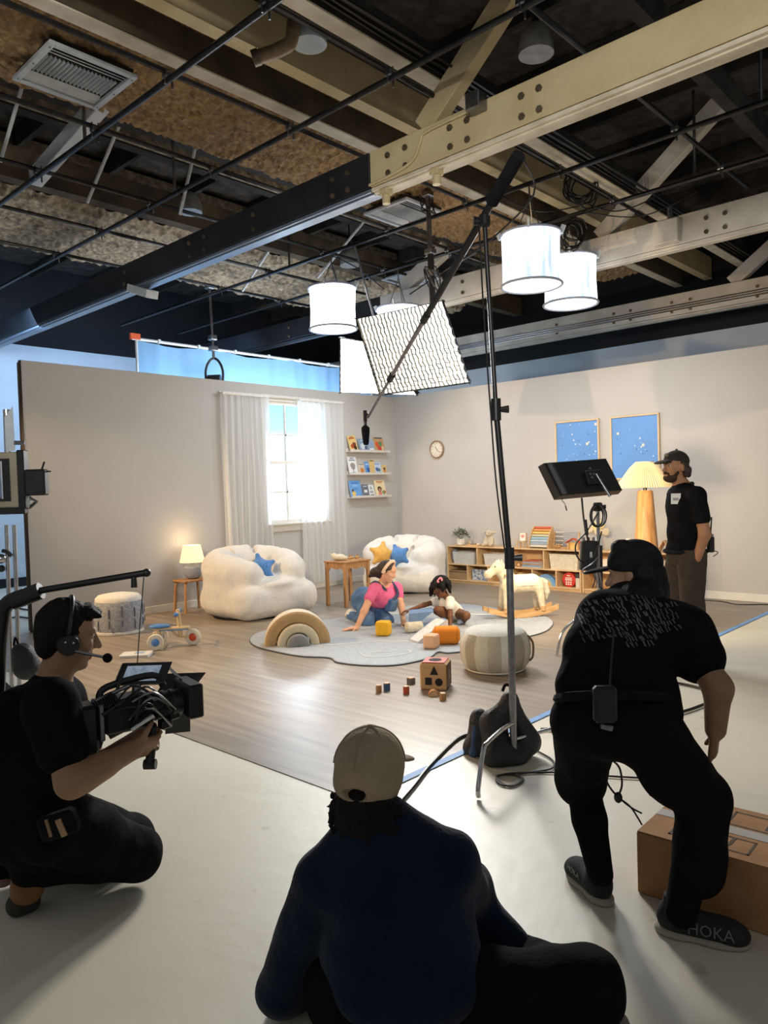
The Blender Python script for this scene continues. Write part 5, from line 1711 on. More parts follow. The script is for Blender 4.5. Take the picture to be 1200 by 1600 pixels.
# ---- on top of the shelves
def leafball(c, r, n, m, t, g, size=0.03):
    for k in range(n):
        d = np.array([g.gauss(0, 1), g.gauss(0, 1), abs(g.gauss(0.3, 0.8))]); d /= np.linalg.norm(d)
        p = np.asarray(c) + d * r * g.uniform(0.5, 1.0)
        B = basis(d + np.array([g.gauss(0, .4), g.gauss(0, .4), g.gauss(0, .4)]))
        L = size * g.uniform(0.7, 1.3)
        MB().add([p, p + B[:, 0] * L * 0.32 + B[:, 2] * L * 0.5, p + B[:, 2] * L, p - B[:, 0] * L * 0.32 + B[:, 2] * L * 0.5 + B[:, 1] * L * 0.08], [(0, 1, 2), (0, 2, 3)]).build('leaf', m, t)


pp = np.array([SX - 0.03, 7.38, ZT])
t = thing('potted_plant', 'small leafy plant in a white pot on the shelf', 'plant', pp)
MB().lathe([(0.045, 0), (0.062, 0.01), (0.075, 0.06), (0.072, 0.105), (0.062, 0.1), (1e-4, 0.09)], n=24).build('pot', white_cloth, t, smooth=True)
g = random.Random(12)
leaf = plain('leaf_sage', 104, 112, 96, 0.7)
for k in range(9):
    a = k * 0.7
    MB().tube([(0.01 * math.cos(a), 0.01 * math.sin(a), 0.09), (0.06 * math.cos(a), 0.06 * math.sin(a), 0.16), (0.11 * math.cos(a), 0.11 * math.sin(a), 0.18 + 0.03 * math.sin(k * 2))], 0.003, 4).build('stem', leaf, t)
leafball((0, 0, 0.13), 0.13, 90, leaf, t, g, 0.06)
t = thing('wooden_tray', 'flat wooden toy tray beside the potted plant', 'tray', (SX - 0.03, 7.12, ZT))
MB().box((0, 0, 0.008), (0.16, 0.26, 0.016), b=0.003).build('tray', light_wood, t)
for k in range(4):
    MB().box((0.0, -0.08 + 0.055 * k, 0.026), (0.05, 0.03, 0.02), b=0.003).build('tray_piece', [wm, oak, bell_out, light_wood][k], t)
MB().tube([(0, 0.06, 0.03), (0, 0.10, 0.07)], 0.008, 6).build('mallet', light_wood, t)
# sitting lamb plush
c = np.array([SX - 0.04, 6.80, ZT])
t = thing('plush_lamb', 'cream plush lamb sitting on the shelf', 'plush toy', c)
lamb = plain('lamb_wool', 216, 202, 176, 1.0, bump=0.8, bscale=120)
s = SDF(0.02)
s.ell(c + [0, 0, 0.09], (0.06, 0.065, 0.085)); s.ell(c + [-0.02, 0, 0.205], (0.055, 0.06, 0.055)); s.ell(c + [-0.06, 0, 0.19], (0.035, 0.035, 0.03))
for sg in (-1, 1):
    s.cap(c + [-0.01, sg * 0.05, 0.225], c + [-0.005, sg * 0.105, 0.215], 0.018, 0.014)
    s.cap(c + [-0.02, sg * 0.06, 0.13], c + [-0.06, sg * 0.075, 0.04], 0.022, 0.02)
    s.cap(c + [-0.02, sg * 0.05, 0.035], c + [-0.10, sg * 0.065, 0.025], 0.03, 0.024)
s.build('body', lamb, t, vox=0.007, warp=lambda P: 0.002 * wob(P, 90))
for sg in (-1, 1):
    MB().ball([-0.072, sg * 0.025, 0.215], 0.007).build('eye', ink, t)
    MB().ball([-0.115, sg * 0.065, 0.025], (0.012, 0.02, 0.02)).build('hoof', light_wood, t, smooth=True)
# doll chair
c = np.array([SX - 0.03, 6.23, ZT])
t = thing('doll_chair', 'tiny wooden doll chair with a picture card', 'toy', c)
for sy in (-1, 1):
    MB().box((-0.04, sy * 0.055, 0.05), (0.014, 0.014, 0.1)).build('leg', light_wood, t)
    MB().box((0.05, sy * 0.055, 0.11), (0.014, 0.014, 0.22)).build('back_post', light_wood, t)
MB().box((0.005, 0, 0.09), (0.11, 0.13, 0.012)).build('seat', light_wood, t)
MB().box((0.045, 0, 0.2), (0.012, 0.11, 0.03)).build('top_rail', light_wood, t)
MB().box((0.03, 0, 0.155), (0.006, 0.095, 0.12), rot=roty(0.12)).build('picture_card', paper, t)
MB().ball((0.026, 0, 0.165), (0.003, 0.03, 0.026)).build('card_art', plain('card_pink', 222, 150, 130), t)
# curved book rack
c = np.array([SX - 0.02, 5.90, ZT])
t = thing('book_rack', 'curved wooden rack of face-out booklets', 'rack', c)
side = [(0, 0), (0.17, 0), (0.17, 0.06), (0.14, 0.16), (0.09, 0.25), (0.03, 0.31), (0, 0.31)]
BY = np.stack([[-1, 0, 0], [0, 0, 1], [0, 1, 0]], 1).astype(float)
for yy in (-0.165, 0.15):
    MB().prism(side, (0.085, yy, 0), BY, 0.015).build('side_panel', light_wood, t)
MB().box((0.08, 0, 0.15), (0.008, 0.3, 0.3)).build('back_panel', light_wood, t)
rc = [(206, 196, 180), (150, 160, 172), (170, 186, 196), (150, 176, 186), (196, 186, 150), (230, 190, 100), (226, 150, 80), (216, 96, 60)]
for k in range(8):
    u = k / 7
    MB().box((-0.075 + 0.135 * u ** 1.6, 0, 0.035 + 0.265 * u), (0.008, 0.285, 0.036), rot=roty(0.35 + 0.6 * u)).build('booklet', plain('rack_%d' % k, *rc[k]), t)
# abacus
c = np.array([SX + 0.02, 5.52, ZT])
t = thing('bead_frame', 'wooden bead counting frame leaning on the set wall', 'toy', c)
for sy in (-1, 1):
    MB().box((0.03, sy * 0.20, 0.12), (0.02, 0.018, 0.25), rot=roty(0.14)).build('post', light_wood, t)
MB().box((0.01, 0, 0.012), (0.07, 0.42, 0.022)).build('foot', light_wood, t)
for k in range(7):
    zz = 0.05 + 0.03 * k
    MB().cyl((0.013 + 0.14 * zz, -0.2, zz), (0.013 + 0.14 * zz, 0.2, zz), 0.0035, n=5).build('wire', steel, t)
    for q in range(6):
        MB().ball((0.013 + 0.14 * zz, 0.17 - 0.022 * q, zz), (0.011, 0.009, 0.011), 8, 6).build('bead', [wm, bell_out][k % 2], t)
# house toy and wooden animals
c = np.array([SX - 0.09, 5.33, ZT])
t = thing('toy_house', 'tiny wooden house with a red roof on the shelf', 'toy', c)
for sy in (-1, 1):
    MB().box((0, sy * 0.075, 0.05), (0.05, 0.02, 0.1)).build('wall', light_wood, t)
MB().box((0.015, 0, 0.05), (0.02, 0.13, 0.1)).build('back_wall', plain('house_yellow', 232, 196, 120), t)
for sg in (-1, 1):
    MB().box((0, sg * 0.058, 0.128), (0.075, 0.135, 0.012), rot=rotx(-sg * 0.5)).build('roof', plain('roof_red', 206, 92, 60), t)
for k, (yy, zz) in enumerate(((5.56, 0), (5.61, 0))):
    c = np.array([SX - 0.10, yy, ZT])
    t = thing('wooden_animal', ['small carved wooden animal next to the bead frame', 'small carved wooden bird next to the book rack'][k], 'toy', c)
    s = SDF(0.01)
    s.ell(c + [0, 0, 0.035], (0.018, 0.03, 0.018)); s.ell(c + [0, -0.022, 0.062], 0.016)
    for q in (-0.015, 0.015):
        s.cap(c + [0, q, 0.03], c + [0, q, 0.006], 0.007)
    s.build('body', oak, t, vox=0.004)
    MB().ball((-0.012, -0.028, 0.066), 0.003).build('eye', ink, t)
# vase of felt ball flowers
c = np.array([SX - 0.05, 4.97, ZT])
t = thing('flower_vase', 'grey bottle vase of round felt flowers beside the light stand', 'vase', c)
MB().lathe([(0.05, 0), (0.06, 0.01), (0.058, 0.10), (0.05, 0.17), (0.045, 0.185), (0.038, 0.18), (1e-4, 0.17)], n=24).build('vase', plain('vase_grey', 176, 182, 190, 0.3), t, smooth=True)
fy = [plain('felt_yellow', 236, 214, 150, 0.95), plain('felt_cream', 224, 206, 176, 0.95), plain('felt_beige', 206, 190, 164, 0.95)]
for k, (dy, dz, r_) in enumerate(((0.05, 0.33, 0.068), (-0.02, 0.27, 0.07), (-0.13, 0.26, 0.058), (-0.06, 0.36, 0.06), (0.10, 0.29, 0.05))):
    st = MB().tube(catmull([(0, 0, 0.16), (-0.01, dy * 0.5, 0.16 + (dz - 0.16) * 0.6), (-0.02 * k * 0.3, dy, dz)], 4), 0.004, 5).build('stem', light_wood, t)
    MB().lathe([(1e-4, -0.018), (r_ * 0.85, -0.014), (r_, 0), (r_ * 0.85, 0.014), (1e-4, 0.018)], (-0.02 * k * 0.3 - 0.01, dy, dz), n=22, rot=basis((-1, 0, 0.1))).build('felt_flower', fy[k % 3], t, smooth=True)
for (yy, r_, nm) in ((4.53, 0.085, 'round white ceramic vase on the lamp side of the shelf'), (4.15, 0.06, 'small round white vase near the shelf end')):
    t = thing('round_vase', nm, 'vase', (SX - 0.04, yy, ZT))
    MB().lathe([(r_ * 0.5, 0), (r_ * 0.9, r_ * 0.35), (r_, r_ * 0.95), (r_ * 0.8, r_ * 1.55), (r_ * 0.4, r_ * 1.85), (r_ * 0.38, r_ * 2.0), (r_ * 0.3, r_ * 1.9), (1e-4, r_ * 1.7)], n=26).build('body', wm, t, smooth=True)
    MB().tube([(r_ * 0.4 * math.cos(a), r_ * 0.4 * math.sin(a), r_ * 2.0) for a in np.linspace(0, 6.2832, 21)[:-1]], 0.005, 5, True).build('rim', wm, t)
t = thing('wooden_tent', 'small pale wooden tent frame at the shelf end', 'toy', (SX - 0.02, 4.03, ZT))
for sg in (-1, 1):
    MB().box((0, sg * 0.055, 0.075), (0.14, 0.012, 0.19), rot=rotx(sg * 0.55)).build('panel', light_wood, t)

# ------------------------------------------------------------------ big wooden floor lamp with pleated shade
lc = np.array([8.24, 3.64, 0.004])
t = thing('floor_lamp', 'tall oak cone floor lamp with a pleated cream shade', 'lamp', lc)
lamp_oak = mat('lamp_oak', srgb(206, 158, 104), 0.5, col2=srgb(172, 122, 72), nscale=5, stretch=(4, 4, 0.7), contrast=(0.35, 0.65), detail=7)
MB().lathe([(0.19, 0.0), (0.19, 0.02), (0.165, 0.3), (0.14, 0.65), (0.115, 1.0), (0.085, 1.42), (0.07, 1.44), (1e-4, 1.44)], n=36).build('post', lamp_oak, t, smooth=True)
shade_m = mat('pleated_shade', srgb(232, 206, 158), 0.9, emit=0.07, ecol=srgb(255, 206, 140))
pleats = lambda a, k: 0.03 * (1 if int(a / (2 * math.pi) * 144 + 0.5) % 2 else -1)
MB().lathe([(0.315, 1.475), (0.30, 1.50), (0.16, 1.70), (0.105, 1.755)], n=144, wave=pleats).build('shade', shade_m, t)
MB().lathe([(0.105, 1.752), (0.10, 1.765), (1e-4, 1.765)], n=36).build('cap', cream_cloth, t, smooth=True)
MB().ball((0, 0, 1.56), 0.04).build('bulb', mat('bulb_warm2', (1, 0.9, 0.7), emit=4, ecol=(1, 0.78, 0.48)), t)
MB().cyl((0, 0, 1.43), (0, 0, 1.53), 0.02).build('socket', black_metal, t)
light('floor_lamp_glow', 'POINT', lc + ZU * 1.46, lc, 4, (1.0, 0.72, 0.42), shadow_soft_size=0.06)

# ------------------------------------------------------------------ rocking horse
hc = np.array([7.40, 4.80, RZ])
HX = -HR * 0.97 + HF * -0.22; HX /= np.linalg.norm(HX)        # nose direction
HY = np.cross(ZU, HX)
q = lambda x, y, z: hc + HX * x + HY * y + ZU * z
t = thing('rocking_horse', 'cream plush rocking horse on curved wooden rockers', 'rocking horse', hc)
horse_cloth = mat('horse_linen', srgb(228, 218, 194), 0.98, col2=srgb(208, 196, 170), nscale=18, bump=0.5, bscale=90)
s = SDF(0.035)
s.cap(q(-0.20, 0, 0.37), q(0.12, 0, 0.37), 0.095, 0.095)
s.ell(q(0.13, 0, 0.38), (0.10, 0.095, 0.11))
s.cap(q(0.14, 0, 0.42), q(0.24, 0, 0.56), 0.075, 0.055)
s.ell(q(0.265, 0, 0.585), (0.065, 0.06, 0.06))
s.cap(q(0.28, 0, 0.575), q(0.365, 0, 0.515), 0.052, 0.046)
s.ell(q(0.385, 0, 0.50), (0.04, 0.045, 0.042))
for sy in (-1, 1):
    s.cap(q(0.17, sy * 0.06, 0.33), q(0.20, sy * 0.085, 0.09), 0.05, 0.032)
    s.cap(q(-0.22, sy * 0.06, 0.33), q(-0.25, sy * 0.085, 0.09), 0.055, 0.032)
    s.cap(q(0.235, sy * 0.035, 0.625), q(0.225, sy * 0.045, 0.675), 0.02, 0.008, 0.01)
s.build('body', horse_cloth, t, vox=0.01, warp=lambda P: 0.002 * wob(P, 60))
mane = mat('horse_mane', srgb(226, 220, 204), 1.0, bump=1.0, bscale=70)
s = SDF(0.02)
for k in range(12):
    u = k / 11
    b0 = q(0.27 - 0.19 * u, 0, 0.645 - 0.19 * u)
    s.cap(b0, b0 - HX * 0.055 + ZU * 0.012 + HY * 0.02 * math.sin(k * 2), 0.025, 0.008)
s.build('mane', mane, t, vox=0.008, warp=lambda P: 0.004 * wob(P, 70))
s = SDF(0.02)
s.chain([q(-0.28, 0, 0.42), q(-0.325, 0, 0.38), q(-0.345, 0, 0.27), q(-0.335, 0, 0.18)], [0.02, 0.03, 0.032, 0.01])
s.build('tail', mane, t, vox=0.008, warp=lambda P: 0.004 * wob(P, 60))
s = SDF(0.02)
s.cap(q(-0.16, 0, 0.385), q(0.06, 0, 0.385), 0.104, 0.104)
s.cut(q(0, 0, 0.36), (0, 0, -1)); s.build('saddle_blanket', white_cloth, t, vox=0.01)
MB().ball(q(0.31, -0.052, 0.6) - hc, 0.009).build('eye', ink, t)
MB().ball(q(0.31, 0.052, 0.6) - hc, 0.009).build('eye', ink, t)
for sy in (-1, 1):
    pts = [(x, 0.055 + 0.42 * (x + 0.02) ** 2) for x in np.linspace(-0.44, 0.42, 19)]
    vs = [HX * x + HY * (sy * 0.09 + o) + ZU * (z + dz) for x, z in pts for o, dz in ((-0.014, -0.055), (0.014, -0.055), (0.014, 0.0), (-0.014, 0.0))]
    fs = [(i * 4 + k, i * 4 + (k + 1) % 4, i * 4 + 4 + (k + 1) % 4, i * 4 + 4 + k) for i in range(18) for k in range(4)] + [(3, 2, 1, 0), (72, 73, 74, 75)]
    MB().add(vs, fs).build('rocker', light_wood, t)
    for x in (0.20, -0.25):
        MB().cyl(HX * x + HY * sy * 0.087 + ZU * (0.055 + 0.42 * (x + 0.02) ** 2 - 0.01), HX * x + HY * sy * 0.087 + ZU * 0.12, 0.036, 0.034).build('hoof', light_wood, t, smooth=True)
for x in (0.20, -0.25):
    MB().box(HX * x + ZU * 0.072, (0.05, 0.2, 0.02), rot=np.stack([HX, HY, ZU], 1), b=0.003).build('crossbar', light_wood, t)
MB().cyl(q(0.2, -0.12, 0.5) - hc, q(0.2, 0.12, 0.5) - hc, 0.012).build('handle', light_wood, t)

# ------------------------------------------------------------------ microphone boom on a C-stand
def knob(mb_parent, c, d, r=0.018, L=0.05):
    MB().cyl(c, np.asarray(c) + np.asarray(d) * L, r * 0.5, r, n=10).build('knob', black_plastic, mb_parent)


base = at(803, 1188, 4.2); base[2] = 0.0
top = at(757, 345, 4.15)
t = thing('c_stand', 'tall black C-stand with chrome legs beside the sandbags', 'stand', base)
j1, j2 = at(796, 872, 4.19) - base, at(775, 640, 4.17) - base
MB().cyl((0, 0, 0.02), j1, 0.020, n=14).build('lower_column', steel, t, smooth=True)
MB().cyl(j1, j2, 0.0165, n=14).build('middle_riser', black_metal, t, smooth=True)
MB().cyl(j2, top - base, 0.013, n=14).build('upper_riser', black_metal, t, smooth=True)
MB().cyl((0, 0, 0.015), (0, 0, 0.085), 0.024, n=14).build('base_sleeve', chrome, t, smooth=True)
for jj in (j1, j2):
    MB().cyl(jj - ZU * 0.06, jj + ZU * 0.06, 0.028, n=14).build('collar', black_metal, t, smooth=True)
    knob(t, jj, HR, 0.022, 0.07)
foot1 = np.array([2.98, 2.20, 0.0]) - base
k1 = np.array([3.08, 2.235, 0.23]) - base
MB().tube(catmull([ZU * 0.22, ZU * 0.235 + k1 * 0.4 * np.array([1, 1, 0]), k1 + (k1 * -0.12) * np.array([1, 1, 0]), k1 + ZU * -0.02, foot1 + ZU * 0.06, foot1 + ZU * 0.012], 5), 0.0125, 10).build('leg', chrome, t, smooth=True)
for d_, hz in ((np.array([0.52, -0.16, 0]), 0.13), (np.array([0.40, 0.28, 0]), 0.17)):
    MB().tube(catmull([ZU * hz, d_ * 0.5 + ZU * (hz + 0.005), d_ * 0.85 + ZU * hz, d_ * 0.97 + ZU * (hz - 0.03), d_ * 1.08 + ZU * 0.012], 5), 0.0125, 10).build('leg', chrome, t, smooth=True)
MB().box(top - base, (0.06, 0.05, 0.07), b=0.01).build('grip_head', black_metal, t)
knob(t, top - base, -HR, 0.026, 0.06)
MB().tube(catmull([j1 + HR * -0.02, (j1 + j2) / 2 - HR * 0.035, j2 - HR * 0.03, (j2 + top - base) / 2 - HR * 0.035, top - base - HR * 0.03], 6), 0.005, 5).build('taped_cable', black_plastic, t, smooth=True)

bh = top + ZU * 0.03
b1 = at(575, 652, 6.2)
dirb = (b1 - bh) / np.linalg.norm(b1 - bh)
b0 = bh - dirb * 0.40
t = thing('microphone_boom', 'long black microphone boom pole reaching over the set', 'boom pole', bh)
MB().cyl(b0 - bh, dirb * 0.95, 0.021, n=12).build('rear_section', black_metal, t, smooth=True)
MB().cyl(dirb * 0.93, dirb * 1.7, 0.016, n=12).build('middle_section', steel, t, smooth=True)
MB().cyl(dirb * 1.68, b1 - bh, 0.011, n=12).build('front_section', steel, t, smooth=True)
for L in (0.95, 1.7):
    MB().cyl(dirb * (L - 0.04), dirb * (L + 0.04), 0.025, n=12).build('collar', black_metal, t, smooth=True)
MB().cyl(b0 - bh - dirb * 0.02, b0 - bh + dirb * 0.3, 0.036, n=14).build('counterweight', black_cloth, t, smooth=True)
MB().tube(catmull([b0 - bh + HR * 0.03, b0 - bh + HR * 0.08 + ZU * -0.18, HR * 0.05 - ZU * 0.12, dirb * 0.3 - ZU * 0.04], 6), 0.005, 5).build('cable', black_plastic, t, smooth=True)
mc = at(571, 664, 6.22)
t = thing('boom_microphone', 'black foam covered microphone hanging from the boom tip', 'microphone', mc)
MB().lathe([(0.012, 0.0), (0.034, -0.02), (0.035, -0.05), (0.024, -0.15), (0.018, -0.165), (1e-4, -0.167)], n=18).build('windscreen', black_cloth, t, smooth=True)
MB().cyl((0, 0, -0.01), (0, 0, 0.07), 0.012, n=10).build('shock_mount', black_plastic, t, smooth=True)
MB().tube(catmull([(0, 0, 0.06), b1 - mc + ZU * 0.03, b1 - mc], 4), 0.009, 6).build('clip', black_plastic, t)
MB().cyl((0, 0, 0.03), -HR * 0.0 + ZU * 0.12, 0.016, n=8).build('mount_block', black_plastic, t)

# ------------------------------------------------------------------ sandbags at the C-stand
def sandbag(cs, label, m, strap=True):
    t = thing('sandbag', label, 'sandbag', (cs[0][0][0], cs[0][0][1], 0))
    s = SDF(0.05)
    for a, b, ra, rb in cs:
        s.cap(a, b, ra, rb)
    s.cut((0, 0, 0.004), (0, 0, -1))
    s.build('bag', m, t, vox=0.012, warp=lambda P: 0.005 * wob(P, 30) + 0.002 * wob(P, 80))
    return t


bag_nylon = mat('bag_nylon', (0.012, 0.013, 0.016), 0.6, col2=(0.02, 0.021, 0.024), nscale=15, bump=0.4, bscale=40)
p1, p2, p3, p4, p5 = at(797, 1092, 4.3), at(778, 1185, 4.2), at(828, 1160, 4.28), at(800, 1188, 4.22), at(770, 1130, 4.3)
t1 = sandbag([(p1, p5, 0.035, 0.06), (p5, p2, 0.07, 0.085), (p1, p3, 0.035, 0.06), (p2, p4, 0.08, 0.07), (p4, p3, 0.08, 0.05)], 'black nylon sandbag draped over the C-stand leg', bag_nylon)
MB().tube(catmull([at(785, 1080, 4.27), at(790, 1070, 4.27), at(800, 1074, 4.26), at(803, 1090, 4.25)], 5), 0.009, 6).build('handle', black_cloth, t1, world=True, smooth=True)
q1, q2, q3 = at(748, 1120, 4.42), at(742, 1168, 4.36), at(757, 1170, 4.36)
t2 = sandbag([(q1, q2, 0.035, 0.06), (q2, q3, 0.062, 0.06), (q1, q3, 0.04, 0.06)], 'second sandbag with blue side panel leaning behind', bag_nylon)
bl_ = plain('bag_blue', 58, 84, 122, 0.7)
SDF(0.02).cap(at(743, 1132, 4.375), at(739, 1176, 4.30), 0.018, 0.026).build('side_panel', bl_, t2, vox=0.008)

# ------------------------------------------------------------------ floor cables
def floor_cable(pts, r, label, group=None, m=black_plastic):
    P = catmull([(x, y, 0.004 + r) for x, y in pts], 8)
    return tag(MB().tube(P, r, 6).build('floor_cable', m, smooth=True), label, 'cable', group)


def G(px, py):
    d = FW + RT * (px - 600) / FPX + UP * (800 - py) / FPX
    p = CAMP + d * (-CAM_H / d[2])
    return (p[0], p[1])


floor_cable([G(560, 1330), G(640, 1240), G(672, 1200), G(715, 1158), G(740, 1150)], 0.010, 'thick black cable running to the blue panelled sandbag')
floor_cable([G(838, 1175), G(863, 1190), G(862, 1203), G(830, 1209), G(790, 1212), G(775, 1219), G(785, 1229), G(806, 1228), G(815, 1219), G(800, 1213), G(775, 1216), G(795, 1231), G(818, 1222), G(812, 1212), G(850, 1209), G(900, 1212), G(1000, 1218), G(1060, 1219)], 0.005, 'thin black cable looping beside the C-stand leg')
floor_cable([G(845, 1143), G(900, 1140), G(1000, 1125), G(1060, 1117), G(1108, 1100), G(1120, 1088), G(1098, 1079), G(1050, 1069), G(990, 1066), G(930, 1060)], 0.010, 'heavy black cable looping past the standing man\'s shoes')
floor_cable([(9.6, 3.9), (9.75, 3.4), (9.6, 3.1), (9.78, 2.8), (9.7, 2.5), (9.8, 2.1)], 0.006, 'thin cable wriggling along the right baseboard')
floor_cable([G(0, 958), G(20, 952), G(46, 955)], 0.012, 'black cable lying past the open end of the set wall')
floor_cable([G(0, 972), G(25, 966), G(48, 968)], 0.012, 'black cable beside the white riser platform')
# cable drop dangling below the crouching crew member
kp = [at(938, 1190, 2.75), at(950, 1225, 2.72), at(966, 1246, 2.70)]
t = thing('utility_cord', 'black knotted utility cord dangling from the crew belt', 'cord', kp[0])
MB().tube(catmull([q - kp[0] for q in kp], 6), 0.004, 5).build('cord', black_plastic, t, smooth=True)
MB().ball(kp[2] - kp[0], (0.015, 0.015, 0.02)).build('knot', black_plastic, t)
for e in ((1003, 1271), (1003, 1289)):
    MB().tube(catmull([kp[2] - kp[0], at(986, 1262, 2.69) - kp[0], at(*e, 2.68) - kp[0]], 6), 0.0035, 5).build('cord_end', black_plastic, t, smooth=True)
MB().tube(catmull([at(*q, 2.72) - kp[0] for q in ((945, 1192), (955, 1188), (968, 1200), (972, 1225), (968, 1240))], 6), 0.004, 5).build('cord_loop', black_plastic, t, smooth=True)

# ------------------------------------------------------------------ LED panel on a stand, back to the camera
TL, TR, BR, BL = at(843, 722, 6.75), at(955, 719, 6.95), at(968, 768, 6.85), at(862, 783, 6.65)
pc = (TL + TR + BR + BL) / 4
xd = (TR + BR - TL - BL); xd /= np.linalg.norm(xd)
yd = (TL + TR - BL - BR); yd -= xd * (yd @ xd); yd /= np.linalg.norm(yd)
nd = np.cross(xd, yd)
if nd @ (CAMP - pc) < 0:
    nd = -nd
pb = loc(at(938, 1019, 6.85)); pb[2] = 0.0
t = thing('led_panel', 'black LED panel light seen from behind, facing the set', 'studio light', pc)
BP = np.stack([xd, yd, np.cross(xd, yd)], 1)
w_, h_ = 0.66, 0.33
sh_ = 0.07
vs = []
for (dn, sc) in ((0.045, 0.96), (-0.05, 1.0)):
    for sx, sy in ((-1, -1), (1, -1), (1, 1), (-1, 1)):
        vs.append(xd * (sx * w_ / 2 * sc - sy * sh_ * 0.55) + yd * sy * h_ / 2 * sc + nd * dn)
MB().add(vs, [(0, 1, 2, 3), (7, 6, 5, 4), (0, 4, 5, 1), (1, 5, 6, 2), (2, 6, 7, 3), (3, 7, 4, 0)]).build('housing', black_plastic, t)
f = lambda u, v, o: xd * (u * w_ / 2 - v * sh_ * 0.55) + yd * v * h_ / 2 + nd * o
MB().add([f(-0.97, -0.95, -0.052), f(0.97, -0.95, -0.052), f(0.97, 0.95, -0.052), f(-0.97, 0.95, -0.052)], [(0, 1, 2, 3)]).build('led_face', mat('led_warm', (1, 0.9, 0.75), emit=14, ecol=(1.0, 0.80, 0.52)), t)
MB().add([f(-0.88, -0.9, 0.047), f(-0.74, -0.9, 0.047), f(-0.74, 0.9, 0.047), f(-0.88, 0.9, 0.047)], [(0, 1, 2, 3)]).build('vent_strip', plain('vent_grey', 92, 94, 96, 0.5), t)
MB().add([f(-0.72, -0.9, 0.0475), f(-0.705, -0.9, 0.0475), f(-0.705, 0.9, 0.0475), f(-0.72, 0.9, 0.0475)], [(0, 1, 2, 3)]).build('edge_highlight', steel, t)
MB().box(f(0.25, -0.15, 0.07), (0.17, 0.13, 0.05), rot=BP, b=0.008).build('control_box', black_plastic, t)
for u, v in ((0.12, 0.0), (0.12, -0.2), (0.22, -0.02), (0.2, 0.32)):
    MB().cyl(f(u, v, 0.09), f(u, v, 0.105), 0.012, n=10).build('dial', steel, t, smooth=True)
MB().cyl(f(0.32, 0.0, 0.09), f(0.4, -1.35, 0.09), 0.014, n=10).build('yoke', steel, t, smooth=True)
MB().tube(catmull([f(-0.86, -1.0, 0), f(-0.87, -1.2, 0), f(-0.84, -1.35, 0), f(-0.87, -1.5, 0)], 4), 0.004, 5).build('pull_tag', steel, t)
MB().box(f(-0.87, -1.62, 0), (0.012, 0.045, 0.004), rot=BP).build('tag_plate', steel, t)
light('led_panel_glow', 'AREA', pc - nd * 0.24, (9.92, 5.9, 1.0), 60, (1.0, 0.76, 0.46), shape='RECTANGLE', size=0.5, size_y=0.25)
tp = at(934, 792, 6.8)
t = thing('light_stand', 'chrome light stand holding the LED panel and power box', 'stand', pb)
MB().cyl((0, 0, 0.25), tp - pb, 0.016, n=12).build('column', chrome, t, smooth=True)
MB().cyl(tp - pb - ZU * 0.35 + HR * 0.025, tp - pb - ZU * 1.0 + HR * 0.02, 0.010, n=8).build('riser', black_metal, t, smooth=True)
MB().box(tp - pb, (0.07, 0.07, 0.08), b=0.012).build('head', black_metal, t)
knob(t, tp - pb, HR, 0.02, 0.07)
for k, d_ in enumerate((-HR * 0.42 - HF * 0.1, HR * 0.35 - HF * 0.3, HF * 0.42 + HR * 0.1)):
    MB().tube(catmull([ZU * 0.32, d_ * 0.45 + ZU * 0.33, d_ * 0.85 + ZU * 0.22, d_ + ZU * 0.012], 5), 0.012, 8).build('leg', chrome, t, smooth=True)
bx_ = at(920, 868, 6.75)
t = thing('power_supply', 'black power supply box hung on the light stand', 'electrical box', bx_)
MB().box((0, 0, 0), (0.15, 0.07, 0.27), rot=np.stack([HR, HF, ZU], 1) @ roty(0.08), b=0.01).build('case', black_plastic, t)
for k in range(3):
    MB().cyl(HR * (-0.045 + 0.045 * k) + ZU * 0.13, HR * (-0.045 + 0.045 * k) + ZU * 0.165, 0.013, n=8).build('connector', steel, t)
MB().box(HR * 0.01 - HF * 0.038 + ZU * 0.01, (0.02, 0.006, 0.05), rot=np.stack([HR, HF, ZU], 1)).build('label_plate', white_metal, t)
MB().tube(catmull([at(*q) - bx_ for q in ((909, 778, 6.72), (912, 810, 6.7), (916, 830, 6.7), (920, 852, 6.73))], 6), 0.009, 6).build('power_lead', black_plastic, t, smooth=True)
MB().cyl(at(914, 812, 6.7) - bx_, at(917, 836, 6.7) - bx_, 0.017, n=8).build('inline_plug', black_plastic, t)
MB().tube(catmull([at(*q) - bx_ for q in ((935, 800, 6.72), (917, 830, 6.7), (900, 850, 6.7), (902, 870, 6.7), (915, 880, 6.7), (930, 866, 6.68), (940, 830, 6.7))], 6), 0.007, 6).build('cable_bow', black_plastic, t, smooth=True)
MB().tube(catmull([at(*q) - bx_ for q in ((936, 868, 6.7), (925, 880, 6.68), (911, 890, 6.7), (914, 897, 6.7), (928, 896, 6.7), (934, 912, 6.7))], 6), 0.006, 6).build('cable_bow', steel, t, smooth=True)
for k in range(3):
    MB().tube([at(932 + 10 * math.cos(a) * (1 + 0.08 * k) + 2 * k, 806 + 17 * math.sin(a), 6.72 + 0.02 * k) - bx_ for a in np.linspace(0, 6.2832, 21)[:-1]], 0.007, 5, True).build('cable_coil', [black_plastic, steel, black_plastic][k], t, smooth=True)
for k in range(4):
    MB().tube(catmull([at(925 + 4 * k, 892, 6.72) - bx_, at(930 + 3 * k, 905, 6.72) - bx_, at(926 + 5 * k, 918, 6.74) - bx_], 4), 0.006, 5).build('tail_cable', [black_plastic, steel][k % 2], t)

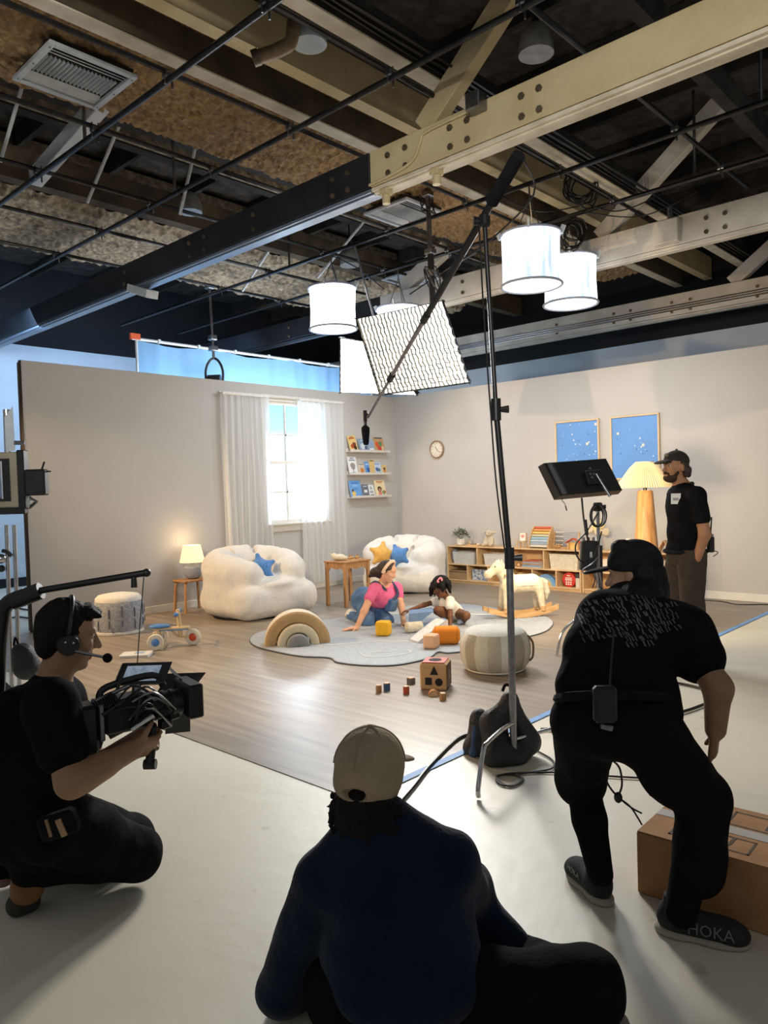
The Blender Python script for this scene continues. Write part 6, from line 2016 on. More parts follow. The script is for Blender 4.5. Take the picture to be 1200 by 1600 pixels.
# ------------------------------------------------------------------ long cardboard box
cb = np.array([2.66, 1.235, 0.0])
t = thing('cardboard_box', 'long brown cardboard box with white tape by the crouching man', 'box', cb, math.radians(2))
card = mat('cardboard', srgb(186, 138, 92), 0.85, col2=srgb(168, 120, 78), nscale=6, bump=0.1, bscale=40)
LX, LY, LZ = 0.44, 1.15, 0.23
MB().box((LX / 2, -LY / 2, LZ / 2 + 0.002), (LX, LY, LZ), b=0.003).build('carton', card, t)
for sgn, x in ((-1, LX * 0.255), (1, LX * 0.745)):
    MB().box((x, -LY / 2, LZ + 0.0035), (LX * 0.485, LY * 0.998, 0.003)).build('flap', card, t)
MB().box((LX / 2, -LY / 2, LZ + 0.0058), (0.06, LY * 0.998, 0.0012)).build('tape', plain('tape_white', 198, 194, 184, 0.4), t)
MB().box((LX / 2, 0.001, LZ * 0.85), (0.06, 0.0014, LZ * 0.3)).build('tape', plain('tape_white2', 198, 194, 184, 0.4), t)
inkc = plain('carton_ink', 92, 78, 64, 0.8)


def frame_mark(x0, x1, y0, y1, letters, sz):
    z = LZ + 0.0056
    e = 0.008
    m_ = MB()
    for (a, b, c, d) in ((x0, x1, y0, y0 + e), (x0, x1, y1 - e, y1), (x0, x0 + e, y0, y1), (x1 - e, x1, y0, y1)):
        m_.box(((a + b) / 2, (c + d) / 2, z), (b - a, d - c, 0.0008))
    m_.build('printed_frame', inkc, t)
    B = np.stack([[0, 1, 0], [-1, 0, 0], [0, 0, 1]], 1).astype(float)
    me = text_mesh(letters, sz, 'printed_letters', 0.0004)
    c = ((x0 + x1) / 2, (y0 + y1) / 2, z)
    B = np.stack([[0, -1, 0], [1, 0, 0], [0, 0, 1]], 1).astype(float)
    me.transform(Matrix(((B[0, 0], B[0, 1], B[0, 2], c[0]), (B[1, 0], B[1, 1], B[1, 2], c[1]), (B[2, 0], B[2, 1], B[2, 2], c[2]), (0, 0, 0, 1))))
    link_mesh('printed_letters', me, inkc, t)


frame_mark(0.265, 0.395, -0.62, -0.24, 'FS', 0.15)
frame_mark(0.05, 0.165, -0.38, -0.10, 'LU', 0.13)

# ------------------------------------------------------------------ director's monitor on a stand past the operator
mp_ = at(14, 750, 4.6)
gb = mp_.copy(); gb[2] = 0
t = thing('monitor_stand', 'chrome stand behind the camera operator holding a monitor', 'stand', gb)
for px in (10, 22):
    a, b = at(px, 820, 4.62), at(px + 7, 1060, 4.62)
    MB().cyl(a - gb, np.array([b[0], b[1], 0.05]) - gb, 0.012, n=10).build('column', chrome, t, smooth=True)
MB().cyl(at(10, 640, 4.64) - gb, at(13, 720, 4.64) - gb, 0.02, n=10).build('top_pin', chrome, t, smooth=True)
MB().add([at(7, 652, 4.62) - gb, at(20, 634, 4.62) - gb, at(24, 704, 4.62) - gb, at(9, 706, 4.62) - gb, at(7, 652, 4.66) - gb, at(20, 634, 4.66) - gb, at(24, 704, 4.66) - gb, at(9, 706, 4.66) - gb],
         [(0, 1, 2, 3), (7, 6, 5, 4), (0, 4, 5, 1), (1, 5, 6, 2), (2, 6, 7, 3), (3, 7, 4, 0)]).build('antenna_plate', white_metal, t)
MB().box(at(30, 692, 4.62) - gb, (0.06, 0.02, 0.025), b=0.004).build('clamp', steel, t)
for k, d_ in enumerate((HR * 0.45, -HR * 0.3 + HF * 0.3, -HR * 0.2 - HF * 0.35)):
    MB().tube([ZU * 0.4, d_ + ZU * 0.012], 0.014, 8).build('leg', chrome, t, smooth=True)
t = thing('field_monitor', 'silver framed field monitor beside the open end of the wall', 'monitor', mp_)
BB_ = np.stack([HR, HF, ZU], 1)
fr = mat('monitor_frame', srgb(176, 166, 146), 0.35, 0.3)
MB().box(-HR * 0.11, (0.36, 0.05, 0.34), rot=BB_, b=0.006).build('housing', fr, t)
MB().box(-HR * 0.125 - HF * 0.027, (0.29, 0.004, 0.26), rot=BB_).build('bezel', black_plastic, t)
scr = mat('screen_image', srgb(90, 100, 116), 0.2, col2=srgb(40, 46, 60), nscale=14, contrast=(0.4, 0.6), emit=0.35, ecol=srgb(110, 124, 150))
MB().box(-HR * 0.15 - HF * 0.0295, (0.24, 0.002, 0.22), rot=BB_).build('screen', scr, t)
MB().box(-HR * 0.028 - HF * 0.0305, (0.008, 0.002, 0.23), rot=BB_).build('screen_marking', white_metal, t)
MB().box(-HR * 0.08 - ZU * 0.19, (0.36, 0.06, 0.04), rot=BB_, b=0.006).build('lower_tray', black_plastic, t)
MB().box(HR * 0.088, (0.045, 0.07, 0.36), rot=BB_, b=0.006).build('side_rail', black_plastic, t)
t = thing('wireless_receiver', 'black wireless receiver box on the monitor side', 'electrical box', mp_ + HR * 0.17)
MB().box(ZU * -0.02, (0.125, 0.07, 0.16), rot=BB_, b=0.01).build('case', black_plastic, t)
MB().cyl(HR * 0.035 + ZU * 0.06, HR * 0.052 + ZU * 0.105, 0.006, n=6).build('antenna', black_plastic, t)
MB().cyl(HR * 0.06 + ZU * 0.045, HR * 0.09 + ZU * 0.045, 0.005, n=6).build('antenna', black_plastic, t)
for k in range(3):
    MB().tube(catmull([HR * (-0.05) + ZU * (-0.10 - 0.012 * k), HR * (-0.02 + 0.01 * k) + ZU * (-0.135), HR * -0.05 + ZU * (-0.16 - 0.01 * k)], 4), 0.004, 5).build('lead', [steel, black_plastic][k % 2], t)
sb_ = at(38, 1024, 4.55)
t = thing('weight_bag', 'black weight bag hooked on the monitor stand', 'sandbag', sb_)
s = SDF(0.05); s.cap(sb_ + ZU * 0.02 - HR * 0.02, sb_ - ZU * 0.07 + HR * 0.0, 0.055, 0.07); s.cap(sb_ + HR * 0.02, sb_ - ZU * 0.08 + HR * 0.03, 0.045, 0.06)
s.build('bag', bag_nylon, t, vox=0.012, warp=lambda P: 0.004 * wob(P, 40))
MB().tube(catmull([sb_ * 0 + ZU * 0.06 - HR * 0.03, ZU * 0.11 - HR * 0.05, ZU * 0.06 - HR * 0.06], 4), 0.007, 5).build('strap', black_cloth, t)
t = thing('clamp_arm', 'black articulated clamp arm on the monitor stand', 'clamp', at(4, 868, 4.6))
MB().tube(catmull([(0, 0, 0.03), HR * 0.03 + ZU * 0.02, HR * 0.055 - ZU * 0.005], 4), 0.012, 6).build('arm', black_plastic, t)
MB().ball(HR * -0.01 - ZU * 0.02, 0.03).build('joint', chrome, t, smooth=True)
MB().ball(HR * -0.01 - ZU * 0.08, 0.022).build('joint', black_metal, t, smooth=True)

# ------------------------------------------------------------------ people
def skin_mat(n, r, g, b):
    return mat(n, srgb(r, g, b), 0.55, col2=srgb(r * 0.94, g * 0.92, b * 0.9), nscale=14, spec=0.3)


def unit(v):
    v = np.asarray(v, float)
    return v / np.linalg.norm(v)


def head(s, c, F, U, k=1.0, beard=0):
    """skin shapes of a head; returns the frame"""
    F = unit(F); U = unit(np.asarray(U) - F * (np.asarray(U) @ F)); L = np.cross(U, F)
    B = np.stack([L, F, U], 1)
    q = lambda l, f, u: c + (L * l + F * f + U * u) * k
    R = lambda a, b, d: np.array([a, b, d]) * k
    s.ell(q(0, -0.008, 0.03), R(0.075, 0.095, 0.088), B, 0.02)
    s.ell(q(0, 0.022, -0.035), R(0.06, 0.068, 0.085), B, 0.02)
    s.ell(q(0, 0.058, -0.103), R(0.026, 0.026, 0.02), B, 0.02)
    s.cap(q(0, 0.086, 0.012), q(0, 0.108, -0.028), 0.008 * k, 0.013 * k, 0.008)
    s.ell(q(0.014, 0.095, -0.032), R(0.009, 0.009, 0.007), B, 0.006)
    s.ell(q(-0.014, 0.095, -0.032), R(0.009, 0.009, 0.007), B, 0.006)
    s.cap(q(-0.042, 0.072, 0.03), q(0.042, 0.072, 0.03), 0.012 * k, 0.012 * k, 0.012)
    s.cap(q(-0.018, 0.084, -0.060), q(0.018, 0.084, -0.060), 0.008 * k, 0.008 * k, 0.006)
    s.cap(q(-0.015, 0.082, -0.072), q(0.015, 0.082, -0.072), 0.009 * k, 0.009 * k, 0.006)
    for sg in (-1, 1):
        s.ell(q(sg * 0.044, 0.062, -0.022), R(0.02, 0.02, 0.022), B, 0.02)
        s.ell(q(sg * 0.031, 0.09, 0.010), R(0.017, 0.012, 0.010), B, 0.008, sub=True)
        s.ell(q(sg * 0.078, -0.008, -0.008), R(0.010, 0.020, 0.032), B, 0.008)
    return q, B


def eyes(t, q, k=1.0, iris=(70, 48, 34)):
    ew = plain('eye_white', 196, 188, 178, 0.4)
    ei = plain('iris_%d_%d_%d' % iris, *iris, 0.2)
    for sg in (-1, 1):
        e = MB().ball(q(sg * 0.031, 0.0715, 0.010), 0.0122 * k, 12, 8).build('eye', ew, t, world=True, smooth=True)
        MB().ball(q(sg * 0.031, 0.0795, 0.010), 0.0062 * k, 10, 6).build('iris', ei, e, world=True, smooth=True)


def hand(s, w, d, n, th, curl=0.35, k=1.0, spread=0.0):
    """w wrist, d pointing along the hand, n palm-facing direction, th towards the thumb"""
    d = unit(d); n = unit(np.asarray(n) - d * (np.asarray(n) @ d)); th0 = np.cross(n, d); th = th0 if th0 @ np.asarray(th) > 0 else -th0
    B = np.stack([th, n, d], 1)
    s.box(w + d * 0.048 * k, np.array([0.040, 0.0145, 0.048]) * k, B, 0.013 * k, 0.015)
    for i, L in enumerate((0.074, 0.083, 0.078, 0.060)):
        p = w + (d * 0.088 + th * (0.0315 - 0.021 * i)) * k
        a = 0.15 + curl * 0.5
        r = 0.0088 * k
        fan = th * (0.12 - 0.08 * i) * (1 + spread)
        for seg, f in enumerate((0.45, 0.32, 0.23)):
            v = unit(d * math.cos(a) + n * math.sin(a) + fan * (1 if seg == 0 else 0.5) * 0.4)
            e = p + v * L * f * k
            s.cap(p, e, r, r * 0.92, 0.004)
            p, r = e, r * 0.9
            a += curl
    p = w + (d * 0.022 + th * 0.032) * k
    v = unit(d * 0.55 + th * 0.75 + n * 0.35)
    e = p + v * 0.04 * k
    s.cap(p, e, 0.013 * k, 0.0105 * k, 0.008)
    v = unit(d * 0.8 + th * 0.25 + n * (0.3 + 0.3 * curl))
    s.cap(e, e + v * 0.036 * k, 0.0102 * k, 0.0085 * k, 0.004)


def shoe(t, heel, toe, m_up, m_sole, k=1.0, h=0.085, w=0.045):
    """heel and toe: points on the ground"""
    heel, toe = np.asarray(heel, float), np.asarray(toe, float)
    d = unit(toe - heel); L = np.linalg.norm(toe - heel)
    sd = unit(np.cross(ZU, d)); u = np.cross(d, sd)
    B = np.stack([d, sd, u], 1)
    s = SDF(0.03)
    s.ell(heel + d * L * 0.26 + u * 0.055, (L * 0.26, w * 0.92, h * 0.62), B)
    s.ell(heel + d * L * 0.62 + u * 0.045, (L * 0.34, w, 0.045), B)
    s.ell(heel + d * L * 0.84 + u * 0.036, (L * 0.17, w * 0.92, 0.032), B)
    s.cap(heel + d * L * 0.24 + u * 0.07, heel + d * L * 0.22 + u * (h + 0.03), w * 0.85, w * 0.8)
    s.cut(heel + u * 0.018, -u)
    s.cut(heel + u * (h + 0.035), u)
    up = s.build('shoe', m_up, t, vox=0.006)
    s = SDF(0.02)
    s.ell(heel + d * L * 0.24 + u * 0.012, (L * 0.27, w * 1.0, 0.028), B)
    s.ell(heel + d * L * 0.66 + u * 0.012, (L * 0.36, w * 1.08, 0.024), B)
    s.cut(heel + u * 0.002, -u)
    s.cut(heel + u * 0.028, u)
    s.build('sole', m_sole, up, vox=0.006)
    return up, B


skin_op = skin_mat('skin_operator', 168, 132, 104)
skin_man = skin_mat('skin_standing', 176, 128, 96)
skin_w = skin_mat('skin_woman', 226, 174, 142)
skin_g = skin_mat('skin_girl', 116, 76, 52)
skin_c = skin_mat('skin_crew', 150, 116, 92)
skin_s = skin_mat('skin_seated', 140, 104, 82)
tee_black = mat('tee_black', (0.004, 0.004, 0.005), 0.95, col2=(0.007, 0.007, 0.008), nscale=12, bump=0.25, bscale=18, spec=0.1)
pants_black = mat('pants_black', (0.004, 0.004, 0.005), 0.95, col2=(0.007, 0.007, 0.007), nscale=12, bump=0.3, bscale=16, spec=0.1)
hair_black = mat('hair_black', (0.004, 0.0035, 0.0035), 0.7, col2=(0.009, 0.007, 0.006), nscale=40, stretch=(1, 1, 0.3), bump=0.6, bscale=70, spec=0.2)
hair_brown = mat('hair_brown', srgb(44, 31, 26), 0.5, col2=srgb(64, 46, 36), nscale=40, stretch=(1, 1, 0.3), bump=0.8, bscale=70)
fold = lambda a, f=28, sd=0.0: (lambda P: a * wob(P, f, sd) + 0.4 * a * wob(P, f * 2.3, sd + 1))

# ---------------------------------------------------------------- woman kneeling on hands and knees
wg = at(590, 975, 8.6); wg[2] = RZ
t = thing('person', 'woman in pink tee and denim overalls kneeling on the rug', 'person', wg)
hc_ = at(606, 893, 8.45)
Fd, Ud = HR * 0.80 - HF * 0.45 - ZU * 0.28, ZU + HR * 0.25
chest, pel = at(600, 932, 8.52), at(572, 938, 8.80)
shL, shR = at(584, 921, 8.42), at(620, 919, 8.62)
elL, elR = at(569, 955, 8.28), at(627, 948, 8.50)
wrL, wrR = at(557, 982, 8.20), at(631, 974, 8.42)
kL, kR = at(574, 971, 8.48), at(604, 970, 8.62)
fL, fR = at(549, 966, 8.95), at(566, 962, 9.2)
s = SDF(0.025)
q, B = head(s, hc_, Fd, Ud, 0.97)
nk = at(598, 913, 8.52)
s.chain([hc_ - Ud * 0.05 - unit(Fd) * 0.02, nk, chest], [0.048, 0.052, 0.09])
s.chain([nk, shL], [0.05, 0.05]); s.chain([nk, shR], [0.05, 0.05])
s.chain([chest, pel], [0.11, 0.13])
s.chain([shL, elL, wrL], [0.05, 0.038, 0.026]); s.chain([shR, elR, wrR], [0.05, 0.038, 0.026])
s.chain([pel, kL, fL + ZU * 0.02], [0.10, 0.06, 0.04]); s.chain([pel, kR, fR + ZU * 0.02], [0.10, 0.06, 0.04])
wl_ = wrL.copy(); wl_[2] = RZ + 0.02
wr_ = wrR.copy(); wr_[2] = RZ + 0.02
s.cap(wrL, wl_, 0.026, 0.022); s.cap(wrR, wr_, 0.026, 0.022)
hand(s, wl_, -HR * 0.9 - HF * 0.25, -ZU, -HF, 0.06, 0.95, 0.6)
hand(s, wr_, HR * 0.5 - HF * 0.7, -ZU, -HR, 0.06, 0.95, 0.6)
s.build('body', skin_w, t, vox=0.008)
eyes(t, q, 0.97)
MB().tube([q(-0.022, 0.089, -0.064), q(0, 0.095, -0.068), q(0.022, 0.089, -0.064)], 0.005, 6).build('teeth', plain('teeth_white', 240, 236, 230, 0.3), t, world=True)
pink = plain('pink_tee', 232, 108, 152, 0.95, bump=0.2, bscale=60)
s = SDF(0.03)
s.chain([nk - ZU * 0.03, chest], [0.06, 0.125]); s.chain([chest, pel], [0.122, 0.13])
s.chain([shL + unit(nk - shL) * 0.02, shL + (elL - shL) * 0.42], [0.066, 0.062]); s.chain([shR + unit(nk - shR) * 0.02, shR + (elR - shR) * 0.42], [0.066, 0.062])
s.chain([nk - ZU * 0.02, shL], [0.05, 0.062]); s.chain([nk - ZU * 0.02, shR], [0.05, 0.062])
s.ell(nk + unit(Fd) * 0.045 + ZU * 0.02, 0.05, None, 0.01, sub=True)
s.build('tee_shirt', pink, t, vox=0.009, warp=fold(0.004, 40))
denim = mat('denim', srgb(72, 104, 146), 0.9, col2=srgb(92, 124, 164), nscale=12, bump=0.25, bscale=90)
s = SDF(0.03)
mid = chest * 0.45 + pel * 0.55
s.chain([mid, pel], [0.134, 0.158]); s.ell(pel + HR * -0.02, (0.16, 0.16, 0.15))
s.chain([pel, kL], [0.128, 0.082]); s.chain([pel, kR], [0.128, 0.082])
s.chain([kL, fL + ZU * 0.03], [0.078, 0.055]); s.chain([kR, fR + ZU * 0.03], [0.078, 0.055])
s.box(chest + unit(Fd) * 0.10 - ZU * 0.06, (0.085, 0.045, 0.075), np.stack([np.cross(Ud, unit(Fd)), unit(Fd), unit(Ud)], 1), 0.03)
s.cut((0, 0, RZ + 0.002), (0, 0, -1))
ov = s.build('overalls', denim, t, vox=0.009, warp=fold(0.004, 34, 2))
bc_ = chest + unit(Fd) * 0.135 - ZU * 0.005
strap = plain('strap_denim', 62, 76, 100, 0.9)
for sd_, tgt in ((np.cross(Ud, unit(Fd)) * 0.06, shL), (np.cross(Ud, unit(Fd)) * -0.06, shR)):
    MB().tube(catmull([bc_ + sd_, (bc_ + sd_ + tgt) / 2 + unit(Fd) * 0.05 + ZU * 0.03, tgt * 0.6 + nk * 0.4 + ZU * 0.055, tgt * 0.6 + nk * 0.4 - unit(Fd) * 0.09], 6), 0.018, 6).build('overall_strap', strap, ov, world=True, smooth=True)
    MB().ball(bc_ + sd_ + unit(Fd) * 0.016, 0.011).build('buckle', chrome, ov, world=True)
s = SDF(0.03)
s.ell(q(0, -0.022, 0.035), np.array([0.088, 0.098, 0.095]) * 0.97, B)
s.ell(q(0, -0.075, -0.02), np.array([0.075, 0.06, 0.09]) * 0.97, B)
s.chain([q(0, -0.09, 0.0), q(-0.02, -0.15, -0.06), q(-0.02, -0.20, -0.12)], [0.055, 0.05, 0.02])
s.chain([q(0.05, -0.09, -0.03), q(0.06, -0.14, -0.11)], [0.035, 0.015])
s.ell(q(0, 0.085, -0.03), np.array([0.068, 0.075, 0.085]), B, 0.02, sub=True)
s.build('hair', hair_brown, t, vox=0.008, warp=fold(0.005, 60))
band = plain('headband_peach', 238, 206, 178, 0.9)
MB().tube([q(0.091 * math.cos(a), -0.005 + 0.03 * math.sin(a), 0.03 + 0.104 * math.sin(a)) for a in np.linspace(-0.5, math.pi + 0.5, 24)], 0.019, 8).build('headband', band, t, world=True, smooth=True)
sock = plain('sneaker_white', 222, 216, 206, 0.8)
for ft, kk in ((fL, kL), (fR, kR)):
    d = unit((ft - kk) * np.array([1, 1, 0]))
    s = SDF(0.02)
    s.cap(ft + ZU * 0.045, ft + d * 0.03 + ZU * 0.05, 0.05, 0.05); s.cap(ft + d * 0.03 + ZU * 0.06, ft + d * 0.13 + ZU * 0.02, 0.045, 0.035)
    s.cut((0, 0, RZ + 0.002), (0, 0, -1))
    sh = s.build('shoe', sock, t, vox=0.008)
    MB().tube([ft + ZU * 0.06 + np.array([math.cos(a), math.sin(a), 0]) * 0.052 for a in np.linspace(0, 6.2832, 17)[:-1]], 0.012, 5, True).build('cuff', plain('cuff_white', 232, 230, 226, 0.9), sh, world=True)

# ---------------------------------------------------------------- girl crouching
gg = at(707, 974, 8.35); gg[2] = RZ
t = thing('person', 'small girl in white tee crouching and reaching for a block', 'person', gg)
hc_ = at(688, 918, 8.32)
Fd, Ud = -HR * 0.82 - HF * 0.35 - ZU * 0.35, ZU - HR * 0.25
chest, pel = at(699, 944, 8.38), at(711, 957, 8.55)
shL, shR = at(703, 938, 8.26), at(688, 938, 8.5)
elL, wrL = at(703, 962, 8.18), at(703, 983, 8.1)
elR, wrR = at(663, 945, 8.42), at(641, 953, 8.36)
kL, kR = at(728, 962, 8.25), at(684, 954, 8.2)
fL, fR = at(724, 976, 8.42), at(698, 973, 8.30)
s = SDF(0.02)
q, B = head(s, hc_, Fd, Ud, 0.86)
nk = hc_ * 0.5 + chest * 0.5 + ZU * 0.02
s.chain([hc_ - Ud * 0.05, nk, chest], [0.036, 0.034, 0.065]); s.chain([chest, pel], [0.075, 0.085])
s.chain([nk, shL, elL, wrL], [0.034, 0.034, 0.027, 0.020]); s.chain([nk, shR, elR, wrR], [0.034, 0.034, 0.027, 0.020])
s.chain([pel, kL, fL + ZU * 0.04], [0.068, 0.048, 0.03]); s.chain([pel, kR, fR + ZU * 0.04], [0.068, 0.048, 0.03])
w2 = wrL.copy(); w2[2] = RZ + 0.018
s.cap(wrL, w2, 0.02, 0.018)
hand(s, w2, -HF * 0.9 - HR * 0.2, -ZU, -HR, 0.05, 0.72, 0.8)
hand(s, wrR, -HR * 0.95 - ZU * 0.2, -ZU, -HF, 0.3, 0.72)
s.build('body', skin_g, t, vox=0.0075)
eyes(t, q, 0.86, (40, 26, 20))
wtee = plain('white_tee', 232, 228, 218, 0.95, bump=0.2, bscale=60)
s = SDF(0.025)
s.chain([nk - ZU * 0.02, chest], [0.045, 0.09]); s.chain([chest, pel], [0.092, 0.098])
s.chain([shL, shL * 0.62 + elL * 0.38], [0.05, 0.052]); s.chain([shR, shR * 0.62 + elR * 0.38], [0.05, 0.052])
s.build('tee_shirt', wtee, t, vox=0.008, warp=fold(0.003, 45))
s = SDF(0.02); s.ell(pel - ZU * 0.02, (0.105, 0.1, 0.07)); s.chain([pel, pel * 0.7 + kL * 0.3], [0.085, 0.07]); s.chain([pel, pel * 0.7 + kR * 0.3], [0.085, 0.07])
s.build('shorts', plain('girl_shorts', 206, 196, 182, 0.95), t, vox=0.009)
s = SDF(0.03)
s.ell(q(0, -0.03, 0.055), np.array([0.095, 0.10, 0.085]), B)
rg = random.Random(9)
for k in range(34):
    a = rg.uniform(-2.2, 2.2)
    st = q(0.085 * math.sin(a), -0.02 - 0.075 * math.cos(a), 0.08)
    L = rg.uniform(0.10, 0.19)
    s.chain([st, st + (B[:, 0] * math.sin(a) * 0.05 - B[:, 1] * math.cos(a) * 0.05) - ZU * L * 0.5, st + (B[:, 0] * math.sin(a) * 0.06 - B[:, 1] * (math.cos(a) * 0.07)) - ZU * L], [0.024, 0.020, 0.006], 0.012)
for k in range(7):
    st = q(-0.06 + 0.02 * k, 0.06, 0.085)
    s.chain([st, st + B[:, 1] * 0.035 - B[:, 2] * 0.03, st + B[:, 1] * 0.035 - B[:, 2] * 0.075], [0.018, 0.013, 0.006], 0.01)
s.ell(q(0, 0.09, -0.03), np.array([0.06, 0.07, 0.06]), B, 0.015, sub=True)
s.build('hair', hair_black, t, vox=0.007, warp=fold(0.003, 90))
MB().tube(catmull([q(0.07, 0.03, 0.10), q(0.095, 0.01, 0.085), q(0.10, -0.02, 0.10), q(0.075, -0.02, 0.125)], 5, True), 0.012, 6, True).build('hair_bow', plain('bow_pink', 236, 140, 160, 0.8), t, world=True, smooth=True)
for ft in (fL, fR):
    g0 = ft.copy(); g0[2] = RZ
    d = unit(-HF * 0.85 - HR * 0.5)
    s = SDF(0.02); s.cap(g0 + ZU * 0.03, g0 + d * 0.1 + ZU * 0.026, 0.034, 0.028); s.cap(g0 + ZU * 0.03, ft + ZU * 0.06, 0.034, 0.034); s.cut((0, 0, RZ + 0.002), (0, 0, -1))
    sk = s.build('sock', plain('sock_blue', 190, 206, 224, 0.95), t, vox=0.007)
    MB().tube([ft + ZU * 0.062 + np.array([math.cos(a), math.sin(a), 0]) * 0.034 for a in np.linspace(0, 6.2832, 15)[:-1]], 0.007, 5, True).build('cuff', plain('cuff_pale', 216, 224, 234, 0.9), sk, world=True)

# ---------------------------------------------------------------- standing man
mg = np.array([6.19, 2.40, 0.0])
t = thing('person', 'man in black polo and dark cap standing by the floor lamp', 'person', mg)
M_ = lambda r, f, u: mg + HR * r + HF * f + ZU * u
Fd = -HR * 0.93 - HF * 0.30
fw_ = -HR
hc_ = M_(-0.075, 0.0, 1.655)
s = SDF(0.025)
q, B = head(s, hc_, Fd + ZU * 0.05, ZU, 1.02)
nk, chest, pel = M_(-0.02, 0.0, 1.49), M_(0.0, 0.0, 1.28), M_(0.0, 0.0, 0.96)
s.chain([hc_ - ZU * 0.06 - unit(Fd) * 0.015, nk, chest], [0.058, 0.06, 0.09]); s.chain([chest, pel], [0.10, 0.10])
shN, shF = M_(0.025, -0.18, 1.42), M_(0.0, 0.18, 1.42)
elN, wrN = M_(0.06, -0.235, 1.115), M_(0.01, -0.185, 0.905)
elF, wrF = M_(0.06, 0.25, 1.12), M_(-0.02, 0.18, 0.905)
s.chain([nk, shN, elN, wrN], [0.06, 0.058, 0.045, 0.032]); s.chain([nk, shF, elF, wrF], [0.06, 0.058, 0.045, 0.032])
hand(s, wrN, -HR * 0.45 - ZU * 0.9 + HF * 0.35, HF, -HR, 0.3, 0.9); hand(s, wrF, -HR * 0.45 - ZU * 0.9 - HF * 0.35, -HF, -HR, 0.3, 0.9)
hipN, hipF = M_(0.01, -0.10, 0.93), M_(0.01, 0.10, 0.93)
kN, kF, aN, aF = M_(0.0, -0.11, 0.50), M_(-0.02, 0.10, 0.50), M_(0.05, -0.11, 0.09), M_(0.0, 0.12, 0.09)
s.chain([pel, hipN, kN, aN], [0.11, 0.08, 0.055, 0.04]); s.chain([pel, hipF, kF, aF], [0.11, 0.08, 0.055, 0.04])
s.build('body', skin_man, t, vox=0.0085)
eyes(t, q, 1.02)
s = SDF(0.03)
s.ell(M_(-0.02, 0, 1.33), (0.125, 0.185, 0.20), np.stack([HR, HF, ZU], 1)); s.ell(M_(-0.01, 0, 1.12), (0.13, 0.175, 0.20), np.stack([HR, HF, ZU], 1))
s.ell(M_(-0.01, 0, 0.985), (0.142, 0.175, 0.09), np.stack([HR, HF, ZU], 1))
s.chain([nk - ZU * 0.015, shN, shN * 0.42 + elN * 0.58], [0.066, 0.070, 0.068]); s.chain([nk - ZU * 0.015, shF, shF * 0.42 + elF * 0.58], [0.066, 0.070, 0.068])
s.cut(M_(0, 0, 0.935), -ZU)
s.cut(elN * 0.52 + shN * 0.48, unit(elN - shN) * 1.0) if False else None
sh = s.build('polo_shirt', mat('polo_black', (0.005, 0.005, 0.006), 0.95, col2=(0.008, 0.008, 0.009), bump=0.2, bscale=30, spec=0.1), t, vox=0.009, warp=fold(0.003, 26))
s = SDF(0.015)
s.chain([M_(-0.085, -0.05, 1.455), M_(-0.03, -0.075, 1.50), M_(0.045, -0.04, 1.515), M_(0.05, 0.04, 1.515), M_(-0.03, 0.075, 1.50), M_(-0.085, 0.05, 1.455)], [0.016] * 6)
s.build('collar', mat('collar_black', (0.012, 0.012, 0.014), 0.9), sh, vox=0.006)
# stick-on name badge
bp_ = M_(-0.118, -0.115, 1.40)
Bn = basis(unit(-HR * 0.6 - HF * 0.8 + ZU * 0.1))
MB().box(bp_, (0.075, 0.085, 0.002), rot=Bn).build('name_badge', plain('badge_white', 226, 230, 230, 0.6), sh, world=True)
MB().box(bp_ + Bn[:, 2] * 0.0015 - ZU * 0.004, (0.045, 0.022, 0.001), rot=Bn).build('badge_writing', plain('badge_ink', 150, 154, 156, 0.6), sh, world=True)
khaki = mat('trousers_umber', srgb(70, 58, 46), 0.9, col2=srgb(50, 42, 34), nscale=5, bump=0.3, bscale=16)
s = SDF(0.035)
s.ell(M_(0.0, 0, 0.93), (0.152, 0.168, 0.10), np.stack([HR, HF, ZU], 1))
s.ell(M_(-0.02, -0.14, 0.83), (0.10, 0.075, 0.11), np.stack([HR, HF, ZU], 1)); s.ell(M_(-0.02, 0.14, 0.83), (0.10, 0.075, 0.11), np.stack([HR, HF, ZU], 1))
s.chain([hipN, kN, aN + ZU * 0.02], [0.115, 0.092, 0.085]); s.chain([hipF, kF, aF + ZU * 0.02], [0.115, 0.092, 0.085])
s.cut(M_(0, 0, 0.06), -ZU); s.cut(M_(0, 0, 0.985), ZU)
tr = s.build('trousers', khaki, t, vox=0.009, warp=fold(0.005, 30, 4))
MB().tube([M_(0.16 * math.cos(a), 0.175 * math.sin(a), 0.965) for a in np.linspace(0, 6.2832, 33)[:-1]], 0.016, 6, True).build('belt', black_cloth, tr, world=True)
s = SDF(0.02)
s.ell(q(0, -0.012, 0.045), np.array([0.088, 0.108, 0.092]) * 1.02, B); s.cut(q(0, 0, 0.045), -ZU + unit(Fd) * 0.15)
cap_m = mat('cap_charcoal', srgb(52, 46, 42), 0.95, col2=srgb(40, 36, 34), nscale=14, bump=0.3, bscale=90)
cp = s.build('cap', cap_m, t, vox=0.007)
s = SDF(0.01); s.ell(q(0, 0.115, 0.040), np.array([0.072, 0.075, 0.014]), B @ rotx(-0.22)); s.build('brim', cap_m, cp, vox=0.005)
MB().ball(q(0, 0.083, 0.092), np.array([0.022, 0.022, 0.020])).build('patch', plain('patch_grey', 120, 112, 100), cp, world=True, smooth=True)
MB().ball(q(0, -0.01, 0.140), 0.010).build('button', cap_m, cp, world=True)
s = SDF(0.012)
s.ell(q(0, -0.024, 0.028), np.array([0.081, 0.097, 0.085]), B)
s.ell(q(0, 0.085, -0.02), np.array([0.10, 0.085, 0.075]), B, 0.01, sub=True)
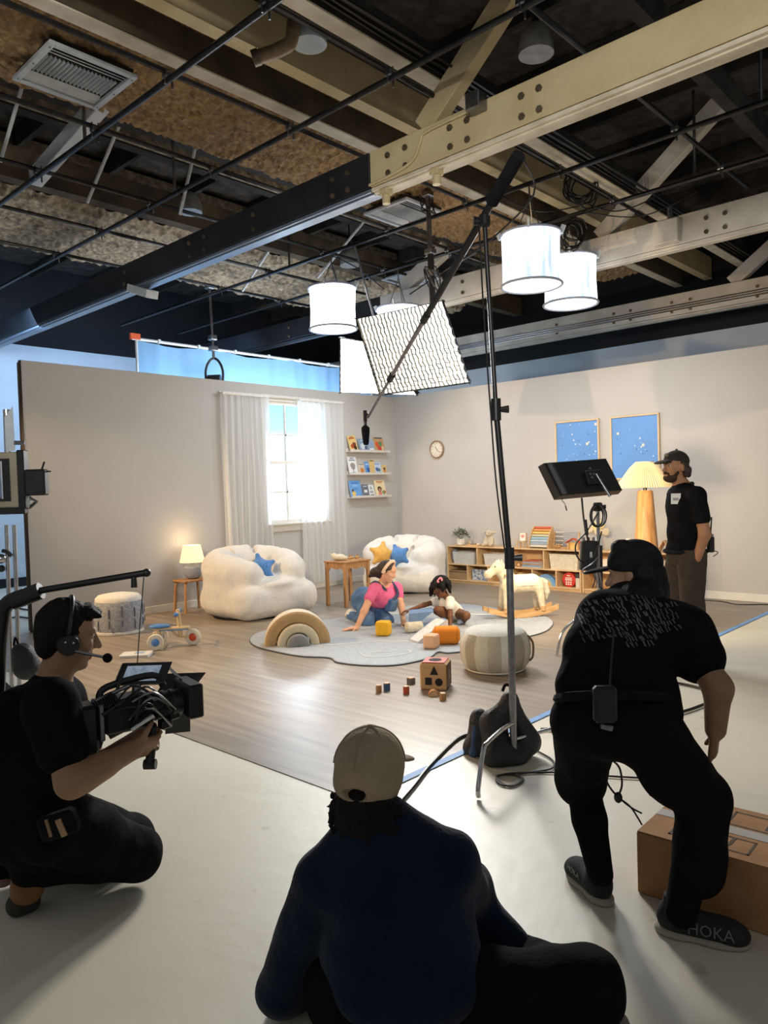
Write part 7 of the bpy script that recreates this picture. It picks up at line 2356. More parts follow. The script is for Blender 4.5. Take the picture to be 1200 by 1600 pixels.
for k in range(18):
    a = -1.6 + 3.2 * k / 17
    s.ell(q(0.07 * math.sin(a), -0.05 - 0.06 * math.cos(a), -0.015 - 0.02 * (k % 3)), 0.024)
s.build('hair', hair_brown, t, vox=0.006, warp=fold(0.004, 90))
s = SDF(0.01)
s.ell(q(0, 0.040, -0.088), np.array([0.056, 0.060, 0.038]), B); s.chain([q(-0.058, 0.02, -0.045), q(-0.045, 0.05, -0.085)], [0.014, 0.018]); s.chain([q(0.058, 0.02, -0.045), q(0.045, 0.05, -0.085)], [0.014, 0.018])
s.chain([q(-0.028, 0.082, -0.056), q(0, 0.094, -0.047), q(0.028, 0.082, -0.056)], [0.008, 0.010, 0.008])
s.ell(q(0, 0.098, -0.068), np.array([0.018, 0.02, 0.010]), B, 0.006, sub=True)
s.build('beard', mat('beard_brown', srgb(72, 50, 36), 0.9, col2=srgb(54, 38, 28), nscale=60, bump=0.8, bscale=120), t, vox=0.006)
for sg in (-1, 1):
    MB().tube([q(sg * 0.016, 0.09, 0.03), q(sg * 0.034, 0.088, 0.036), q(sg * 0.05, 0.076, 0.03)], 0.005, 5).build('eyebrow', hair_brown, t, world=True)
gsole = plain('sole_grey', 150, 146, 138, 0.8)
shoe_m = mat('shoe_charcoal', srgb(58, 56, 54), 0.8)
shoe(t, M_(0.09, -0.11, 0.0), M_(-0.20, -0.13, 0.0), shoe_m, gsole)
shoe(t, M_(0.05, 0.12, 0.0), M_(-0.23, 0.15, 0.0), shoe_m, gsole)
rp = M_(0.175, -0.07, 1.02)
t = thing('walkie_talkie', 'black walkie-talkie clipped behind the standing man', 'radio', rp)
MB().box((0, 0, 0), (0.045, 0.06, 0.13), rot=np.stack([HR, HF, ZU], 1), b=0.008).build('case', black_plastic, t)
MB().cyl((0, 0, 0.06), HR * 0.012 + ZU * 0.22, 0.006, n=6).build('antenna', black_plastic, t)
MB().cyl(HR * 0.01 - HF * 0.02 + ZU * 0.06, HR * 0.01 - HF * 0.02 + ZU * 0.085, 0.008, n=8).build('dial', steel, t)
MB().tube(catmull([ZU * -0.05 + HR * 0.02, HR * 0.06 - ZU * 0.07, HR * 0.02 - ZU * 0.1], 4), 0.004, 5).build('lead', black_plastic, t)

# ---------------------------------------------------------------- camera operator kneeling
og = at(90, 1400, 2.8); og[2] = 0
t = thing('person', 'camera operator in black kneeling with headset', 'person', og)
hc_ = at(107, 992, 2.74)
Fd = HR * 0.86 + HF * 0.45 - ZU * 0.20
s = SDF(0.025)
q, B = head(s, hc_, Fd, ZU + HR * 0.18, 1.02)
nk, chest, pel = at(80, 1075, 2.72), at(58, 1160, 2.70), at(62, 1290, 2.78)
shN, shF = at(80, 1105, 2.55), at(92, 1092, 2.90)
elN, wrN = at(112, 1222, 2.46), at(208, 1172, 2.62)
elF, wrF = at(150, 1200, 2.98), at(222, 1150, 2.85)
hpN, hpF = at(80, 1290, 2.68), at(88, 1285, 2.90)
kN, kF = at(212, 1335, 2.99), at(205, 1312, 3.25)
aN, aF = at(48, 1352, 2.76), at(5, 1345, 3.0)
s.chain([hc_ - ZU * 0.06 - unit(Fd) * 0.02, nk, chest], [0.058, 0.062, 0.11]); s.chain([chest, pel], [0.14, 0.14])
s.chain([nk, shN, elN, wrN], [0.06, 0.062, 0.050, 0.034]); s.chain([nk, shF, elF, wrF], [0.06, 0.062, 0.050, 0.034])
s.cap(elN * 0.8 + wrN * 0.2, elN * 0.5 + wrN * 0.5, 0.052, 0.042)
s.chain([pel, hpN, kN, aN], [0.12, 0.09, 0.06, 0.045]); s.chain([pel, hpF, kF, aF], [0.12, 0.09, 0.06, 0.045])
gripc = at(236, 1168, 2.68)
hand(s, wrN, unit(gripc + ZU * 0.0 - wrN) + ZU * 0.1, HF * 0.75 + HR * 0.4, ZU, 0.95)
hand(s, wrF, unit(gripc + HF * 0.1 - wrF), -HF, ZU, 0.9)
s.build('body', skin_op, t, vox=0.0065)
eyes(t, q, 1.02)
s = SDF(0.04)
s.chain([nk - ZU * 0.02, chest], [0.075, 0.165]); s.chain([chest, pel], [0.17, 0.165]); s.ell(chest + HR * -0.05, (0.17, 0.17, 0.2))
s.chain([nk - ZU * 0.02, shN, shN * 0.42 + elN * 0.58], [0.07, 0.088, 0.084]); s.chain([nk - ZU * 0.02, shF, shF * 0.42 + elF * 0.58], [0.07, 0.088, 0.084])
sh = s.build('tee_shirt', tee_black, t, vox=0.01, warp=fold(0.005, 22))
s = SDF(0.04)
s.ell(pel, (0.18, 0.17, 0.13)); s.chain([hpN, kN], [0.135, 0.098]); s.chain([hpF, kF], [0.135, 0.098])
s.chain([kN, aN], [0.092, 0.075]); s.chain([kF, aF], [0.092, 0.075])
s.ell(hpN * 0.55 + kN * 0.45 + ZU * 0.02, 0.115)
s.cut((0, 0, 0.004), (0, 0, -1))
pt_ = s.build('trousers', pants_black, t, vox=0.01, warp=fold(0.006, 22, 3))
s = SDF(0.025)
s.ell(q(0, -0.022, 0.038), np.array([0.082, 0.098, 0.094]) * 1.02, B); s.ell(q(0, -0.06, -0.02), np.array([0.072, 0.05, 0.075]), B)
for k in range(7):
    s.chain([q(-0.05 + 0.016 * k, 0.055, 0.095), q(-0.052 + 0.017 * k, 0.088, 0.086 + 0.008 * (k % 2))], [0.022, 0.008], 0.012)
s.ell(q(0, 0.10, -0.03), np.array([0.07, 0.085, 0.075]), B, 0.015, sub=True)
s.build('hair', hair_black, t, vox=0.007, warp=fold(0.003, 90))
boot = mat('boot_brown', srgb(134, 90, 48), 0.7, col2=srgb(108, 70, 38), nscale=8)
tn = at(36, 1425, 2.84)
s = SDF(0.03)
s.cap(aN + ZU * 0.0, aN - ZU * 0.09 - HR * 0.01, 0.052, 0.05); s.cap(aN - ZU * 0.07 - HR * 0.02, np.array([tn[0], tn[1], 0.05]), 0.052, 0.044)
s.cut((0, 0, 0.003), (0, 0, -1))
bt = s.build('boot', boot, t, vox=0.008)
s = SDF(0.02); s.cap(np.array([tn[0], tn[1], 0.035]) + HR * 0.015, np.array([tn[0], tn[1], 0.04]) - HF * 0.03, 0.05, 0.045); s.cut((0, 0, 0.002), (0, 0, -1)); s.build('toe_cap', plain('boot_sole', 58, 52, 48, 0.9), bt, vox=0.008)
b2 = at(6, 1395, 3.0)
s = SDF(0.03); s.cap(np.array([b2[0], b2[1], 0.20]), np.array([b2[0], b2[1], 0.06]), 0.05, 0.05); s.cut((0, 0, 0.003), (0, 0, -1))
sh2 = s.build('boot', plain('boot_pink', 150, 122, 112, 0.9), t, vox=0.009)
# tool pouch and keys on the belt
tp_ = at(92, 1288, 2.53)
pch = MB().box(tp_, (0.13, 0.05, 0.085), rot=np.stack([HR, HF, ZU], 1) @ roty(-0.28), b=0.012).build('belt_pouch', black_cloth, t, world=True)
MB().box(tp_ - HF * 0.028 + HR * 0.02, (0.02, 0.006, 0.06), rot=np.stack([HR, HF, ZU], 1) @ roty(-0.35)).build('tool', mat('tool_tan', srgb(176, 144, 106), 0.5), pch, world=True)
MB().box(tp_ - HF * 0.028 - HR * 0.022, (0.01, 0.006, 0.06), rot=np.stack([HR, HF, ZU], 1) @ roty(-0.25)).build('tool', mat('tool_tan2', srgb(150, 120, 92), 0.5), pch, world=True)
# headset
t = thing('headset', 'black intercom headset with boom microphone on the operator', 'headset', q(0, 0, 0))
o_ = q(0, 0, 0)
MB().tube([q(0.094 * math.cos(a), -0.012, 0.02 + 0.118 * math.sin(a)) - o_ for a in np.linspace(-0.1, math.pi + 0.1, 22)], 0.008, 6).build('headband', black_metal, t, smooth=True)
for sg in (-1, 1):
    MB().cyl(q(sg * 0.078, -0.005, -0.012) - o_, q(sg * 0.112, -0.005, -0.012) - o_, 0.042, 0.036, n=18).build('ear_cup', black_plastic, t, smooth=True)
for k in (-1, 1):
    MB().ball(q(-0.114, -0.005 + 0.013 * k, 0.0) - o_, 0.0035).build('indicator', plain('indicator', 230, 230, 226, 0.3), t)
mtip = at(168, 1028, 2.62)
MB().tube(catmull([q(-0.11, 0.02, -0.03) - o_, (q(-0.11, 0.02, -0.03) + mtip) / 2 - o_, mtip - o_], 5), 0.005, 6).build('microphone_arm', steel, t, smooth=True)
MB().ball(mtip - o_, 0.017).build('windscreen', black_cloth, t, smooth=True)

# body-worn support rig: back plate, overhead arm, line to the camera
rb = at(-25, 1240, 2.75)
t = thing('camera_support_rig', 'black body-worn camera support with overhead arm', 'camera rig', rb)
R3 = np.stack([HR, HF, ZU], 1)
V = lambda *a: at(*a) - rb
MB().box(V(-18, 1180, 2.76), (0.10, 0.26, 0.50), rot=R3, b=0.03).build('back_plate', black_cloth, t)
MB().tube(catmull([V(-12, 1260, 2.76), V(-5, 1080, 2.75), V(0, 985, 2.75), V(10, 945, 2.75), V(40, 930, 2.76)], 6), [0.028] * 24 + [0.03], 10).build('spine_tube', black_metal, t, smooth=True)
MB().cyl(V(20, 940, 2.755), V(64, 923, 2.76), 0.032, n=14).build('arm_socket', black_plastic, t, smooth=True)
MB().cyl(V(56, 924, 2.76), V(228, 895, 2.80), 0.0125, n=12).build('overhead_arm', black_metal, t, smooth=True)
MB().ball(V(229, 895, 2.80), 0.016).build('arm_tip', black_plastic, t, smooth=True)
MB().lathe([(0.012, -0.045), (0.010, -0.01), (0.006, 0.0)], V(209, 899, 2.795), n=10).build('hook', black_plastic, t)
MB().tube([V(225, 898, 2.80), V(219, 970, 2.77), V(214, 1045, 2.74)], 0.0022, 4).build('suspension_line', black_plastic, t)
for s_, dp in ((0, 2.58), (1, 2.86)):
    MB().tube(catmull([V(10, 1090, 2.74), V(60, 1068, dp), V(98, 1085, dp - 0.04), V(120, 1120, dp - 0.04), V(118, 1180, dp)], 6), 0.016, 6).build('shoulder_strap', black_cloth, t, smooth=True)

# cinema camera on a gimbal
cd = unit(HR * 0.82 + HF * 0.57)
cl = np.cross(ZU, cd)
R4 = np.stack([cd, cl, ZU], 1)
cc = at(196, 1112, 2.70)
t = thing('cinema_camera', 'black cinema camera rig with monitor and matte box', 'camera', cc)
W = lambda *a: at(*a) - cc
MB().box((0, 0, 0), (0.17, 0.11, 0.12), rot=R4, b=0.01).build('camera_body', black_metal, t)
MB().box(-cd * 0.14 + ZU * -0.03, (0.075, 0.10, 0.17), rot=R4, b=0.012).build('battery', black_plastic, t)
MB().box(-cd * 0.095 + ZU * -0.01, (0.02, 0.11, 0.13), rot=R4, b=0.004).build('battery_plate', steel, t)
MB().cyl(cd * 0.08, cd * 0.20, 0.048, n=20).build('lens', black_metal, t, smooth=True)
for k in range(3):
    MB().cyl(cd * (0.10 + 0.03 * k), cd * (0.112 + 0.03 * k), 0.052, n=20).build('focus_ring', black_plastic, t, smooth=True)
mx0 = cd * 0.235
MB().box(mx0 + ZU * 0.01, (0.055, 0.17, 0.125), rot=R4, b=0.006).build('matte_box', black_plastic, t)
fl_ = [W(240, 1093, 2.86), W(292, 1090, 3.0), W(321, 1052, 3.08), W(262, 1054, 2.93)]
MB().add(fl_ + [p + ZU * 0.004 for p in fl_], [(0, 1, 2, 3), (7, 6, 5, 4), (0, 4, 5, 1), (1, 5, 6, 2), (2, 6, 7, 3), (3, 7, 4, 0)]).build('top_flag', black_metal, t)
fs_ = [W(262, 1096, 2.83), W(297, 1092, 2.93), W(297, 1143, 2.93), W(258, 1147, 2.83)]
MB().add(fs_ + [p + HF * 0.005 for p in fs_], [(0, 1, 2, 3), (7, 6, 5, 4), (0, 4, 5, 1), (1, 5, 6, 2), (2, 6, 7, 3), (3, 7, 4, 0)]).build('side_flag', black_plastic, t)
MB().tube(catmull([-cd * 0.09 + ZU * 0.065, -cd * 0.06 + ZU * 0.10, cd * 0.10 + ZU * 0.115, cd * 0.14 + ZU * 0.07], 5), 0.013, 8).build('top_handle', black_plastic, t, smooth=True)
# on-board monitor tilted to the operator
m0 = [W(184, 1068, 2.68), W(252, 1066, 2.76), W(264, 1036, 2.80), W(196, 1038, 2.72)]
mn = unit(np.cross(m0[1] - m0[0], m0[3] - m0[0]))
if mn @ (CAMP - cc) < 0:
    mn = -mn
mid_ = sum(m0) / 4
big = [mid_ + (p - mid_) * 1.14 for p in m0]
mon = MB().add([p for p in big] + [p - mn * 0.02 for p in big], [(0, 1, 2, 3), (7, 6, 5, 4), (0, 4, 5, 1), (1, 5, 6, 2), (2, 6, 7, 3), (3, 7, 4, 0)]).build('monitor', black_plastic, t)
scm = mat('onboard_screen', srgb(176, 190, 204), 0.2, col2=srgb(52, 60, 72), nscale=30, contrast=(0.42, 0.58), emit=0.4, ecol=srgb(150, 166, 186))
sq_ = [mid_ + (p - mid_) * 0.80 - (m0[1] - m0[0]) * 0.05 + mn * 0.001 for p in m0]
MB().add(sq_, [(0, 1, 2, 3)]).build('screen', scm, mon)
MB().tube([W(183, 1078, 2.66), W(188, 1062, 2.68), W(198, 1037, 2.72)], 0.007, 6).build('sunhood_edge', black_plastic, mon)
MB().cyl(W(214, 1068, 2.73), W(212, 1085, 2.71), 0.016, n=10).build('monitor_mount', steel, t, smooth=True)
MB().tube([W(262, 1042, 2.8), W(284, 1062, 2.84)], 0.006, 6).build('hood_arm', chrome, t)
for k, (a, b) in enumerate((((205, 1140, 2.62), (240, 1118, 2.66)), ((160, 1118, 2.60), (195, 1094, 2.64)), ((150, 1095, 2.62), (200, 1072, 2.68)))):
    MB().cyl(W(*a), W(*b), 0.008, n=8).build('rod', [chrome, black_metal, steel][k], t, smooth=True)
MB().box(W(160, 1098, 2.64), (0.10, 0.045, 0.022), rot=R4 @ roty(-0.35), b=0.004).build('ribbed_plate', black_plastic, t)
for k in range(9):
    MB().box(W(148 + 3.6 * k, 1102 - 1.6 * k, 2.625), (0.004, 0.05, 0.03), rot=R4 @ roty(-0.35)).build('rib', black_metal, t)
rg = random.Random(3)
for k in range(9):
    a = (rg.uniform(165, 215), rg.uniform(1085, 1130), 2.6 + rg.uniform(0, 0.05)); b = (rg.uniform(225, 275), rg.uniform(1085, 1135), 2.68 + rg.uniform(0, 0.06))
    m_ = ((a[0] + b[0]) / 2, min(a[1], b[1]) - rg.uniform(5, 25), 2.62)
    MB().tube(catmull([W(*a), W(*m_), W(*b)], 6), 0.0042, 5).build('cable', [black_plastic, steel, black_plastic][k % 3], t, smooth=True)
for (px, py, d_) in ((262, 1098, 2.76), (252, 1112, 2.72), (270, 1116, 2.78), (258, 1130, 2.74), (244, 1100, 2.70)):
    MB().box(W(px, py, d_), (0.045, 0.035, 0.035), rot=R4 @ rotz(0.3), b=0.005).build('motor_unit', black_metal, t)
MB().box(W(274, 1103, 2.77), (0.026, 0.004, 0.014), rot=R4).build('motor_label', white_metal, t)
for (a, b) in (((140, 1180, 2.60), (175, 1185, 2.62)),):
    MB().cyl(W(*a), W(*b), 0.012, n=8).build('rear_bar', black_metal, t)
gr0, gr1 = at(240, 1135, 2.70) - cc, at(234, 1192, 2.68) - cc
MB().cyl(gr0, gr1, 0.0165, n=12).build('hand_grip', black_plastic, t, smooth=True)
MB().cyl(gr1 - ZU * 0.005 - HR * 0.02, gr1 - ZU * 0.005 + HR * 0.022, 0.018, n=14).build('grip_cap', black_plastic, t, smooth=True)
MB().tube(catmull([gr0, W(225, 1128, 2.74), W(200, 1135, 2.76), W(170, 1150, 2.74)], 5), 0.014, 8).build('gimbal_ring', black_metal, t, smooth=True)

# ---------------------------------------------------------------- crouching crew member
cg = at(1000, 1440, 2.6); cg[2] = 0
t = thing('person', 'crew member in black tee crouching over the cardboard box', 'person', cg)
hc_ = at(990, 898, 2.98)
Fd = -HR * 0.80 + HF * 0.55 - ZU * 0.12
s = SDF(0.025)
q, B = head(s, hc_, Fd, ZU, 1.0)
nk, chest, pel = at(985, 945, 2.90), at(972, 1010, 2.78), at(962, 1110, 2.62)
shN, shF = at(1068, 990, 2.74), at(938, 985, 2.86)
elN, wrN = at(1122, 1075, 2.62), at(1118, 1140, 2.62)
elF, wrF = at(905, 1045, 3.02), at(940, 1090, 3.12)
hL, hR_ = at(915, 1128, 2.66), at(1005, 1135, 2.60)
kL, kR = at(908, 1215, 2.86), at(1100, 1250, 2.66)
aL, aR = at(938, 1365, 2.72), at(1064, 1425, 2.52)
s.chain([hc_ - ZU * 0.06, nk, chest], [0.058, 0.06, 0.09]); s.chain([chest, pel], [0.10, 0.11])
s.chain([nk, shN, elN, wrN], [0.06, 0.062, 0.048, 0.036]); s.chain([nk, shF, elF, wrF], [0.06, 0.062, 0.048, 0.036])
s.chain([pel, hL, kL, aL], [0.12, 0.10, 0.06, 0.042]); s.chain([pel, hR_, kR, aR], [0.12, 0.10, 0.06, 0.042])
s.cap(kL * 0.7 + aL * 0.3, kL * 0.5 + aL * 0.5, 0.058, 0.052)
hand(s, wrN, -ZU * 0.95 - HR * 0.12, -HR * 0.7 + HF * 0.4, -HR * 0.5 + HF * 0.4, 0.45)
hand(s, wrF, HF * 0.4 - ZU * 0.8, -HF, HR, 0.4)
s.build('body', skin_c, t, vox=0.0065)
s = SDF(0.05)
RB = np.stack([HR, unit(np.cross(chest - pel, HR)) * -1, unit(chest - pel)], 1)
s.ell(at(968, 1050, 2.70), (0.19, 0.145, 0.20), RB); s.ell(at(985, 985, 2.80), (0.185, 0.14, 0.15), RB); s.ell(at(962, 1095, 2.66), (0.205, 0.155, 0.12), RB)
s.chain([nk, shN, shN * 0.55 + elN * 0.45], [0.085, 0.098, 0.095], 0.04); s.chain([nk, shF, shF * 0.45 + elF * 0.55], [0.085, 0.085, 0.085], 0.04)
tee = s.build('tee_shirt', tee_black, t, vox=0.009, warp=fold(0.006, 20, 5))
# faded lettering rows printed across the shoulders, laid onto the cloth
from mathutils.bvhtree import BVHTree
bv = BVHTree.FromPolygons([v.co + Vector(cg) for v in tee.data.vertices], [tuple(p.vertices) for p in tee.data.polygons])
m_ = MB()
rg = random.Random(6)
for row in range(9):
    for col in range(30):
        px = 903 + col * 5.2 + rg.uniform(-2, 2) + row * 1.2
        py = 945 + row * 9 - col * 0.65 + rg.uniform(-1.5, 1.5)
        if row > 6 and (col < 13 or col > 22):
            continue
        if rg.random() < 0.18:
            continue
        pr_ = []
        dx, dy, sk_ = rg.uniform(0.8, 1.5), rg.uniform(2.5, 5.0), rg.uniform(1.5, 3.0)
        for ux, uy in ((-1, -1), (1, -1), (1, 1), (-1, 1)):
            X_, Y_ = px + ux * dx + uy * sk_, py + uy * dy
            d_ = Vector(unit(at(X_, Y_, 1.0) - CAMP))
            hit = bv.ray_cast(Vector(CAMP), d_)
            if hit[0] is None:
                break
            pr_.append(np.array(hit[0]) + np.array(hit[1]) * 0.0025)
        if len(pr_) == 4:
            m_.add(pr_, [(0, 1, 2, 3)])
m_.build('back_print', mat('print_grey', srgb(92, 92, 97), 0.8, col2=srgb(60, 60, 65), nscale=30), tee, world=True)
s = SDF(0.05)
s.ell(pel - ZU * 0.03, (0.192, 0.165, 0.14)); s.chain([hL, kL], [0.128, 0.088]); s.chain([hR_, kR], [0.128, 0.095])
s.chain([kR, kR * 0.35 + aR * 0.65 + HR * 0.03], [0.092, 0.088], 0.03); s.cap(kL, kL * 0.93 + aL * 0.07, 0.088, 0.084)
s.ell(hR_ * 0.5 + kR * 0.5 - ZU * 0.04, 0.11)
cargo = s.build('cargo_shorts', mat('cargo_black', (0.006, 0.006, 0.006), 0.95, col2=(0.010, 0.009, 0.009), nscale=8, bump=0.3, bscale=20, spec=0.1), t, vox=0.01, warp=fold(0.006, 22, 7))
s = SDF(0.02); s.chain([kL * 0.98 + aL * 0.02, kL * 0.55 + aL * 0.45, aL], [0.066, 0.062, 0.046]); s.build('sock', pants_black, t, vox=0.008)
s = SDF(0.02); s.chain([kR * 0.4 + aR * 0.6, aR], [0.062, 0.052]); s.build('sock', pants_black, t, vox=0.008)
s = SDF(0.015)
for (px, py) in ((1008, 1226), (1018, 1240), (1036, 1248)):
    s.cap(at(px + 8, py - 16, 2.62), at(px, py, 2.61), 0.018, 0.011)
s.cap(at(1010, 1214, 2.62), at(1044, 1236, 2.62), 0.02, 0.02)
s.build('pocket_gloves', black_cloth, cargo, vox=0.006)
MB().box(at(945, 1100, 2.42), (0.075, 0.035, 0.12), rot=np.stack([HR, HF, ZU], 1), b=0.01).build('belt_radio', black_plastic, cargo, world=True)
MB().box(at(948, 1136, 2.44), (0.04, 0.02, 0.018), rot=np.stack([HR, HF, ZU], 1) @ roty(0.3), b=0.003).build('clip', steel, cargo, world=True)
MB().tube(catmull([at(952, 1090, 2.42), at(956, 1030, 2.53), at(960, 985, 2.60)], 5), 0.004, 5).build('radio_cord', black_plastic, cargo, world=True)
MB().tube([at(963 + 92 * math.cos(a), 1092 + 6 * math.sin(a), 2.62 + 0.17 * math.sin(a)) for a in np.linspace(0, 6.2832, 25)[:-1]], 0.017, 6, True).build('tool_belt', black_cloth, cargo, world=True)
s = SDF(0.02)
s.ell(q(0, -0.012, 0.045), np.array([0.090, 0.108, 0.096]), B); s.cut(q(0, 0, 0.02), -ZU)
cp = s.build('cap', black_cloth, t, vox=0.007)
SDF(0.01).ell(q(0, 0.125, 0.032), np.array([0.07, 0.075, 0.010]), B @ rotx(-0.1)).build('brim', black_cloth, cp, vox=0.005)
s = SDF(0.03)
s.ell(q(0, -0.045, 0.0), np.array([0.085, 0.075, 0.10]), B); s.ell(q(0, -0.06, -0.07), np.array([0.085, 0.065, 0.09]), B); s.ell(at(1000, 935, 2.86), (0.11, 0.08, 0.07))
s.ell(at(971, 857, 2.97), (0.036, 0.036, 0.034)); s.cap(at(971, 857, 2.97), at(985, 872, 2.97), 0.03, 0.03)
s.build('hair', hair_black, t, vox=0.007, warp=fold(0.004, 70))
shb = mat('sneaker_black', (0.012, 0.012, 0.013), 0.85, col2=(0.02, 0.02, 0.021), nscale=30, bump=0.2, bscale=120)
shs = plain('sneaker_sole', 170, 164, 150, 0.8)
hl = np.array([*G(950, 1418), 0.0]); tl = hl + unit(np.array([*G(903, 1372), 0.0]) - hl) * 0.27
up1, BS = shoe(t, hl, tl, shb, shs, h=0.10, w=0.05)
text('HOKA', 0.032, (hl * 0.40 + tl * 0.60) - BS[:, 1] * 0.0 + ZU * 0.062 + (BS[:, 1] if BS[:, 1] @ -HR > 0 else -BS[:, 1]) * 0.052,
     np.stack([(-BS[:, 0]) if (BS[:, 0] @ HR) < 0 else BS[:, 0], ZU, np.cross((-BS[:, 0]) if (BS[:, 0] @ HR) < 0 else BS[:, 0], ZU)], 1), plain('logo_grey', 150, 150, 150, 0.7), up1)
hr_ = np.array([*G(1026, 1452), 0.0]); tr_ = np.array([*G(1150, 1478), 0.0])
tr_ = hr_ + unit(tr_ - hr_) * 0.29
up2, BS = shoe(t, hr_, tr_, shb, shs, h=0.10, w=0.05)
sd_ = BS[:, 1] if BS[:, 1] @ -HF > 0 else -BS[:, 1]
dd_ = BS[:, 0] if BS[:, 0] @ HR > 0 else -BS[:, 0]
ub_ = unit(ZU * 0.85 - sd_ * 0.5)
text('HOKA', 0.05, hr_ * 0.40 + tr_ * 0.60 + ZU * 0.058 + sd_ * 0.057, np.stack([dd_, ub_, np.cross(dd_, ub_)], 1), plain('logo_dark', 110, 110, 112, 0.7), up2)

# ---------------------------------------------------------------- seated man in front
sg_ = at(600, 1600, 2.08); sg_[2] = 0
t = thing('person', 'man in navy sweatshirt and beige cap sitting cross-legged', 'person', sg_)
hc_ = at(580, 1217, 2.13)
Fd = HF * 0.90 + HR * 0.38 - ZU * 0.10
s = SDF(0.025)
q, B = head(s, hc_, Fd, ZU, 1.0)
R3 = np.stack([HR, HF, ZU], 1)
nk, chest, pel = at(588, 1290, 2.12), at(602, 1380, 2.13), at(618, 1545, 2.10)
pel[2] = 0.17
shN, shF = at(706, 1345, 2.12), at(500, 1372, 2.12)
elN, wrN = at(736, 1412, 2.34), at(836, 1512, 2.22)
elF, wrF = at(440, 1545, 2.20), at(500, 1590, 2.42)
hL, hR_ = at(545, 1565, 2.12), at(690, 1560, 2.10)
hL[2] = hR_[2] = 0.14
kR = at(918, 1548, 2.06); kL = at(510, 1592, 2.42); kL[2] = 0.12
aR = at(765, 1590, 2.40); aR[2] = 0.08
aL = at(700, 1600, 2.55); aL[2] = 0.08
s.chain([hc_ - ZU * 0.06, nk, chest], [0.058, 0.065, 0.10]); s.chain([chest, pel], [0.10, 0.11])
s.chain([nk, shN, elN, wrN], [0.06, 0.05, 0.046, 0.034]); s.chain([nk, shF, elF, wrF], [0.06, 0.05, 0.046, 0.034])
s.chain([pel, hR_, kR, aR], [0.11, 0.10, 0.06, 0.042]); s.chain([pel, hL, kL, aL], [0.13, 0.10, 0.06, 0.042])
hand(s, wrN, HR * 0.6 + HF * 0.2 - ZU * 0.5, -ZU, -HR, 0.5); hand(s, wrF, HF * 0.5 + HR * 0.6, -ZU, HR, 0.4)
s.build('body', skin_s, t, vox=0.0065)
navy = mat('navy_sweat', srgb(17, 33, 54), 0.95, col2=srgb(13, 25, 43), nscale=5, bump=0.2, bscale=60, sheen=0.15, spec=0.1)
s = SDF(0.06)
s.ell(at(622, 1455, 2.13), (0.222, 0.15, 0.22), R3); s.ell(at(606, 1380, 2.13), (0.20, 0.14, 0.15), R3)
pl_ = at(634, 1550, 2.10); pl_[2] = 0.19
s.ell(pl_, (0.235, 0.185, 0.13), R3)
s.chain([nk, shN], [0.085, 0.075]); s.chain([nk, shF], [0.082, 0.072])
s.chain([shN, elN, elN * 0.35 + wrN * 0.65], [0.078, 0.072, 0.056], 0.03); s.chain([shF, elF, elF * 0.3 + wrF * 0.7], [0.074, 0.07, 0.058], 0.02)
s.ell(elN + ZU * 0.07, 0.065, None, 0.04)
s.cut((0, 0, 0.02), (0, 0, -1))
s.build('sweatshirt', navy, t, vox=0.009, warp=lambda P: 0.006 * wob(P, 16, 1) + 0.003 * wob(P, 38, 2))
s = SDF(0.05)
s.ell(pel - ZU * 0.03, (0.20, 0.18, 0.13), R3); s.chain([hR_, kR, aR], [0.125, 0.092, 0.07]); s.chain([hL, kL, aL], [0.125, 0.092, 0.07])
s.ell(at(925, 1512, 2.10), (0.06, 0.06, 0.045))
s.cut((0, 0, 0.004), (0, 0, -1))
s.build('jeans', mat('jeans_dark', srgb(16, 18, 24), 0.95, col2=srgb(10, 11, 15), nscale=8, bump=0.2, spec=0.1), t, vox=0.01, warp=fold(0.005, 26, 8))
f0 = at(968, 1592, 2.02); f0[2] = 0.0
s = SDF(0.03); s.cap(f0 + ZU * 0.03 - HF * 0.02, f0 + ZU * 0.05 + HF * 0.05, 0.03, 0.036); s.cap(f0 + ZU * 0.05 + HF * 0.05, f0 - HR * 0.16 + ZU * 0.05 + HF * 0.12, 0.036, 0.045); s.cut((0, 0, 0.003), (0, 0, -1))
st_ = s.build('shoe', plain('shoe_taupe', 122, 110, 98, 0.8), t, vox=0.008)
s = SDF(0.02); s.ell(q(0, -0.012, 0.045), np.array([0.098, 0.114, 0.104]), B); s.ell(q(0, -0.03, 0.0), np.array([0.094, 0.096, 0.06]), B); s.cut(q(0, 0, -0.020), -ZU + unit(Fd) * 0.28)
s.ell(q(0, -0.118, -0.012), np.array([0.036, 0.03, 0.019]), B, 0.004, sub=True)
beige = mat('cap_beige', srgb(172, 154, 130), 0.95, col2=srgb(156, 138, 116), nscale=9, bump=0.3, bscale=70)
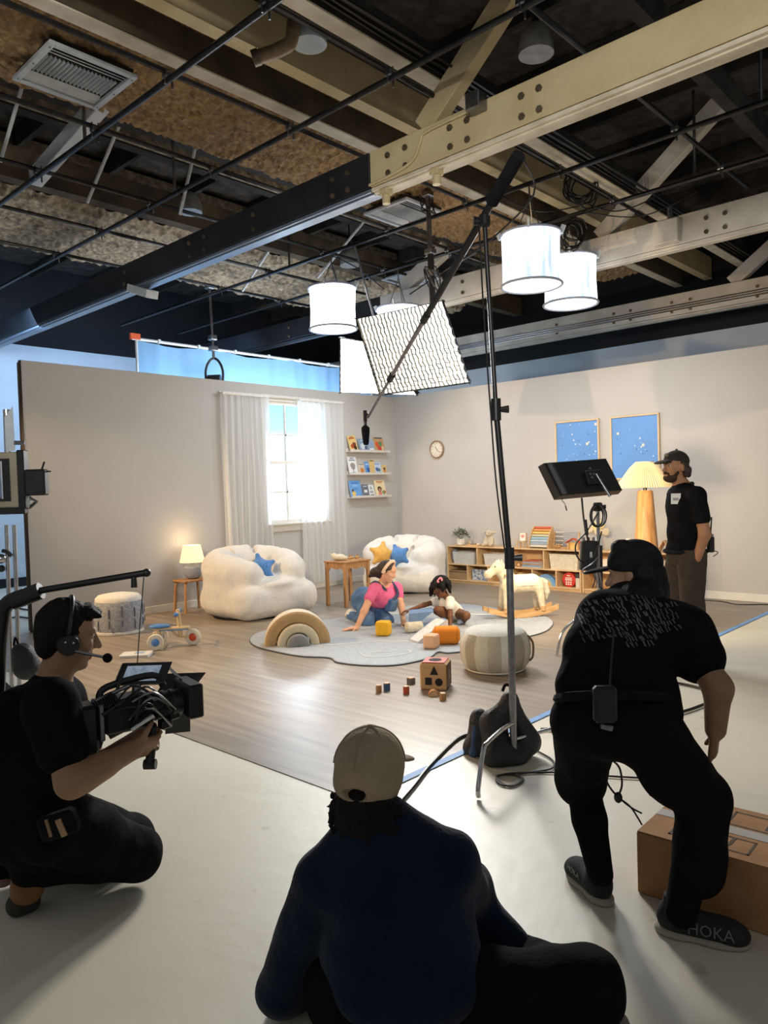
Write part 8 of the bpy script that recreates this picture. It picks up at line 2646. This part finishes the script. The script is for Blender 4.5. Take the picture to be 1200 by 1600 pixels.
cp = s.build('cap', beige, t, vox=0.006, warp=lambda P: 0.0025 * wob(P, 34, 3))
SDF(0.01).ell(q(0, 0.135, 0.03), np.array([0.078, 0.075, 0.010]), B @ rotx(-0.15)).build('brim', beige, cp, vox=0.006)
MB().ball(q(0, -0.012, 0.149), (0.010, 0.010, 0.006)).build('button', beige, cp, world=True)
for k in range(6):
    a = k * math.pi / 3 + 0.5
    MB().tube([q(0.0985 * math.sin(th_) * math.cos(a), -0.012 + 0.1145 * math.sin(th_) * math.sin(a), 0.045 + 0.1045 * math.cos(th_)) for th_ in np.linspace(0.1, 1.5, 10)], 0.0022, 4).build('panel_seam', beige, cp, world=True)
s = SDF(0.02)
s.ell(q(0, -0.05, -0.055), np.array([0.086, 0.062, 0.075]), B); s.ell(q(0, -0.055, -0.10), np.array([0.078, 0.055, 0.06]), B)
rg = random.Random(8)
for k in range(46):
    a = rg.uniform(-1.7, 1.7)
    u = rg.uniform(-0.12, -0.04)
    st = q(-0.082 * math.sin(a), -0.035 - 0.055 * math.cos(a), u)
    out = (-B[:, 0] * math.sin(a) - B[:, 1] * math.cos(a) * 0.7)
    s.chain([st, st + out * 0.018 + B[:, 2] * rg.uniform(-0.02, 0.012), st + out * rg.uniform(0.020, 0.036) + B[:, 2] * rg.uniform(-0.028, 0.008)], [0.012, 0.008, 0.003], 0.006)
s.build('hair', hair_black, t, vox=0.0055)
t = thing('eyeglasses', 'thin wire eyeglasses worn under the beige cap', 'eyeglasses', q(0, 0.09, 0.0))
o_ = q(0, 0.09, 0.0)
for sgn in (-1, 1):
    MB().tube([q(sgn * 0.035 + 0.024 * math.cos(a), 0.102, 0.006 + 0.022 * math.sin(a)) - o_ for a in np.linspace(0, 6.2832, 21)[:-1]], 0.0014, 5, True).build('rim', steel, t)
    MB().tube([q(sgn * 0.06, 0.10, 0.01) - o_, q(sgn * 0.08, 0.03, 0.008) - o_, q(sgn * 0.083, -0.02, -0.004) - o_], 0.0014, 5).build('temple', steel, t)
